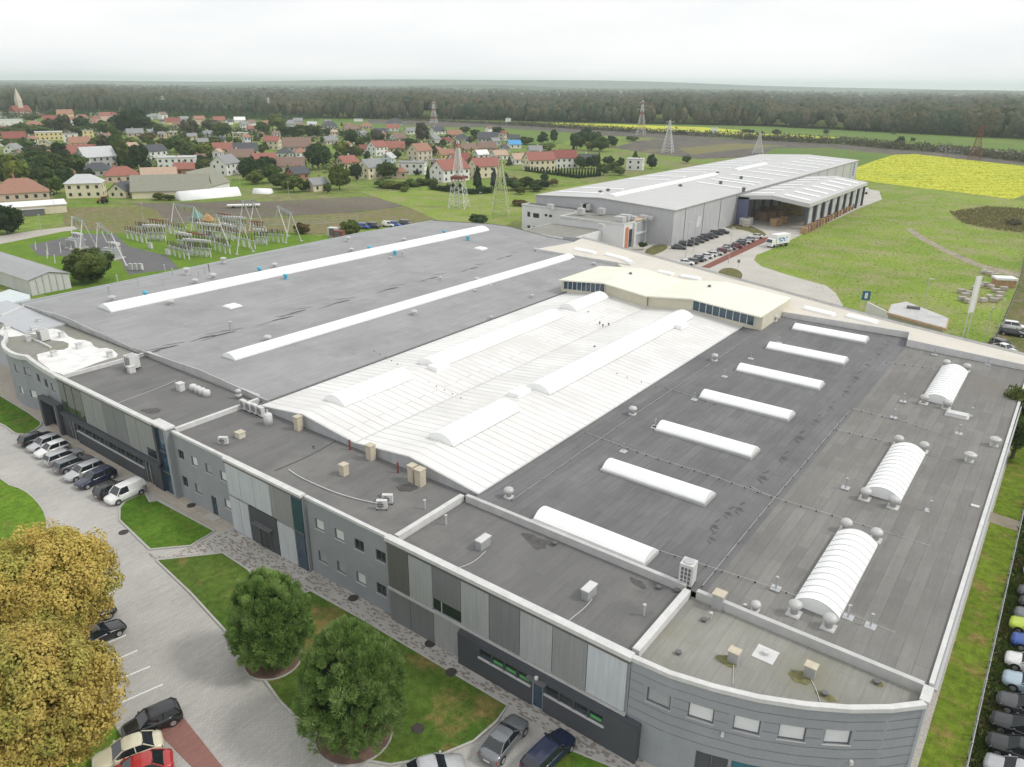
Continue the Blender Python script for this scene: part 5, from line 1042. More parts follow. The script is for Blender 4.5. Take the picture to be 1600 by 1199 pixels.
# church
x, y = at(34, 183, 0); t = thing('church', 'pale church with red roof and tall spire before the forest', 'church', (x, y, 0), perp(34)+.5)
MB().box(-11, 11, -7, 7, 0, 7).build('nave', hm('w', 'pink'), t); MB().add([(-11.5, -7.5, 6.8), (11.5, -7.5, 6.8), (11.5, 7.5, 6.8), (-11.5, 7.5, 6.8), (-11, 0, 14), (11, 0, 14)], [(0, 1, 5, 4), (1, 2, 5), (2, 3, 4, 5), (3, 0, 4)]).build('roof', hm('r', 'maroon'), t)
MB().box(-3, 3, -3, 3, 0, 20).add([(-3.3, -3.3, 20), (3.3, -3.3, 20), (3.3, 3.3, 20), (-3.3, 3.3, 20), (0, 0, 36)], [(0, 1, 4), (1, 2, 4), (2, 3, 4), (3, 0, 4)]).build('spire', hm('w', 'beige'), t)
# barns, tunnel and sheds
t = house(271, 308, 80, 'cream', 'green grey', 'gable', 1, -6, 2.2, 'long barn with mossy grey roof behind the white plastic tunnel', wm=31, detail=False); t['category'] = 'barn'
t = house(316, 302, 60, 'white', 'green grey', 'gable', 1, 62, 1.5, 'tall light-walled barn set crosswise behind the long mossy barn', wm=24, detail=False); t['category'] = 'barn'
t = house(250, 282, 44, 'beige', 'tan', 'gable', 1, 0, 2.2, 'low tan-roofed shed left of the crosswise barn', detail=False); t['category'] = 'shed'
p0, p1 = at(279, 313), at(372, 305); o = MB().barrel(p0, p1, 7.5, 3.2, 0, 10, 0, .3).build('plastic_tunnel', plain('white_film', (.85, .85, .85), .5, 0, .06, .3), None, True); tag(o, 'long white plastic tunnel beside the dark field', 'tunnel')
p0, p1 = at(398, 302), at(424, 303); o = MB().barrel(p0, p1, 4.5, 2.0, 0, 8, 0, .2).build('plastic_tunnel', MATS['white_film'], None, True); tag(o, 'short white plastic heap right of the long tunnel', 'tunnel')
t = thing('white_shed', 'white low-roofed shed with open lean-to at the left', 'shed', (*at(55, 334), 0), perp(55)+.05)
MB().box(-10, 10, -3, 6, 0, 3).build('wall', hm('w', 'cream'), t); MB().add([(-10.4, -3.4, 3), (10.4, -3.4, 3), (10.4, 6.4, 3.6), (-10.4, 6.4, 3.6), (-10.4, -3.4, 3.2), (10.4, -3.4, 3.2), (10.4, 6.4, 3.8), (-10.4, 6.4, 3.8)], [(4, 5, 6, 7), (0, 1, 5, 4), (1, 2, 6, 5), (2, 3, 7, 6), (3, 0, 4, 7)]).build('roof', M_white, t); MB().box(-4, 3, -5.5, -3.1, 2.2, 2.35).build('lean_to', M_trim, t); MB().box(-3.8, 2.8, -5.3, -3.15, 0, 2.1).build('opening', M_steel, t)
t = thing('glasshouse', 'long pale greenhouse at the field edge by the far forest', 'greenhouse', (*at(606, 182), 0), perp(606)-.1); MB().barrel((-33, 0), (33, 0), 16, 4, 0, 6, 0, 2).build('cover', M_trim, t)
t = thing('glasshouse', 'long low pale tunnel right of the yellow field by the hedge', 'greenhouse', (*at(1540, 243), 0), math.atan2(at(1640, 250)[1]-at(1480, 236)[1], at(1640, 250)[0]-at(1480, 236)[0])); MB().barrel((-38, 0), (45, 0), 12, 3, 0, 6, 0, 1).build('cover', M_trim, t)
for px, py, l in ((794, 191, 'white box-shaped hut in the fields below the forest, left one'), (1116, 207, 'white box-shaped hut in the far yellow field strip, right one')):
    t = thing('field_hut', l, 'hut', (*at(px, py), 0), perp(px)); MB().box(-3.5, 3.5, -2, 2, 0, 4.5).build('wall', M_white, t); MB().box(-3.7, 3.7, -2.2, 2.2, 4.5, 4.8).build('roof', M_trim, t)
# ================================================================ TREES
def ico(n=1):
    import bmesh
    bm = bmesh.new(); bmesh.ops.create_icosphere(bm, subdivisions=n, radius=1); V = np.array([v.co[:] for v in bm.verts]); F = np.array([[v.index for v in f.verts] for f in bm.faces]); bm.free(); return V, F
def leaves(rg, n, kind='round', clumps=60, size=.09, cr=.26, flatten=1.0, up=0.0, core=.62, quad=False, needle=False):
    """crown of leaf faces gathered in clumps, in a unit-radius, unit-half-height volume centred on 0"""
    d = rg.normal(size=(clumps, 3)); d /= np.linalg.norm(d, axis=1)[:, None]
    r = rg.uniform(.45, .88, clumps)[:, None]; c = d*r
    if kind == 'cone':
        z = rg.uniform(-1, 1, clumps); a = rg.uniform(0, 2*pi, clumps); rr = (1-z)/2*rg.uniform(.5, 1, clumps)*.85; c = np.c_[np.cos(a)*rr, np.sin(a)*rr, z*.93]
    elif kind == 'egg':
        c[:, :2] *= (1.06-.28*(c[:, 2:3]+.2)); 
    if needle: c = c/np.linalg.norm(c, axis=1)[:, None]*rg.uniform(.72, 1.0, clumps)[:, None]*(1+.10*np.sin(c[:, :1]*5+1)*np.cos(c[:, 2:3]*4)); c[:, :2] *= np.clip(1.0-.22*c[:, 2:3], .6, 1.2)
    if kind == 'column': c = np.c_[c[:, 0]*.9, c[:, 1]*.9, np.clip(c[:, 2]*1.2, -.95, .95)]
    k = rg.integers(0, clumps, n); o = rg.normal(size=(n, 3)); o /= np.linalg.norm(o, axis=1)[:, None]
    rad = rg.uniform(.35, 1, n)[:, None]**.5*cr*rg.uniform(.6, 1.25, clumps)[k][:, None]
    if kind == 'cone': rad = rad*(.45+.6*(1-c[k, 2:3])/2)
    p = c[k]+o*rad
    nr = o+p*.6+rg.normal(size=(n, 3))*.55; nr[:, 2] += up; nr /= np.linalg.norm(nr, axis=1)[:, None]
    t = np.cross(nr, rg.normal(size=(n, 3))); t /= np.linalg.norm(t, axis=1)[:, None]; b = np.cross(nr, t)
    s = (size*rg.uniform(.55, 1.3, n))[:, None]
    if needle:
        t = o*.7+p*.35+rg.normal(size=(n, 3))*.25; t[:, 2] += .55; t /= np.linalg.norm(t, axis=1)[:, None]; b = np.cross(t, rg.normal(size=(n, 3))); b /= np.linalg.norm(b, axis=1)[:, None]
        V = np.stack([p-t*s*.5-b*s*.1, p-t*s*.5+b*s*.1, p+t*s*.7+b*s*.07, p+t*s*.7-b*s*.07], 1).reshape(-1, 3); F = np.arange(n*4).reshape(-1, 4)
    elif quad:
        V = np.stack([p-t*s*.5, p+b*s*.42, p+t*s*.6, p-b*s*.42], 1).reshape(-1, 3); F = np.arange(n*4).reshape(-1, 4)
    else:
        V = np.stack([p-t*s-b*s*.5, p+t*s-b*s*.5, p+b*s], 1).reshape(-1, 3); F = np.arange(n*3).reshape(-1, 3)
    if core and not quad:  # solid core added inside the crown so light does not pass through
        v, f = ico(2); v = v*core*(1+rg.uniform(-.18, .18, len(v)))[:, None]
        if kind == 'cone': v = v.copy(); v[:, :2] *= np.clip((1-v[:, 2:3]/core)/1.4, .1, 1.2); v[:, 2] *= 1.2
        F = np.concatenate([F, f+len(V)]); V = np.concatenate([V, v])
    return V, F
LEAF = {'green': leafmat('leaf_green', (.05, .085, .022), (.085, .13, .032), (.11, .14, .035), 1.3),
        'dark': leafmat('leaf_dark', (.032, .06, .022), (.055, .09, .03), (.045, .075, .028), 1.3),
        'light': leafmat('leaf_light', (.095, .14, .03), (.14, .18, .04), (.17, .18, .04), 1.3),
        'conifer': leafmat('leaf_conifer', (.03, .055, .028), (.05, .08, .035), None, 1.3),
        'blue': leafmat('leaf_blue', (.075, .10, .095), (.11, .135, .125), None, 1.3),
        'autumn': leafmat('leaf_autumn', (.13, .12, .035), (.20, .16, .05), (.17, .10, .04), 1.3),
        'grey': leafmat('leaf_greyish', (.08, .09, .055), (.12, .125, .07), (.13, .11, .07), 1.3)}
rg0 = np.random.default_rng(11); PROT = {}
def proto(kind):
    if kind not in PROT:
        lst = []
        for i in range(4 if kind == 'round' else 2):
            V, F = leaves(rg0, 1500, kind, 34 if kind != 'cone' else 46, .15, .34, core=.66); o = bulk('crown', V, F, LEAF['green']); lst.append(o.data); bpy.data.objects.remove(o)
        PROT[kind] = lst
    return PROT[kind]
DENSE = []
for i_ in range(3):
    V_, F_ = leaves(rg0, 7000, 'round', 90, .075, .24, core=.72); o_ = bulk('crown', V_, F_, LEAF['green']); DENSE.append(o_.data); bpy.data.objects.remove(o_)
tm = MB().bar((0, 0, 0), (0, 0, 1), .5, 7, .3); trunk_me = None
def tree(px, py, hpx, wpx, col='green', kind='round', label=None, base=.12, name='tree', cat='tree', group='trees around the village', where=None):
    global trunk_me
    x, y = at(px, py, 0); h = min(24, max(1.0, height(x, y, py-hpx))); d = dist(x, y); w_ = wpx*d/F_PX
    where = where or (NEAR if py > 240 else (MID if py > 205 else FAR))
    adj = {'green': 'mid green', 'dark': 'dark green', 'light': 'yellow-green', 'conifer': 'dark evergreen', 'blue': 'blue-grey', 'autumn': 'autumn brown', 'grey': 'grey-green'}[col]
    lab = label or '%s %s %s %s' % (adj, {'round': 'round', 'cone': 'conical', 'column': 'narrow', 'egg': 'egg-shaped'}[kind], cat, where)
    t = thing(name, lab, cat, (x, y, 0), rnd.uniform(0, 6), group, px=None if label else px)
    if trunk_me is None:
        o = tm.build('trunk', M_bark, t); trunk_me = o.data
    else: o = bpy.data.objects.new('trunk', trunk_me); COL.objects.link(o); o.parent = t
    o.scale = (max(.12, h*.045),)*2+(h*.5,)
    me = rnd.choice(proto(kind)) if (wpx < 32 or kind != 'round') else rnd.choice(DENSE); c = bpy.data.objects.new('crown', me); COL.objects.link(c); c.parent = t
    hb = h*base; c.location = (0, 0, (h+hb)/2); c.scale = (w_/2, w_/2, (h-hb)/2); setmat(c, LEAF[col]); return t
T = [(28, 289, 46, 34, 'light', 'egg'), (60, 262, 32, 34, 'green', 'round'), (78, 274, 38, 40, 'green', 'round'), (97, 262, 40, 24, 'dark', 'column'), (52, 278, 32, 28, 'dark', 'round'), (74, 288, 28, 30, 'green', 'round'), (102, 287, 26, 24, 'dark', 'round'),
 (120, 271, 30, 30, 'green', 'round'), (185, 250, 46, 22, 'green', 'egg'), (196, 260, 42, 22, 'light', 'column'), (170, 246, 34, 22, 'grey', 'round'), (5, 287, 40, 16, 'conifer', 'cone'), (69, 307, 32, 20, 'conifer', 'cone'), (89, 303, 28, 28, 'green', 'round'), (79, 306, 19, 12, 'light', 'cone'),
 (14, 216, 18, 40, 'green', 'round'), (36, 210, 18, 26, 'green', 'round'), (58, 212, 18, 30, 'green', 'round'), (100, 209, 30, 22, 'grey', 'round'), (130, 207, 26, 22, 'dark', 'round'), (127, 212, 16, 26, 'green', 'round'), (165, 212, 24, 26, 'green', 'round'), (190, 210, 34, 34, 'dark', 'round'), (212, 210, 42, 42, 'dark', 'round'),
 (50, 190, 12, 18, 'light', 'round'), (80, 203, 18, 18, 'green', 'round'), (22, 236, 20, 26, 'green', 'round'), (44, 232, 16, 22, 'green', 'round'), (66, 246, 20, 24, 'grey', 'round'), (158, 236, 20, 18, 'light', 'round'), (150, 228, 14, 14, 'green', 'round'), (108, 242, 18, 14, 'dark', 'round'), (90, 238, 16, 18, 'green', 'round'),
 (242, 208, 18, 20, 'green', 'round'), (253, 212, 14, 18, 'dark', 'round'), (297, 213, 28, 24, 'grey', 'round'), (330, 206, 20, 26, 'grey', 'round'), (346, 216, 26, 28, 'green', 'round'), (233, 222, 14, 24, 'autumn', 'round'), (260, 230, 14, 24, 'light', 'round'), (220, 264, 40, 26, 'dark', 'round'), (231, 271, 20, 14, 'conifer', 'round'), (278, 238, 26, 26, 'green', 'round'),
 (300, 246, 28, 30, 'green', 'round'), (319, 250, 28, 28, 'light', 'round'), (310, 232, 14, 20, 'light', 'round'), (299, 240, 20, 8, 'conifer', 'cone'), (325, 262, 14, 24, 'light', 'round'), (312, 258, 16, 20, 'dark', 'round'), (284, 225, 14, 24, 'green', 'round'), (381, 268, 22, 18, 'green', 'round'), (385, 282, 34, 22, 'dark', 'round'), (248, 313, 12, 20, 'light', 'round'), (266, 314, 10, 14, 'green', 'round'), (336, 228, 14, 22, 'green', 'round'), (206, 228, 14, 18, 'light', 'round'),
 (393, 274, 30, 26, 'dark', 'round'), (416, 270, 26, 34, 'dark', 'round'), (402, 288, 22, 28, 'light', 'round'), (424, 286, 30, 30, 'green', 'round'), (441, 296, 26, 36, 'green', 'round'), (459, 301, 28, 30, 'light', 'round'), (475, 300, 18, 16, 'dark', 'round'), (498, 265, 42, 40, 'dark', 'round', 'big dark round tree behind the cream cottage'), (531, 297, 40, 34, 'light', 'egg', 'yellow-green rounded tree right of the cream cottage'), (512, 302, 16, 14, 'green', 'round'),
 (557, 283, 28, 18, 'dark', 'round'), (534, 242, 22, 24, 'light', 'round'), (550, 228, 26, 20, 'dark', 'round'), (468, 216, 22, 32, 'green', 'round'), (447, 214, 18, 24, 'green', 'round'), (434, 204, 26, 24, 'light', 'round'), (410, 210, 20, 22, 'green', 'round'), (490, 216, 22, 24, 'green', 'round'), (516, 212, 12, 24, 'green', 'round'), (564, 232, 16, 16, 'green', 'round'), (604, 279, 26, 36, 'green', 'round'), (590, 224, 22, 22, 'grey', 'round'),
 (660, 225, 34, 20, 'grey', 'egg', 'tall grey-green tree standing above the houses left of the farther mast'), (640, 230, 14, 26, 'dark', 'round'), (669, 282, 22, 9, 'conifer', 'cone'), (652, 274, 10, 9, 'conifer', 'cone'), (700, 222, 12, 14, 'dark', 'round'), (746, 297, 36, 20, 'conifer', 'cone', 'large dark spruce between the two near lattice masts'), (772, 296, 32, 17, 'blue', 'cone', 'blue-grey spruce behind the yellow-green lattice mast'), (790, 297, 26, 12, 'blue', 'column'),
 (805, 298, 20, 30, 'green', 'round'), (822, 296, 20, 28, 'green', 'round'), (845, 296, 16, 28, 'dark', 'round'), (850, 284, 13, 14, 'dark', 'round'), (864, 291, 12, 16, 'autumn', 'round'), (812, 304, 12, 18, 'light', 'round'), (835, 300, 12, 22, 'green', 'round'), (848, 226, 20, 18, 'dark', 'round'), (865, 224, 22, 12, 'dark', 'egg'), (822, 226, 12, 28, 'green', 'round'), (855, 236, 12, 26, 'light', 'round'),
 (901, 234, 26, 24, 'green', 'round', 'round green tree at the left end of the far grove'), (915, 228, 28, 26, 'dark', 'round'), (928, 226, 20, 24, 'green', 'round'), (938, 237, 24, 28, 'green', 'round'), (955, 230, 18, 18, 'dark', 'round'), (925, 236, 16, 20, 'light', 'round'), (896, 243, 18, 9, 'conifer', 'cone'), (777, 210, 12, 20, 'dark', 'round'), (726, 208, 10, 18, 'dark', 'round'), (742, 214, 12, 16, 'green', 'round'),
 (906, 264, 20, 20, 'green', 'round'), (924, 264, 22, 22, 'dark', 'round'), (935, 264, 24, 10, 'conifer', 'cone'), (942, 274, 18, 20, 'green', 'round'), (958, 270, 18, 20, 'green', 'round'), (966, 274, 14, 20, 'light', 'round'), (992, 254, 17, 14, 'green', 'cone'), (1018, 264, 22, 16, 'conifer', 'egg', 'dark conifer standing behind the left end of the warehouse roof'), (970, 262, 16, 12, 'dark', 'round'), (950, 258, 14, 18, 'dark', 'round'), (1072, 255, 12, 14, 'green', 'round'), (988, 221, 8, 20, 'green', 'round'), (1064, 211, 8, 14, 'dark', 'round')]
for r_ in T: tree(*r_[:6], label=r_[6] if len(r_) > 6 else None)
for px, py, hpx, wpx, c in ((1212, 211, 9, 14, 'grey'), (1290, 210, 8, 9, 'grey'), (1231, 215, 5, 5, 'dark'), (1241, 216, 4, 4, 'dark'), (1404, 231, 18, 13, 'dark'), (1426, 221, 6, 6, 'dark'), (1396, 210, 4, 6, 'green'), (1165, 207, 5, 14, 'green'), (1355, 226, 5, 8, 'dark'), (1175, 208, 5, 8, 'dark')):
    tree(px, py, hpx, wpx, c, 'round', None, .05, group='lone trees in the far fields', where='alone in the far fields')
tree(145, 441, 56, 66, 'green', 'round', 'bushy green tree beside the grey hall and the electrical yard', .05, 'leafy_tree', 'tree', None)
tree(12, 366, 50, 44, 'dark', 'round', 'dark green round tree at the left edge below the white shed', .05, 'leafy_tree', 'tree', None)
tree(548, 368, 25, 34, 'light', 'round', 'bright yellow-green bush beside the orange container', 0, 'bush', 'bush', None)
tree(472, 366, 18, 22, 'autumn', 'round', 'brownish bush beside the right gantry of the electrical yard', 0, 'bush', 'bush', None)
tree(748, 351, 16, 30, 'dark', 'round', 'dark bush behind the far roof edge near the lattice mast', 0, 'bush', 'bush', None)
tree(1004, 391, 13, 14, 'green', 'round', 'small ball-shaped tree on a stem by the office', .35, 'ball_tree', 'tree', None)
tree(812, 322, 10, 24, 'autumn', 'round', 'brown bush left of the white office block', 0, 'bush', 'bush', None)
tree(1584, 352, 9, 20, 'grey', 'round', 'pale bush on the bare patch in the meadow', 0, 'bush', 'bush', None)
for px, py, h_, w_ in ((598, 293, 12, 24), (612, 295, 13, 26), (628, 296, 12, 24), (645, 292, 12, 24), (660, 290, 12, 22), (674, 290, 11, 20), (632, 300, 9, 14)):
    tree(px, py, h_, w_, rnd.choice(['green', 'dark', 'light']), 'round', 'bush of the hedge row below the grey-roofed houses', 0, 'hedge_bush', 'bush', 'hedge bushes')
for i, (px, py, h_, w_) in enumerate(((598, 293, 12, 24),)): pass
for o in [o for o in COL.objects if o.name.startswith('hedge_bush')]: PENDING.append((o, o['label'], pr(*o.location[:2], 0)[0]))
for i in range(26):      # thuja hedge above the warehouse: each plant on its own
    px = 822+i*4.6; py = 268+i*.62 if px < 905 else 279-(px-905)*.1
    tree(px, py, 9 if px < 865 else 14, 6.2, 'conifer', 'cone', None, 0, 'thuja', 'thuja', 'thujas in a row behind the lawn', 'in the row')
# small trees and shrubs of the gardens
rgq = random.Random(77)
for i in range(300):
    px = rgq.uniform(0, 800); lo = 196 if px < 560 else 214; hi = float(np.interp(px, [0, 250, 400, 560, 800], [292, 282, 262, 252, 262])); py = rgq.uniform(lo, hi)
    if any(abs(px-h[0]) < h[2]*.42 and -8 < h[1]-py < 12 for h in H): continue
    s_ = (py-150)/100; tree(px, py, rgq.uniform(10, 17)*s_, rgq.uniform(10, 17)*s_, rgq.choice(['green', 'dark', 'light', 'green', 'grey']), rgq.choice(['round', 'round', 'egg', 'cone']), None, .08, 'garden_tree', 'garden tree')
hx_ = P([(674, 296), (700, 300), (740, 304), (768, 302)]); 
def hedge(pts, wd, h, m, name, label, cat, n=1400, seed=3):
    rg = np.random.default_rng(seed); seg = [math.dist(a, b) for a, b in zip(pts[:-1], pts[1:])]; cs = np.cumsum([0]+seg); u = rg.uniform(0, cs[-1], n)
    X = np.interp(u, cs, [p[0] for p in pts]); Y = np.interp(u, cs, [p[1] for p in pts]); p = np.c_[X+rg.normal(0, wd*.3, n), Y+rg.normal(0, wd*.3, n), rg.uniform(0, 1, n)**.7*h*(.8+.25*np.sin(u*.35+seed)+.15*np.sin(u*1.1))]
    a = rg.normal(size=(n, 3)); b = rg.normal(size=(n, 3)); s = h*.28; V = np.stack([p, p+a*s*.6, p+b*s*.6], 1).reshape(-1, 3)
    o = bulk(name, V, np.arange(n*3).reshape(-1, 3), m); o['kind'] = 'stuff'; tag(o, label, cat); return o
hedge(hx_, 2.0, 2.6, LEAF['dark'], 'hedge', 'dark clipped hedge in front of the red-roofed houses', 'hedge', 5000)
hedge(P([(800, 196), (880, 200), (1000, 207.5), (1100, 213), (1150, 216)]), 14, 5, LEAF['grey'], 'hedgerow', 'dark scrub line crossing the far fields', 'hedgerow', 6000, 5)
hedge(P([(1150, 217), (1250, 222), (1330, 226), (1400, 233), (1480, 238), (1600, 252), (1680, 262)]), 14, 5.5, LEAF['grey'], 'hedgerow', 'brownish scrub line behind the big yellow field', 'hedgerow', 9000, 6)
hedge(P([(600, 188), (680, 190), (760, 194), (800, 196)]), 12, 4, LEAF['grey'], 'hedgerow', 'scrub line left of the far yellow field', 'hedgerow', 3500, 7)
hedge(P([(575, 212), (640, 235), (700, 245), (760, 250)]), 60, 4, LEAF['green'], 'garden_plants', 'low garden greenery between the right village houses', 'garden plants', 5000, 8)
hedge(P([(0, 250), (150, 250), (300, 255), (450, 262), (560, 262)]), 70, 4, LEAF['green'], 'garden_plants', 'low garden greenery between the left village houses', 'garden plants', 7000, 9)
hedge(P([(0, 205), (150, 203), (300, 207), (450, 212), (560, 214)]), 120, 5, LEAF['dark'], 'garden_plants', 'low dark greenery between the far village houses', 'garden plants', 9000, 10)
hedge(P([(-20, 186), (150, 182), (300, 184), (430, 188), (470, 190)]), 60, 8, LEAF['dark'], 'garden_plants', 'tree line between the village and the forest', 'tree line', 6000, 12)
# far forest: one mass nobody could count
def forest():
    rg = np.random.default_rng(5); v, f = ico(1)
    fx = np.array([-150, 0, 200, 400, 570, 700, 800, 1000, 1200, 1400, 1600, 1750]); fy = np.array([179, 178, 180, 184, 186, 186.5, 189, 193.5, 197.5, 207.5, 217.5, 226])
    Vs = []; Fs = []; Z = 0; k = 0; dd = 0.0
    row = 0
    while dd < 5200:
        gap = 8 if dd < 60 else (12+dd*.05); n = int(520/(1+dd/900)) if dd < 60 else int(430/(1+dd/1500))
        px = np.sort(rg.uniform(-150, 1750, n)); py = np.interp(px, fx, fy)
        for a, b in zip(px, py):
            x, y = at(a, b); r_ = math.hypot(x, y); q = (r_+dd+rg.uniform(-.5, .5)*gap)/r_; x *= q; y *= q
            h = rg.uniform(16, 24)+(3*math.sin(a*.013)+2*math.sin(a*.05)+(rg.random() > .93)*4); w_ = rg.uniform(4.0, 6.5)*(1+dd/2600)
            rr = 1+rg.uniform(-.28, .28, len(v)); low = .9 if dd < 6 else .5
            V = v*rr[:, None]*np.array([w_, w_, h*.5*low])+np.array([x, y, h*(1-.5*low)]); Vs.append(V); Fs.append(f+Z); Z += len(v)
        dd += gap; row += 1
    m, nt, b = newmat('forest_canopy', .95, 0, .05); vv = vec(nt)
    g_ = nt.nodes.new('ShaderNodeNewGeometry')
    a = ramp(nt, noise(nt, .03, 5, vv, .7), (.034, .06, .038), (.10, .088, .055), .38, .6)
    a = mixc(nt, ramp(nt, noise(nt, .09, 3, vec(nt, 'Position', (1, 1, 1)), .7), (0, 0, 0), (1, 1, 1), .56, .72), a, (.13, .12, .06))
    a = mixc(nt, 1.0, a, ramp(nt, noise(nt, .35, 3, vv, .7), (.6,)*3, (1.45,)*3, .32, .68), 'MULTIPLY')
    nt.links.new(a, b.inputs['Base Color'])
    o = bulk('forest', np.concatenate(Vs), np.concatenate(Fs), m); o['kind'] = 'stuff'; tag(o, 'mixed autumn forest stretching across the whole horizon', 'forest')
forest()
# far ridges
def ridge(d0, hfun, name, m):
    V = []; F = []; A = np.linspace(R(70), R(185), 160); k = 0
    for i, a in enumerate(A):
        for dd, hh in ((0, 0), (500, hfun(a)*.85), (1200, hfun(a)), (2600, 0)):
            r_ = d0+dd; V.append((r_*cos(a), r_*sin(a), max(hh, 0)-(.0 if hh else 2)))
        if i: F += [(4*(i-1)+j, 4*i+j, 4*i+j+1, 4*(i-1)+j+1) for j in range(3)]
    structure(MB().add(V, F), name, m, True)
hillm = grassmat('wooded_hills', (.05, .075, .045), (.075, .09, .05), (.14, .16, .08), .0012, .006, (.58, .7))
ctr = math.atan2(at(760, 200)[1], at(760, 200)[0])
ridge(5200, lambda a: 26+8*sin(a*9)+6*sin(a*23), 'hills', hillm)
ridge(8600, lambda a: 75*math.exp(-((a-ctr)/.36)**2)+22+9*sin(a*7)+5*sin(a*19), 'hills', hillm)
# ---------------------------------------------------------------- big trees near the camera
def bigtree(cx_, cy_, zc, rx, rz, n, clumps, size, cr, mat, kind, name, label, seed, core, up=0, br=14):
    rg = np.random.default_rng(seed); t = thing(name, label, 'tree', (cx_, cy_, 0))
    V, F = leaves(rg, n, kind, clumps, size/rx, cr, core=0, up=up, quad=True, needle=kind == 'egg' and name == 'pine_tree')
    V = V*np.array([rx, rx, rz])+np.array([0, 0, zc])
    bulk('crown', V, F, mat, t)
    zb = max(.2, zc-rz*.95); m = MB(); m.bar((0, 0, 0), (0, 0, zb+rz*.5), .24, 10, .17); m.bar((0, 0, zb+rz*.5), (0, 0, zc+rz*.6), .17, 8, .04)
    rr = random.Random(seed)
    for i in range(br):
        a = i*2.4+rr.random(); z0 = zb+rz*(.1+1.3*i/br); l = rx*rr.uniform(.55, .8)*(1-.4*i/br); m.bar((0, 0, z0), (cos(a)*l, sin(a)*l, z0+l*.55), .09, 6, .02)
        m.bar((cos(a)*l*.5, sin(a)*l*.5, z0+l*.27), (cos(a+.6)*l*.9, sin(a+.6)*l*.9, z0+l*.6), .05, 5, .015)
    m.build('trunk', M_bark, t)
    return t
M_pine = leafmat('pine_needles', (.09, .165, .04), (.19, .29, .075), (.28, .38, .13), 1.5)
M_yel = leafmat('yellow_leaves', (.39, .30, .078), (.54, .43, .125), (.32, .33, .08), .6)
M_soil = plain('mulch_soil', (.20, .13, .10), .95, 0, .25, 2)
for (px, py, rx, rz, zc, s, lab) in ((546, 1068, 3.85, 4.75, 5.0, 21, 'large bushy dark green pine, the nearer of the pair on the lawn'), (418, 966, 3.15, 4.2, 4.5, 22, 'bushy dark green pine, the farther of the pair on the lawn')):
    x, y = at(px, py, zc); bigtree(x, y, zc, rx, rz, 95000, 620, .20, .115, M_pine, 'egg', 'pine_tree', lab, s, 0, .9)
    v, f = ico(3); rgq = np.random.default_rng(s); v = v*(1+rgq.uniform(-.12, .12, len(v)))[:, None]*np.array([rx*.62, rx*.62, rz*.66])+np.array([0, 0, zc]); t_ = [o for o in COL.objects if o.get('label') == lab][0]; bulk('dark_inner_core', v, f, LEAF['conifer'], t_)  # solid dark core added to block light and darken the crown's inside
    structure(MB().lathe(x, y, [(rx*.7, .1), (rx*.7, .215), (rx*.68, .225)], 28), 'mulch_bed', M_soil); structure(MB().rail([(x+rx*.73*cos(a*pi/14), y+rx*.73*sin(a*pi/14)) for a in range(28)], .12, .1, .26, 0, True), 'kerb', M_kerb)
for (px, py, rx, rz, zc, s, lab) in ((70, 916, 5.7, 5.4, 7.4, 31, 'big tree with golden autumn leaves, upper one at the left edge'), (62, 1094, 5.3, 5.4, 7.0, 32, 'big tree with golden autumn leaves, lower one at the bottom left')):
    x, y = at(px, py, zc); bigtree(x, y, zc, rx, rz, 120000, 420, .20, .17, M_yel, 'round', 'autumn_tree', lab, s, 0, .3, 26)
x, y = at(1600, 652, 6.0); bigtree(x, y, 6.2, 3.6, 4.6, 16000, 110, .34, .22, leafmat('birch_leaves', (.05, .08, .02), (.09, .13, .03), (.13, .15, .04), .8), 'egg', 'birch_tree', 'green birch tree at the right edge beside the flat roof', 41, 0)
# ================================================================ VEHICLES
M_tyre = M_rub; M_rim = plain('wheel_rim', (.45, .46, .47), .35, .6, .05, 4); M_cglass = glass('car_glass', (.015, .02, .024), .05); M_lamp = glass('headlamp', (.62, .64, .66), .1); M_tail = glass('tail_lamp', (.40, .02, .02), .2); M_plate = plain('number_plate', (.7, .7, .66), .5)
PAINT = {}
def paint(n, c, met=.0):
    m, nt, b = newmat('paint_'+n, .28, met, .5); b.inputs['Base Color'].default_value = (*c, 1); b.inputs['Coat Weight'].default_value = .6; b.inputs['Coat Roughness'].default_value = .06
    nt.links.new(ramp(nt, noise(nt, 2.0, 3, vec(nt)), tuple(x*.92 for x in c), tuple(min(1, x*1.06) for x in c)), b.inputs['Base Color']); PAINT[n] = m
for n, c, me_ in (('black', (.012, .012, .014), 0), ('dark blue', (.012, .018, .05), 0), ('blue', (.02, .08, .35), 0), ('white', (.75, .75, .74), 0), ('silver', (.46, .47, .48), .3), ('grey', (.17, .18, .19), .3), ('dark grey', (.06, .063, .068), .2), ('red', (.42, .03, .03), 0), ('cream', (.66, .62, .46), 0), ('lime', (.48, .62, .05), 0), ('light blue', (.40, .50, .58), .2), ('dark red', (.16, .02, .025), 0)): paint(n, c, me_)
SPEC = {  # length, width, belt, roof, windscreen base, windscreen top, rear top, rear base, nose height
 'sedan': (4.6, 1.8, .92, 1.43, 1.0, .25, -1.0, -1.75, .72), 'hatch': (4.1, 1.75, .93, 1.48, .95, .25, -1.55, -1.95, .74), 'wagon': (4.6, 1.8, .94, 1.48, 1.05, .35, -1.85, -2.2, .74), 'suv': (4.5, 1.85, 1.05, 1.68, 1.0, .35, -1.8, -2.12, .9), 'van': (4.4, 1.83, 1.08, 1.82, 1.35, .7, -2.0, -2.15, .86)}
CARP = {}
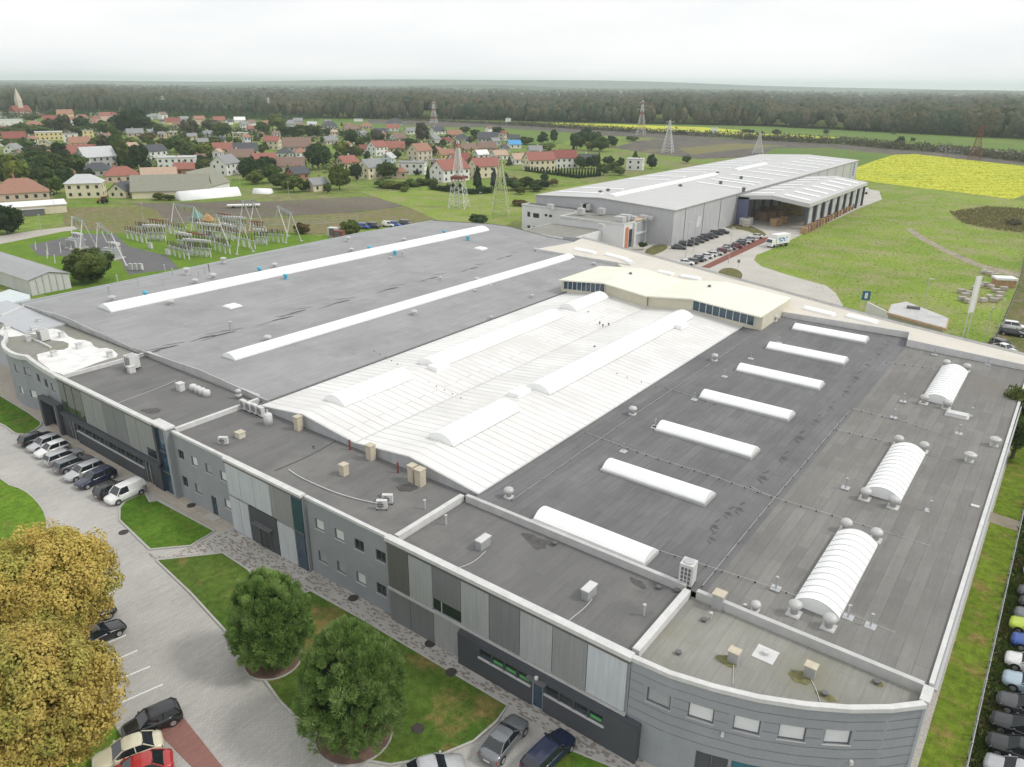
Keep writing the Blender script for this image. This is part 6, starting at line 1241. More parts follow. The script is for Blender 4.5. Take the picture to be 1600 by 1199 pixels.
def carproto(kind):
    if kind in CARP: return CARP[kind]
    Lc, W_, zb, zr_, wb, wt, rt, rb, zn = SPEC[kind]; hl = Lc/2; hw = W_/2; root = None
    st = [(hl, hw*.62, .34, zn*.75), (hl-.06, hw*.80, .26, zn*.92), (hl-.3, hw*.95, .22, zn), (hl-.75, hw, .2, zn+.06), (wb, hw, .2, zb-.02), (0, hw, .2, zb), (rt*.6, hw, .2, zb+.01), (rb, hw*.99, .2, zb+.02 if kind != 'sedan' else zb), (-hl+.25, hw*.95, .22, zb-.02 if kind == 'sedan' else zb-.03), (-hl+.05, hw*.86, .28, zb-.12), (-hl, hw*.74, .36, zb-.25)]
    V = []; nR = 12
    for x, h, z0, z1 in st:
        zm = z0+(z1-z0)*.45
        half = [(h*.86, z0), (h, z0+.12), (h, zm), (h*.985, z1-.12), (h*.9, z1-.02), (h*.5, z1+.015)]
        V += [(x, -a, b) for a, b in half]+[(x, a, b) for a, b in half[::-1]]
    F = [(i*nR+j, i*nR+(j+1) % nR, (i+1)*nR+(j+1) % nR, (i+1)*nR+j) for i in range(len(st)-1) for j in range(nR)]+[tuple(range(nR))[::-1], tuple(range((len(st)-1)*nR, len(st)*nR))]
    P_ = []
    def pt(mb, name, m, sm=False, par=root): o = mb.build(name, m, None, sm); P_.append((o, par)); return o
    body = pt(MB().add(V, F), 'body', PAINT['black'], True)
    a, b = hw*.90, hw*.70; zg = zb-.03
    g_ = MB().add([(wb, -a, zg), (wb, a, zg), (wt, b, zr_-.03), (wt, -b, zr_-.03), (rb, -a, zg), (rb, a, zg), (rt, b, zr_-.03), (rt, -b, zr_-.03)], [(0, 1, 2, 3), (5, 4, 7, 6), (0, 3, 7, 4), (1, 5, 6, 2)])
    pt(g_, 'windows', M_cglass)
    r_ = MB(); xs_ = [wt+.05, wt-.15, (wt+rt)/2, rt+.15, rt-.05]; zz = [zr_-.05, zr_, zr_+.02, zr_, zr_-.06]
    V = []
    for x, z in zip(xs_, zz): V += [(x, -b-.05, z-.05), (x, -b*.8, z+.0), (x, 0, z+.025), (x, b*.8, z), (x, b+.05, z-.05)]
    r_.add(V, [(i*5+j, i*5+j+1, (i+1)*5+j+1, (i+1)*5+j) for i in range(4) for j in range(4)]); 
    for s_ in (-1, 1):
        for (x0, z0, x1, z1) in ((wb+.02, zg, wt+.03, zr_-.04), (rb-.02, zg, rt-.03, zr_-.05), ((wb+rb)/2-.15, zg, (wt+rt)/2-.1, zr_-.03)):
            r_.bar((x0, s_*(a+.01), z0), (x1, s_*(b+.02), z1), .045, 4)
    if kind == 'van':
        for s_ in (-1, 1): r_.add([(-.1, s_*(a+.012), zg), (rb-.02, s_*(a+.012), zg), (rt-.02, s_*(b+.02), zr_-.04), (-.1, s_*(b+.02), zr_-.04)], [(0, 1, 2, 3)])
    pt(r_, 'roof', PAINT['black'], False)
    wx = (hl-.82, -hl+.80)
    for x in wx:
        for s_ in (-1, 1):
            w_ = MB(); n = 16; y0, y1 = s_*(hw-.2), s_*(hw+.012); w_.bar((x, y0, .32), (x, y1, .32), .32, n); o = pt(w_, 'wheel', M_tyre)
            rm = MB().bar((x, s_*(hw-.02), .32), (x, s_*(hw+.02), .32), .21, 12); pt(rm, 'rim', M_rim, False, o)
            ar = MB(); q = [(x+.39*cos(t), s_*(hw+.004), .33+.39*sin(t)) for t in [pi*i/10 for i in range(11)]]; ar.add(q, [tuple(range(11))]); pt(ar, 'wheel_arch', M_black)
    for s_ in (-1, 1):
        pt(MB().add([(hl-.10, s_*hw*.50, zn*.72), (hl-.24, s_*hw*.93, zn*.74), (hl-.36, s_*hw*.94, zn*.98), (hl-.16, s_*hw*.55, zn*.95)], [(0, 1, 2, 3)]), 'headlight', M_lamp)
        pt(MB().add([(-hl-.005, s_*hw*.55, zb-.38), (-hl+.06, s_*hw*.93, zb-.38), (-hl+.10, s_*hw*.94, zb-.12), (-hl+.03, s_*hw*.6, zb-.12)], [(0, 1, 2, 3)]), 'tail_light', M_tail)
        pt(MB().box(wb-.32, wb-.18, s_*hw*.98 if s_ > 0 else -hw*.98-.17, s_*hw*.98+.17 if s_ > 0 else -hw*.98, zb+.0, zb+.13), 'mirror', PAINT['black'])
    pt(MB().box(hl-.04, hl+.01, -.26, .26, .36, .47), 'number_plate', M_plate); pt(MB().box(-hl-.01, -hl+.03, -.26, .26, .45, .56), 'number_plate', M_plate)
    CARP[kind] = P_; return P_
def car(px, py, col, kind, heading, label=None, z=.7, group=None, full=True, noseX=None, lkey=None):
    src = carproto(kind)
    if px is not None: x, y = at(px, py, z+GZ)
    if noseX: x, y = noseX
    t = thing('parked_car', label, 'car' if kind != 'van' else 'van', (x, y, GZ), heading, group, px=lkey)
    mp_ = {}
    for o, par in src:
        if not full and o.name.split('.')[0] in ('mirror', 'number_plate', 'wheel_arch', 'rim'): continue
        c = bpy.data.objects.new(o.name.split('.')[0], o.data); COL.objects.link(c); c.parent = t if par is None else mp_[par.name]; mp_[o.name] = c
        if c.name.split('.')[0] in ('body', 'roof', 'mirror'): setmat(c, PAINT[col])
    return t
up_, dn_ = R(93), R(-87)
GR = 'cars parked along the facade'
for px, py, col, kind, hd, lab in ((56, 683, 'black', 'hatch', up_, 'black hatchback at the far left end of the facade row'), (69, 691, 'silver', 'hatch', dn_, 'silver-white hatchback second from the left in the facade row'), (81, 700, 'white', 'hatch', dn_, 'white hatchback third from the left in the facade row'),
    (99, 711, 'silver', 'wagon', up_, 'silver estate with its tail to the drive in the facade row'), (115, 722, 'grey', 'wagon', up_, 'grey estate in the middle of the facade row'), (131, 734, 'silver', 'wagon', dn_, 'silver estate with sunroof beside the dark blue car'),
    (149, 745, 'dark blue', 'wagon', dn_, 'dark blue car between silver estate and empty bay'), (176, 762, 'black', 'hatch', up_, 'black hatchback with red tail lights beside the white van'), (195, 769, 'white', 'van', dn_, 'white panel van at the right end of the facade row')):
    car(px, py, col, kind, hd+rnd.uniform(-.02, .02), lab, .75, GR)
def hd2(a, b): p, q = at(*a), at(*b); return math.atan2(q[1]-p[1], q[0]-p[0])
car(237, 1123, 'black', 'hatch', hd2((270, 1110), (205, 1138)), 'glossy black hatchback beside the last white bay line', .8)
car(199, 1171, 'cream', 'sedan', hd2((235, 1160), (180, 1180)), 'pale cream saloon beside the glossy black hatchback', .8)
car(214, 1200, 'red', 'sedan', hd2((250, 1190), (190, 1210)), 'red car cut off at the bottom edge beside the cream saloon', .8)
car(150, 990, 'black', 'sedan', hd2((120, 1008), (180, 978)), 'black saloon half hidden under the golden trees, nearer one', .8)
car(136, 962, 'black', 'sedan', hd2((100, 980), (165, 950)), 'black car almost hidden behind the golden trees', .8)
car(788, 1150, 'grey', 'sedan', hd2((765, 1180), (812, 1122)), 'grey saloon with pale roof at the lawn corner', .8)
car(858, 1172, 'dark blue', 'wagon', hd2((830, 1199), (880, 1150)), 'dark blue estate parked beside the grey saloon', .8)
car(676, 1200, 'silver', 'sedan', hd2((640, 1210), (710, 1192)), 'pale silver car cut off at the bottom edge below the lawn', .8)
yy = [at(1577, 971, .5)[1]]
RC = [(1592, 938, 'black', 'hatch', 'black hatchback in the right car park, two above the lime one'), (1590, 921, 'dark grey', 'sedan', 'dark grey saloon in the right car park, uppermost visible'), (1585, 955, 'grey', 'sedan', 'grey saloon in the right car park just above the lime car'), (1577, 971, 'lime', 'hatch', 'lime green hatchback in the right car park'), (1580, 996, 'blue', 'hatch', 'bright blue hatchback below the lime one'), (1570, 1026, 'white', 'hatch', 'white hatchback below the bright blue one'), (1566, 1056, 'light blue', 'wagon', 'pale blue estate below the white hatchback'),
      (1557, 1089, 'dark grey', 'sedan', 'charcoal saloon below the pale blue estate'), (1547, 1121, 'black', 'sedan', 'black saloon below the charcoal one'), (1541, 1154, 'black', 'wagon', 'black estate second from bottom in the right car park'), (1537, 1189, 'silver', 'hatch', 'pale silver hatchback lowest in the right car park'), (1599, 888, 'silver', 'sedan', 'silver car at the right edge above the dark ones')]
for px, py, col, kind, lab in RC:
    x, y = at(px, py, .55); car(None, None, col, kind, pi+rnd.uniform(-.03, .03), lab, noseX=(x+SPEC[kind][0]/2, y), group='cars in the right car park')
for px, py, col, kind, h_, lab in ((1586, 509, 'white', 'suv', .1, 'white car behind the black one at the right edge meadow'), (1583, 518, 'black', 'wagon', .1, 'black estate on the track beyond the flat roof'), (1567, 537, 'dark grey', 'wagon', -.6, 'dark car by the fence, the farther of two'), (1571, 543, 'white', 'sedan', -.6, 'white car by the fence, the nearer of two')):
    car(px, py, col, kind, h_, lab, .8)
row1 = [(1061, 386), (1072, 381), (1081, 379), (1090, 376), (1097, 373), (1105, 370), (1112, 368), (1120, 364), (1129, 362)]
for i, (px, py) in enumerate(row1): car(px, py, 'black' if i % 3 else 'dark grey', 'wagon' if i % 2 else 'sedan', R(20), 'dark car parked against the warehouse wall', .6, 'dark cars along the warehouse', False, None, px)
row2 = [(1072, 410, 'white'), (1080, 408, 'grey'), (1088, 405, 'dark grey'), (1095, 403, 'silver'), (1102, 400, 'white'), (1110, 397, 'white'), (1118, 395, 'silver'), (1125, 392, 'dark red'), (1132, 389, 'silver'), (1140, 387, 'dark grey'), (1148, 384, 'dark red'), (1155, 380, 'dark grey'), (1162, 377, 'silver'), (1170, 374, 'silver'), (1181, 369, 'white')]
for i, (px, py, c) in enumerate(row2): car(px, py, c, 'hatch' if i % 2 else 'sedan', R(200 if i % 3 else 20), '%s car in the row beside the brown planting bed' % c, .6, 'cars beside the planting bed', False, None, px)
for px, py, c, lab in ((568, 353, 'blue', 'first blue van behind the far roof edge'), (584, 352, 'dark blue', 'dark blue van behind the far roof edge'), (607, 350, 'white', 'white van behind the far roof edge'), (617, 350, 'blue', 'second blue van behind the far roof edge'), (634, 348, 'dark grey', 'grey van behind the far roof edge')):
    car(px, py, c, 'van', R(20), lab, .9, None, False)
# ---- lorries
def lorry(px, py, hd, L_, label, cab=True, mark=True, name='box_truck'):
    x, y = at(px, py, 1.5); t = thing(name, label, 'truck', (x, y, GZ), hd)
    MB().box(-L_/2, L_/2-(2.0 if cab else 0), -1.25, 1.25, 1.0, 3.7).build('cargo_box', M_white, t)
    if cab:
        MB().add([(L_/2-1.9, -1.15, .5), (L_/2, -1.15, .5), (L_/2, -1.15, 1.5), (L_/2-.35, -1.1, 2.6), (L_/2-1.9, -1.1, 2.6), (L_/2-1.9, 1.15, .5), (L_/2, 1.15, .5), (L_/2, 1.15, 1.5), (L_/2-.35, 1.1, 2.6), (L_/2-1.9, 1.1, 2.6)],
                 [(0, 1, 2, 3, 4), (9, 8, 7, 6, 5), (1, 6, 7, 2), (2, 7, 8, 3), (3, 8, 9, 4), (0, 5, 6, 1)]).build('cab', M_white, t)
        MB().add([(L_/2+.01, -1.0, 1.55), (L_/2+.01, 1.0, 1.55), (L_/2-.30, .95, 2.45), (L_/2-.30, -.95, 2.45)], [(0, 1, 2, 3)]).build('windscreen', M_glass, t)
    MB().box(-L_/2, L_/2-.3, -.8, .8, .65, .98).build('chassis', M_steel, t)
    for xx in ((-L_/2+1.2), (L_/2-1.2)):
        for s_ in (-1, 1): MB().bar((xx, s_*.85, .5), (xx, s_*1.2, .5), .5, 14).build('wheel', M_rub, t)
    if mark:
        rg = random.Random(3)
        for s_ in (-1, 1):
            m = MB()
            for i in range(9):
                a = rg.uniform(-L_/2+.6, L_/2-2.8); z = rg.uniform(1.4, 2.8); r_ = rg.uniform(.2, .5); m.add([(a+r_*cos(k), s_*1.256, z+r_*.7*sin(k)) for k in [2*pi*j/7 for j in range(7)]], [tuple(range(7))])
            m.build('blue_print', plain('blue_print', (.10, .28, .55), .5), t)
lorry(1215, 378, R(250), 8.0, 'white box truck with blue print driving out of the yard')
lorry(1329, 304, R(92), 12.0, 'long white trailer standing at the far end of the canopy', False, False, 'trailer')
lorry(1347, 298, R(20), 6.0, 'small white truck parked beyond the trailer', True, False)
t = thing('tractor', 'red tractor on the grass before the cream two storey house', 'tractor', (*at(161, 318), GZ), R(200))
MB().box(-.2, 1.9, -.4, .4, .8, 1.5).build('bonnet', M_red, t); MB().box(-1.4, -.2, -.7, .7, 1.0, 2.5).build('cab', M_glass, t); MB().box(-1.5, -.1, -.8, .8, 2.5, 2.65).build('roof', M_red, t)
for xx, r_ in ((-1.0, .85), (1.4, .5)):
    for s_ in (-1, 1): MB().bar((xx, s_*.75, r_), (xx, s_*1.15, r_), r_, 16).build('wheel', M_rub, t)
for px, py, c, lab, s in ((530, 367, M_rust, 'rust-orange container beside the bright bush', 3.0), (521, 362, M_trimw, 'white container beside the rust-orange one', 3.0)):
    x, y = at(px, py, 1.5); t = thing('container', lab, 'container', (x, y, 0), .4); MB().box(-1.5, 1.5, -1.2, 1.2, .1, 2.8).build('body', c, t); MB().box(-.9, .9, -1.24, -1.205, .3, 2.6).build('door', M_steel, t)
# ---- pallets and stacked goods at the loading canopy
def stack(px, py, label, m, s=1.0, px_=None, z=0):
    x, y = at(px, py, .8); t = thing('pallet_stack', label, 'pallet stack', (x, y, GZ), rnd.uniform(-.2, .2), 'stacked goods at the loading canopy', px=px_)
    for k in range(3): MB().box(-1*s, 1*s, -.65*s, .65*s, k*.75*s+.12, k*.75*s+.72*s).build('load', m, t); MB().box(-1*s, 1*s, -.65*s, .65*s, k*.75*s, k*.75*s+.1).build('pallet', M_wood, t)
M_pal = plain('brown_load', (.30, .19, .14), .85, 0, .3, 1); M_palw = plain('wrapped_load', (.62, .61, .58), .5, 0, .1, 1)
for i in range(17):
    px = 1256+i*4.6; py = 362-i*2.35; stack(px, py, 'brown pallet stack in the row along the meadow edge', M_pal if i % 3 else M_wood, .95, px)
for px, py in ((1161, 349), (1166, 351), (1158, 345), (1170, 348)): stack(px, py, 'white wrapped pallet stack under the left side of the canopy', M_palw, 1.1, px)
for px, py in ((1186, 340), (1192, 342), (1198, 338), (1204, 341), (1210, 337), (1216, 340), (1194, 334), (1207, 332), (1221, 336)): stack(px, py, 'timber-coloured pallet stack in the middle under the canopy', M_pal, 1.4, px)
for px, py in ((1216, 349), (1209, 350), (1224, 346)): stack(px, py, 'pale pallet stack at the mouth of the canopy', M_wood, 1.1, px)
for px, py in ((1222, 331), (1230, 331), (1238, 332), (1246, 333)): stack(px, py, 'yellowish high pallet stack deep inside the canopy', plain('yellow_load', (.45, .36, .16), .8, 0, .3, 1), 1.7, px)
# stacked paving stones by the fence
for i, (px, py) in enumerate(((1502, 456), (1508, 462), (1515, 459), (1504, 468), (1512, 471), (1524, 452), (1530, 447), (1540, 445), (1548, 449), (1556, 455), (1563, 460), (1568, 452), (1545, 465), (1553, 470), (1536, 470), (1560, 466), (1571, 446), (1546, 428), (1538, 425), (1554, 431))):
    x, y = at(px, py, .4); t = thing('stone_pallet', 'pallet of pale paving stones stacked by the fence', 'stone pallet', (x, y, GZ), rnd.uniform(0, 1.5), 'pallets of paving stones', px=px)
    MB().box(-.8, .8, -.5, .5, .12, .9).build('stones', M_gravel, t); MB().box(-.8, .8, -.5, .5, 0, .119).build('pallet', M_wood, t)
x, y = at(1568, 442, 1); t = thing('covered_stack', 'timber stack under a white sheet by the fence', 'covered stack', (x, y, GZ), .5); MB().box(-2.2, 2.2, -1.4, 1.4, 0, 1.8).build('timber', M_wood, t); MB().box(-2.4, 2.4, -1.6, 1.6, 1.8, 2.3).build('sheet', M_white, t)
# ================================================================ MASTS, POLES, FENCES
def lattice(px, py, top, label, cols, wb=5.5, arms=True, plat=False, hmax=None, sc=1.0, name='lattice_mast'):
    x, y = at(px, py); h = hmax or height(x, y, top); t = thing(name, label, 'mast', (x, y, 0), rnd.uniform(.2, .5))
    wf = lambda z: (wb/2)*(1-z/h)**1.15+.35*sc
    n = 12; zs = [h*(1-(1-i/n)**1.25) for i in range(n+1)]; secs = {}
    for i in range(n):
        m = MB(); z0, z1 = zs[i], zs[i+1]; a, b = wf(z0), wf(z1); c0 = [(-a, -a), (a, -a), (a, a), (-a, a)]; c1 = [(-b, -b), (b, -b), (b, b), (-b, b)]; r_ = .13*sc
        for k in range(4):
            m.bar((*c0[k], z0), (*c1[k], z1), r_); j = (k+1) % 4
            m.bar((*c0[k], z0), (*c1[j], z1), r_*.5, 3); m.bar((*c0[j], z0), (*c1[k], z1), r_*.5, 3); m.bar((*c1[k], z1), (*c1[j], z1), r_*.5, 3)
        m.build('mast_section', cols[i % len(cols)], t)
    if arms:
        for k, zz in enumerate((.74, .84, .94)):
            z = h*zz; l = (4.8, 3.8, 3.0)[k]*sc; m = MB()
            for s_ in (-1, 1): m.bar((0, 0, z+.5*sc), (s_*l, 0, z+.1), .09*sc); m.bar((0, 0, z-.4*sc), (s_*l, 0, z), .09*sc)
            ao = m.build('crossarm', cols[0], t)
            for s_ in (-1, 1): MB().bar((s_*l, 0, z), (s_*l, 0, z-1.4*sc), .12*sc, 6).build('insulator', M_steel, ao)
    if plat:
        z = h*.44; a = wf(z)+.5; MB().box(-a, a, -a, a, z, z+1.0).build('platform', M_rust, t); 
        for sx in (-1, 1): MB().add([(sx*a*.6-.9, -a, z-2.2), (sx*a*.6, -a, z-3.2), (sx*a*.6+.9, -a, z-2.2), (sx*a*.6, -a, z-1.2)], [(0, 1, 2, 3)]).build('warning_board', M_black, t)
        m = MB(); m.bar((0, 0, 0), (0, 0, h), .3, 6); m.build('core', M_trim, t)
    return t
M_mred = plain('mast_red', (.45, .16, .12), .6); M_mwh = plain('mast_white', (.66, .66, .65), .6); M_mgr = plain('mast_green', (.42, .46, .26), .6)
lattice(717, 325, 220, 'red and white lattice mast with platform on the grass before the houses', [M_mwh, M_mwh, M_mwh, M_mwh, M_mred, M_mwh], 6.0, False, True)
lattice(782, 338, 246, 'yellow-green lattice mast right of the red and white one', [M_mgr, M_mgr], 6.4, False)
for px, py, top, lab in ((1001, 211, 157, 'tall red and white pylon beyond the small grove'), (1043, 239, 188, 'pale pylon standing by the dark field nearest the warehouse'), (678, 193, 159, 'red and white pylon above the village before the forest'), (422, 184, 153, 'grey pylon at the forest edge above the middle of the village'), (258, 181, 150, 'red and white pylon at the forest edge, leftmost'), (1522, 250, 196, 'thin brown pylon behind the big yellow field'), (1184, 240, 208, 'short mast behind the warehouse roof')):
    lattice(px, py, top, lab, [M_mwh, M_mwh, M_mred, M_mwh] if 'red' in lab else ([M_rust] if 'brown' in lab else [M_mwh]), 7.0, 'short' not in lab, False, None, 1.3 if py < 200 else 1.0, 'pylon')
def lamp(px, py, top, label, arm=0, col=None, r=.09):
    x, y = at(px, py); h = height(x, y, top); t = thing('street_lamp', label, 'lamp post', (x, y, 0), 0)
    MB().bar((0, 0, 0), (0, 0, h), r, 8, r*.6).build('pole', col or M_metal, t); MB().box(-.1, .9, -.12, .12, h, h+.14).build('lamp_head', M_trimw, t)
for a in ((1437, 508, 436, 'tall lamp post beside the gatehouse'), (1071, 403, 347, 'tall lamp post at the near end of the warehouse cars'), (1138, 412, 357, 'tall lamp post beside the planting bed'), (1524, 460, 424, 'lamp post behind the white totem sign'), (88, 338, 302, 'lamp post by the white shed'), (375, 292, 257, 'lamp post by the white balcony house'), (452, 312, 285, 'thin pole beside the ploughed field'), (65, 361, 336, 'thin pole near the gravel track'), (225, 348, 318, 'thin white pole between the yard and the field'), (750, 338, 301, 'thin white pole between the two near masts'),
          (486, 268, 248, 'lamp post in the street behind the dark round tree'), (587, 285, 256, 'wooden pole before the tall cream house')): lamp(*a)
for px, py, top, lab in ((1531, 560, 482, 'thin grey pole by the gate, left'), (1548, 552, 470, 'thin grey pole by the gate, right'), (1597, 420, 375, 'slender white pole at the right edge of the meadow')): 
    x, y = at(px, py); h = height(x, y, top); t = thing('thin_pole', lab, 'pole', (x, y, 0)); MB().bar((0, 0, 0), (0, 0, h), .06, 6).build('pole', M_metal, t); MB().lathe(0, 0, [(.15, h), (.15, h+.25), (.05, h+.3)], 8).build('cap', M_trimw, t)
# totem sign: two masts with a tall white banner
x, y = at(1507, 528); h = height(x, y, 432)
t = thing('totem_sign', 'tall white banner on two slim masts beyond the beige roof', 'sign', (x, y, 0), perp(1507)+.9)
for s_ in (-.55, .55): MB().bar((s_, 0, 0), (s_, 0, h), .1, 8).build('mast', M_trimw, t)
MB().box(-.75, .75, -.08, .08, h*.42, h).build('banner', M_white, t)
t = thing('flag', 'white banner flag on a pole beside the warehouse cars', 'flag', (*at(1083, 395), 0), 0); hh = height(*at(1083, 395), 338); MB().bar((0, 0, 0), (0, 0, hh), .07, 6).build('pole', M_metal, t); MB().add([(0, 0, hh-3.2), (.9, .2, hh-2.8), (1.3, .3, hh), (.5, .1, hh), (0, .08, hh-3.2), (.9, .28, hh-2.8), (1.3, .38, hh), (.5, .18, hh)], [(0, 1, 2, 3), (7, 6, 5, 4), (0, 4, 5, 1), (1, 5, 6, 2), (2, 6, 7, 3), (3, 7, 4, 0)]).build('banner', M_white, t)
x, y = at(1153, 420); t = thing('traffic_sign', 'small dark sign post on the road bend', 'sign', (x, y, 0)); MB().bar((0, 0, 0), (0, 0, 2.2), .05, 6).build('post', M_metal, t); MB().box(-.35, .35, -.04, .04, 1.6, 2.4).build('board', M_steel, t)
x, y = at(1349, 486); t = thing('traffic_sign', 'blue information sign beside the screen wall', 'sign', (x, y, 0), .4); MB().bar((0, 0, 0), (0, 0, 4.0), .06, 6).build('post', M_metal, t); MB().box(-.8, .8, -.05, .05, 2.4, 4.4).build('board', plain('sign_blue', (.05, .14, .30), .5), t); MB().box(-.3, .3, -.07, -.052, 2.8, 4.0).build('symbol', M_white, t)
# right fence
def fence(pts, label, h=1.6, step=2.5, m=None, name='mesh_fence'):
    t = thing(name, label, 'fence', (pts[0][0], pts[0][1], 0), world=True); m = m or M_metal
    seg = [math.dist(a, b) for a, b in zip(pts[:-1], pts[1:])]; cs = [0]
    for s_ in seg: cs.append(cs[-1]+s_)
    n = min(95, int(cs[-1]/step)); Q = [(float(np.interp(cs[-1]*i/n, cs, [p[0] for p in pts])), float(np.interp(cs[-1]*i/n, cs, [p[1] for p in pts]))) for i in range(n+1)]
    w_ = MB()
    for a, b in zip(Q[:-1], Q[1:]):
        for z in (.15, h*.5, h): w_.bar((*a, z), (*b, z), .02, 3)
        k = int(step/.25)
        for j in range(k): p = (a[0]+(b[0]-a[0])*j/k, a[1]+(b[1]-a[1])*j/k); w_.bar((*p, .1), (*p, h), .008, 3)
    w_.build('wire_mesh', m, t)
    for a in Q: MB().box(a[0]-.05, a[0]+.05, a[1]-.05, a[1]+.05, 0, h+.1).build('post', m, t)
    MB().rail(Q, .12, 0, .12).build('base_strip', M_kerb, t)
fence([(2.55, 34), (2.55, 98)], 'metal mesh fence between the grass strip and the right car park')
fp = P([(1532, 557), (1554, 535), (1590, 452), (1602, 395), (1612, 340)]); fence(fp, 'dark fence running away from the gate along the meadow', 1.8, 3.5, M_steel)
fence(P([(232, 352), (330, 345), (420, 352), (500, 350), (560, 344)]), 'thin fence of posts behind the electrical yard', 1.8, 3.0, M_metal)
for px, py, top in ((56, 391, 384), (75, 399, 381), (95, 396, 380), (74, 405, 397), (86, 412, 404), (109, 422, 401)):
    x, y = at(px, py); h = min(6, max(2.2, height(x, y, top))); t = thing('concrete_post', 'white concrete post on the grass behind the grey hall', 'post', (x, y, 0), 0, 'white posts behind the hall', px=px); MB().bar((0, 0, 0), (-.1, .3, h), .14, 4, .11).build('shaft', M_trimw, t); MB().box(-.25, .15, .15, .45, h, h+.1).build('cap', M_trim, t)
# ================================================================ ELECTRICAL YARD
def aframe(pairs, label):
    """pairs: per A frame (apex px, apex py, foot1, foot2); beam joins the tops"""
    fr = []
    for ax, ay, f1, f2 in pairs:
        p, q = at(*f1), at(*f2); c = ((p[0]+q[0])/2, (p[1]+q[1])/2); h = min(11, max(7, height(*c, ay))); fr.append((p, q, c, h))
    c0 = fr[0][2]; t = thing('lattice_gantry', label, 'gantry', (*c0, 0), world=True)
    H_ = sum(f[3] for f in fr)/len(fr); tops = []
    for p, q, c, h in fr:
        m = MB(); m.bar((*p, 0), (*c, H_), .17, 6, .12); m.bar((*q, 0), (*c, H_), .17, 6, .12); m.build('leg_frame', M_trimw, t); tops.append(c)
        for g_ in (p, q): MB().obox(g_[0], g_[1], 0, .8, .8, .3).build('footing', M_conc, t)
    if len(tops) > 1:
        a, b = Vector((*tops[0], H_)), Vector((*tops[1], H_)); d = (b-a).normalized(); n = Vector((-d.y, d.x, 0))*.35; m = MB(); a -= d*.8; b += d*.8; k = 12
        for o_ in (n, -n): m.bar(a+o_, b+o_, .06); m.bar(a+o_*.6+Vector((0, 0, -.6)), b+o_*.6+Vector((0, 0, -.6)), .05)
        for i in range(k): p_ = a+(b-a)*i/k; q_ = a+(b-a)*(i+1)/k; m.bar(p_+n, q_-n, .035, 3); m.bar(p_+n, q_+Vector((0, 0, -.6)), .035, 3)
        m.build('beam', plain('gantry_beam', (.30, .36, .34), .6), t)
        for i in range(3):
            p_ = a+(b-a)*(i+.7)/3.4; MB().bar(p_-Vector((0, 0, .6)), p_-Vector((0, 0, 2.0)), .1, 6).build('insulator_string', M_steel, t)
aframe([(114, 338, (111, 391), (132, 376)), (130.6, 344.6, (124.5, 395.6), (150, 385))], 'white A-frame gantry, leftmost in the electrical yard')
aframe([(154.6, 354, (150, 391), (171, 388)), (172.6, 362.6, (167, 403), (198, 416))], 'white A-frame gantry, second from the left by the bushy tree')
aframe([(271.6, 316, (265.6, 364), (290, 356.6)), (303, 325, (298, 367), (320.5, 365.5))], 'white A-frame gantry at the back of the yard near the tent')
aframe([(337, 336, (332.5, 379), (357, 383.6)), (374.5, 346, (370, 398.5), (395.5, 394))], 'white A-frame gantry in the middle of the yard closest to the roof')
aframe([(379, 313, (374, 356), (395.5, 353.5)), (395.5, 316.8, (389.5, 361), (412.8, 356.5))], 'white A-frame gantry, tall one right of the middle')
aframe([(433, 325, (427.8, 362.5), (450, 370)), (454, 329.5, (446.5, 380.5), (471, 377.5))], 'white A-frame gantry, rightmost in the electrical yard')
YD = R(14)
def ins(m, x, y, z, h, r=.13): m.lathe(x, y, [(r*.6, z)]+[(r*(1.25 if k % 2 else .7), z+h*(k+1)/9) for k in range(8)]+[(r*.5, z+h)], 8)
def switch(kind):
    t = bpy.data.objects.new('switchgear_stand', None); COL.objects.link(t)
    for s_ in (-.8, .8): MB().box(s_-.14, s_+.14, -.14, .14, 0, 2.3).build('support_post', M_trimw, t)
    MB().box(-1.3, 1.3, -.25, .25, 2.3, 2.6).build('beam', M_metal, t)
    for xx in (-1.1, 0, 1.1):
        m = MB(); ins(m, xx, 0, 2.6, 1.5); m.build('insulator', plain('brown_porcelain', (.085, .055, .05), .3), t)
        if kind == 'breaker': MB().box(xx-.35, xx+.35, -.5, .5, 4.05, 4.25).build('contact_arm', M_rust, t)
        if kind == 'box': MB().lathe(xx, 0, [(.3, 4.1), (.34, 4.3), (.34, 4.8), (.15, 4.95)], 10).build('head', M_trim, t)
    if kind == 'box': MB().box(-.5, .5, -.5, -.16, .8, 1.7).build('control_cabinet', M_trimw, t)
    t.hide_render = False; return t
PR = {k: switch(k) for k in ('plain', 'breaker', 'box')}; used = set()
LB = {'plain': 'white-legged stand with three dark insulators in the electrical yard', 'breaker': 'breaker stand with rust-red arms in the electrical yard', 'box': 'stand with pale instrument heads in the electrical yard'}
def sw(px, py, kind):
    x, y = at(px, py); o = PR[kind] if kind not in used else copy_tree(PR[kind]); used.add(kind); o.location = (x, y, 0); o.rotation_euler = (0, 0, YD+rnd.uniform(-.05, .05)); tag(o, LB[kind], 'switchgear', 'switchgear in the electrical yard', px)
def line(a, b, n, kind):
    for i in range(n): t_ = (i+.5)/n; sw(a[0]+(b[0]-a[0])*t_, a[1]+(b[1]-a[1])*t_, kind)
line((199, 373), (230, 381), 4, 'plain'); line((228, 376), (260, 377), 4, 'box'); line((258, 363), (290, 372), 4, 'plain'); line((236, 362), (258, 366), 2, 'breaker'); line((216, 366), (234, 369), 3, 'plain')
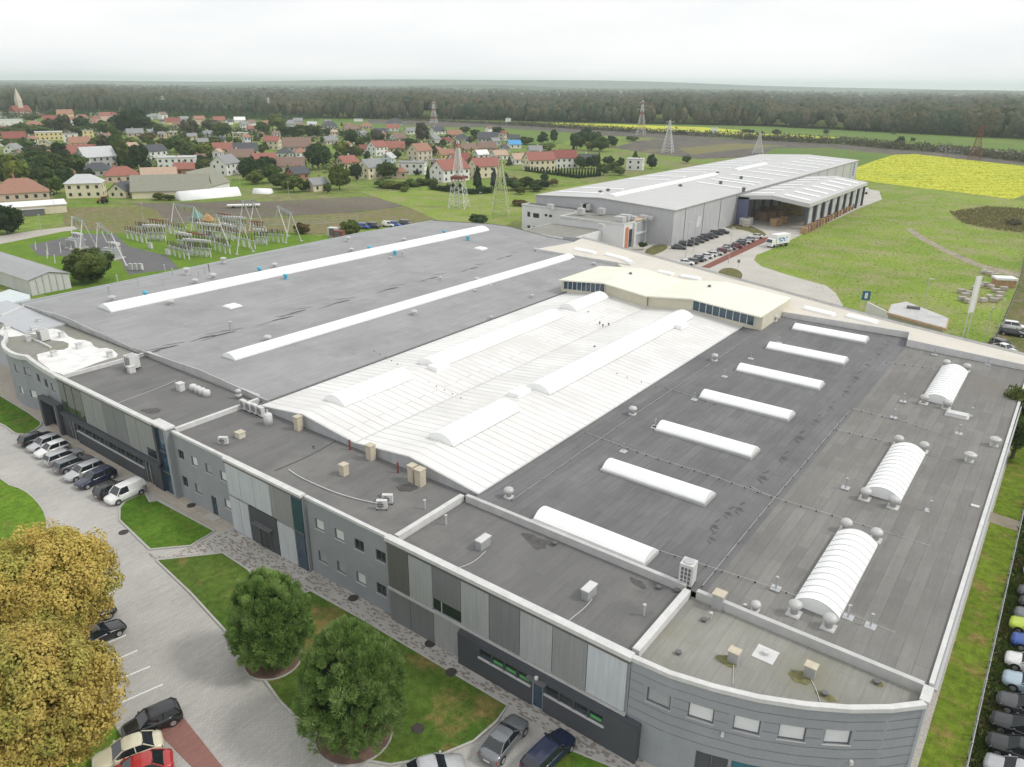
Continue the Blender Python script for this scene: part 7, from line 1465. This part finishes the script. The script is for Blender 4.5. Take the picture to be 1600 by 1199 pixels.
line((266, 398), (296, 407), 4, 'plain'); line((292, 400), (330, 403), 5, 'box'); line((302, 360), (330, 366), 4, 'plain'); line((296, 384), (322, 390), 3, 'breaker'); line((312, 372), (345, 376), 4, 'box'); line((336, 391), (360, 399), 3, 'plain'); line((352, 361), (385, 363), 4, 'box'); line((342, 352), (362, 356), 2, 'breaker')
line((372, 384), (400, 391), 3, 'plain'); line((400, 383), (418, 384), 2, 'box'); line((396, 366), (412, 368), 2, 'breaker'); line((412, 378), (443, 380), 4, 'plain'); line((346, 372), (372, 378), 3, 'box'); line((322, 382), (336, 385), 2, 'plain'); line((280, 388), (300, 392), 3, 'box')
def transformer(px, py, label):
    x, y = at(px, py); t = thing('transformer', label, 'transformer', (x, y, 0), YD)
    MB().box(-2, 2, -1.2, 1.2, .4, 3.0).build('tank', M_metal, t); MB().bar((-1.8, .9, 3.9), (1.8, .9, 3.9), .5, 14).build('conservator', M_trimw, t)
    m = MB()
    for k in range(10): m.box(-1.9+k*.4, -1.75+k*.4, -1.9, -1.21, .6, 2.7)
    m.build('radiator', M_trim, t)
    for k in range(3): m = MB(); ins(m, -1+k, -.3, 3.0, 1.3); m.build('bushing', M_steel, t)
    MB().box(-2.6, 2.6, -2.2, 1.8, 0, .39).build('plinth', M_conc, t)
transformer(121, 388, 'grey transformer with white drum, left one in the yard'); transformer(178, 404, 'grey transformer with white drum behind the bushy tree')
for px, py in ((205, 418), (212, 418), (220, 418), (235, 385), (262, 395)):
    x, y = at(px, py, .8); t = thing('control_cabinet', 'pale metal control cabinet in the electrical yard', 'cabinet', (x, y, 0), YD, 'control cabinets', px=px); MB().box(-.6, .6, -.3, .3, .15, 1.7).build('housing', M_trimw, t); MB().box(-.65, .65, -.35, .35, 1.7, 1.78).build('roof', M_metal, t)
x, y = at(310, 335, 2); t = thing('tent', 'green sheet over a heap of orange material beyond the yard', 'tarpaulin heap', (x, y, 0), .6); MB().add([(-3, -1.5, 0), (1.5, -2.2, 0), (2, 2, 0), (-2, 2, 0), (-1, 0, 4.2)], [(0, 1, 4), (1, 2, 4), (2, 3, 4), (3, 0, 4)]).build('green_sheet', plain('tarp_green', (.16, .30, .26), .7), t); MB().add([(1.6, -2.5, 0), (5.5, -2, 0), (5, 2, 0), (2.1, 2.2, 0), (3, 0, 2.6)], [(0, 1, 4), (1, 2, 4), (2, 3, 4), (3, 0, 4)]).build('orange_heap', plain('orange_heap', (.42, .25, .10), .9, 0, .2, 1), t)
x, y = at(381, 322, .7); t = thing('flatbed_trailer', 'low white flatbed trailer on the dark field', 'trailer', (x, y, 0), perp(381)-.1); MB().box(-6, 6, -1.2, 1.2, .9, 1.3).build('bed', M_white, t)
for xx in (-4, 3.2, 4.4):
    for s_ in (-1, 1): MB().bar((xx, s_*.8, .42), (xx, s_*1.15, .42), .42, 12).build('wheel', M_rub, t)
# ================================================================ AIR
hz = MB().box(-15900, 15900, -15900, 15900, -3, 118)
m = bpy.data.materials.new('air'); m.use_nodes = True; n_ = m.node_tree; n_.nodes.clear(); vo = n_.nodes.new('ShaderNodeVolumePrincipled'); vo.inputs['Color'].default_value = (.86, .95, 1.0, 1); vo.inputs['Density'].default_value = .000115; vo.inputs['Anisotropy'].default_value = .2
oo = n_.nodes.new('ShaderNodeOutputMaterial'); n_.links.new(vo.outputs[0], oo.inputs['Volume']); m.cycles.homogeneous_volume = True if hasattr(m.cycles, 'homogeneous_volume') else None
ho = hz.build('haze', m); ho['kind'] = 'stuff'; ho['label'] = 'thin pale haze over the whole landscape'; ho['category'] = 'haze'
# tidy the source meshes of the cars
for k, lst in CARP.items():
    for o, par in lst: bpy.data.objects.remove(o)
finish_labels()
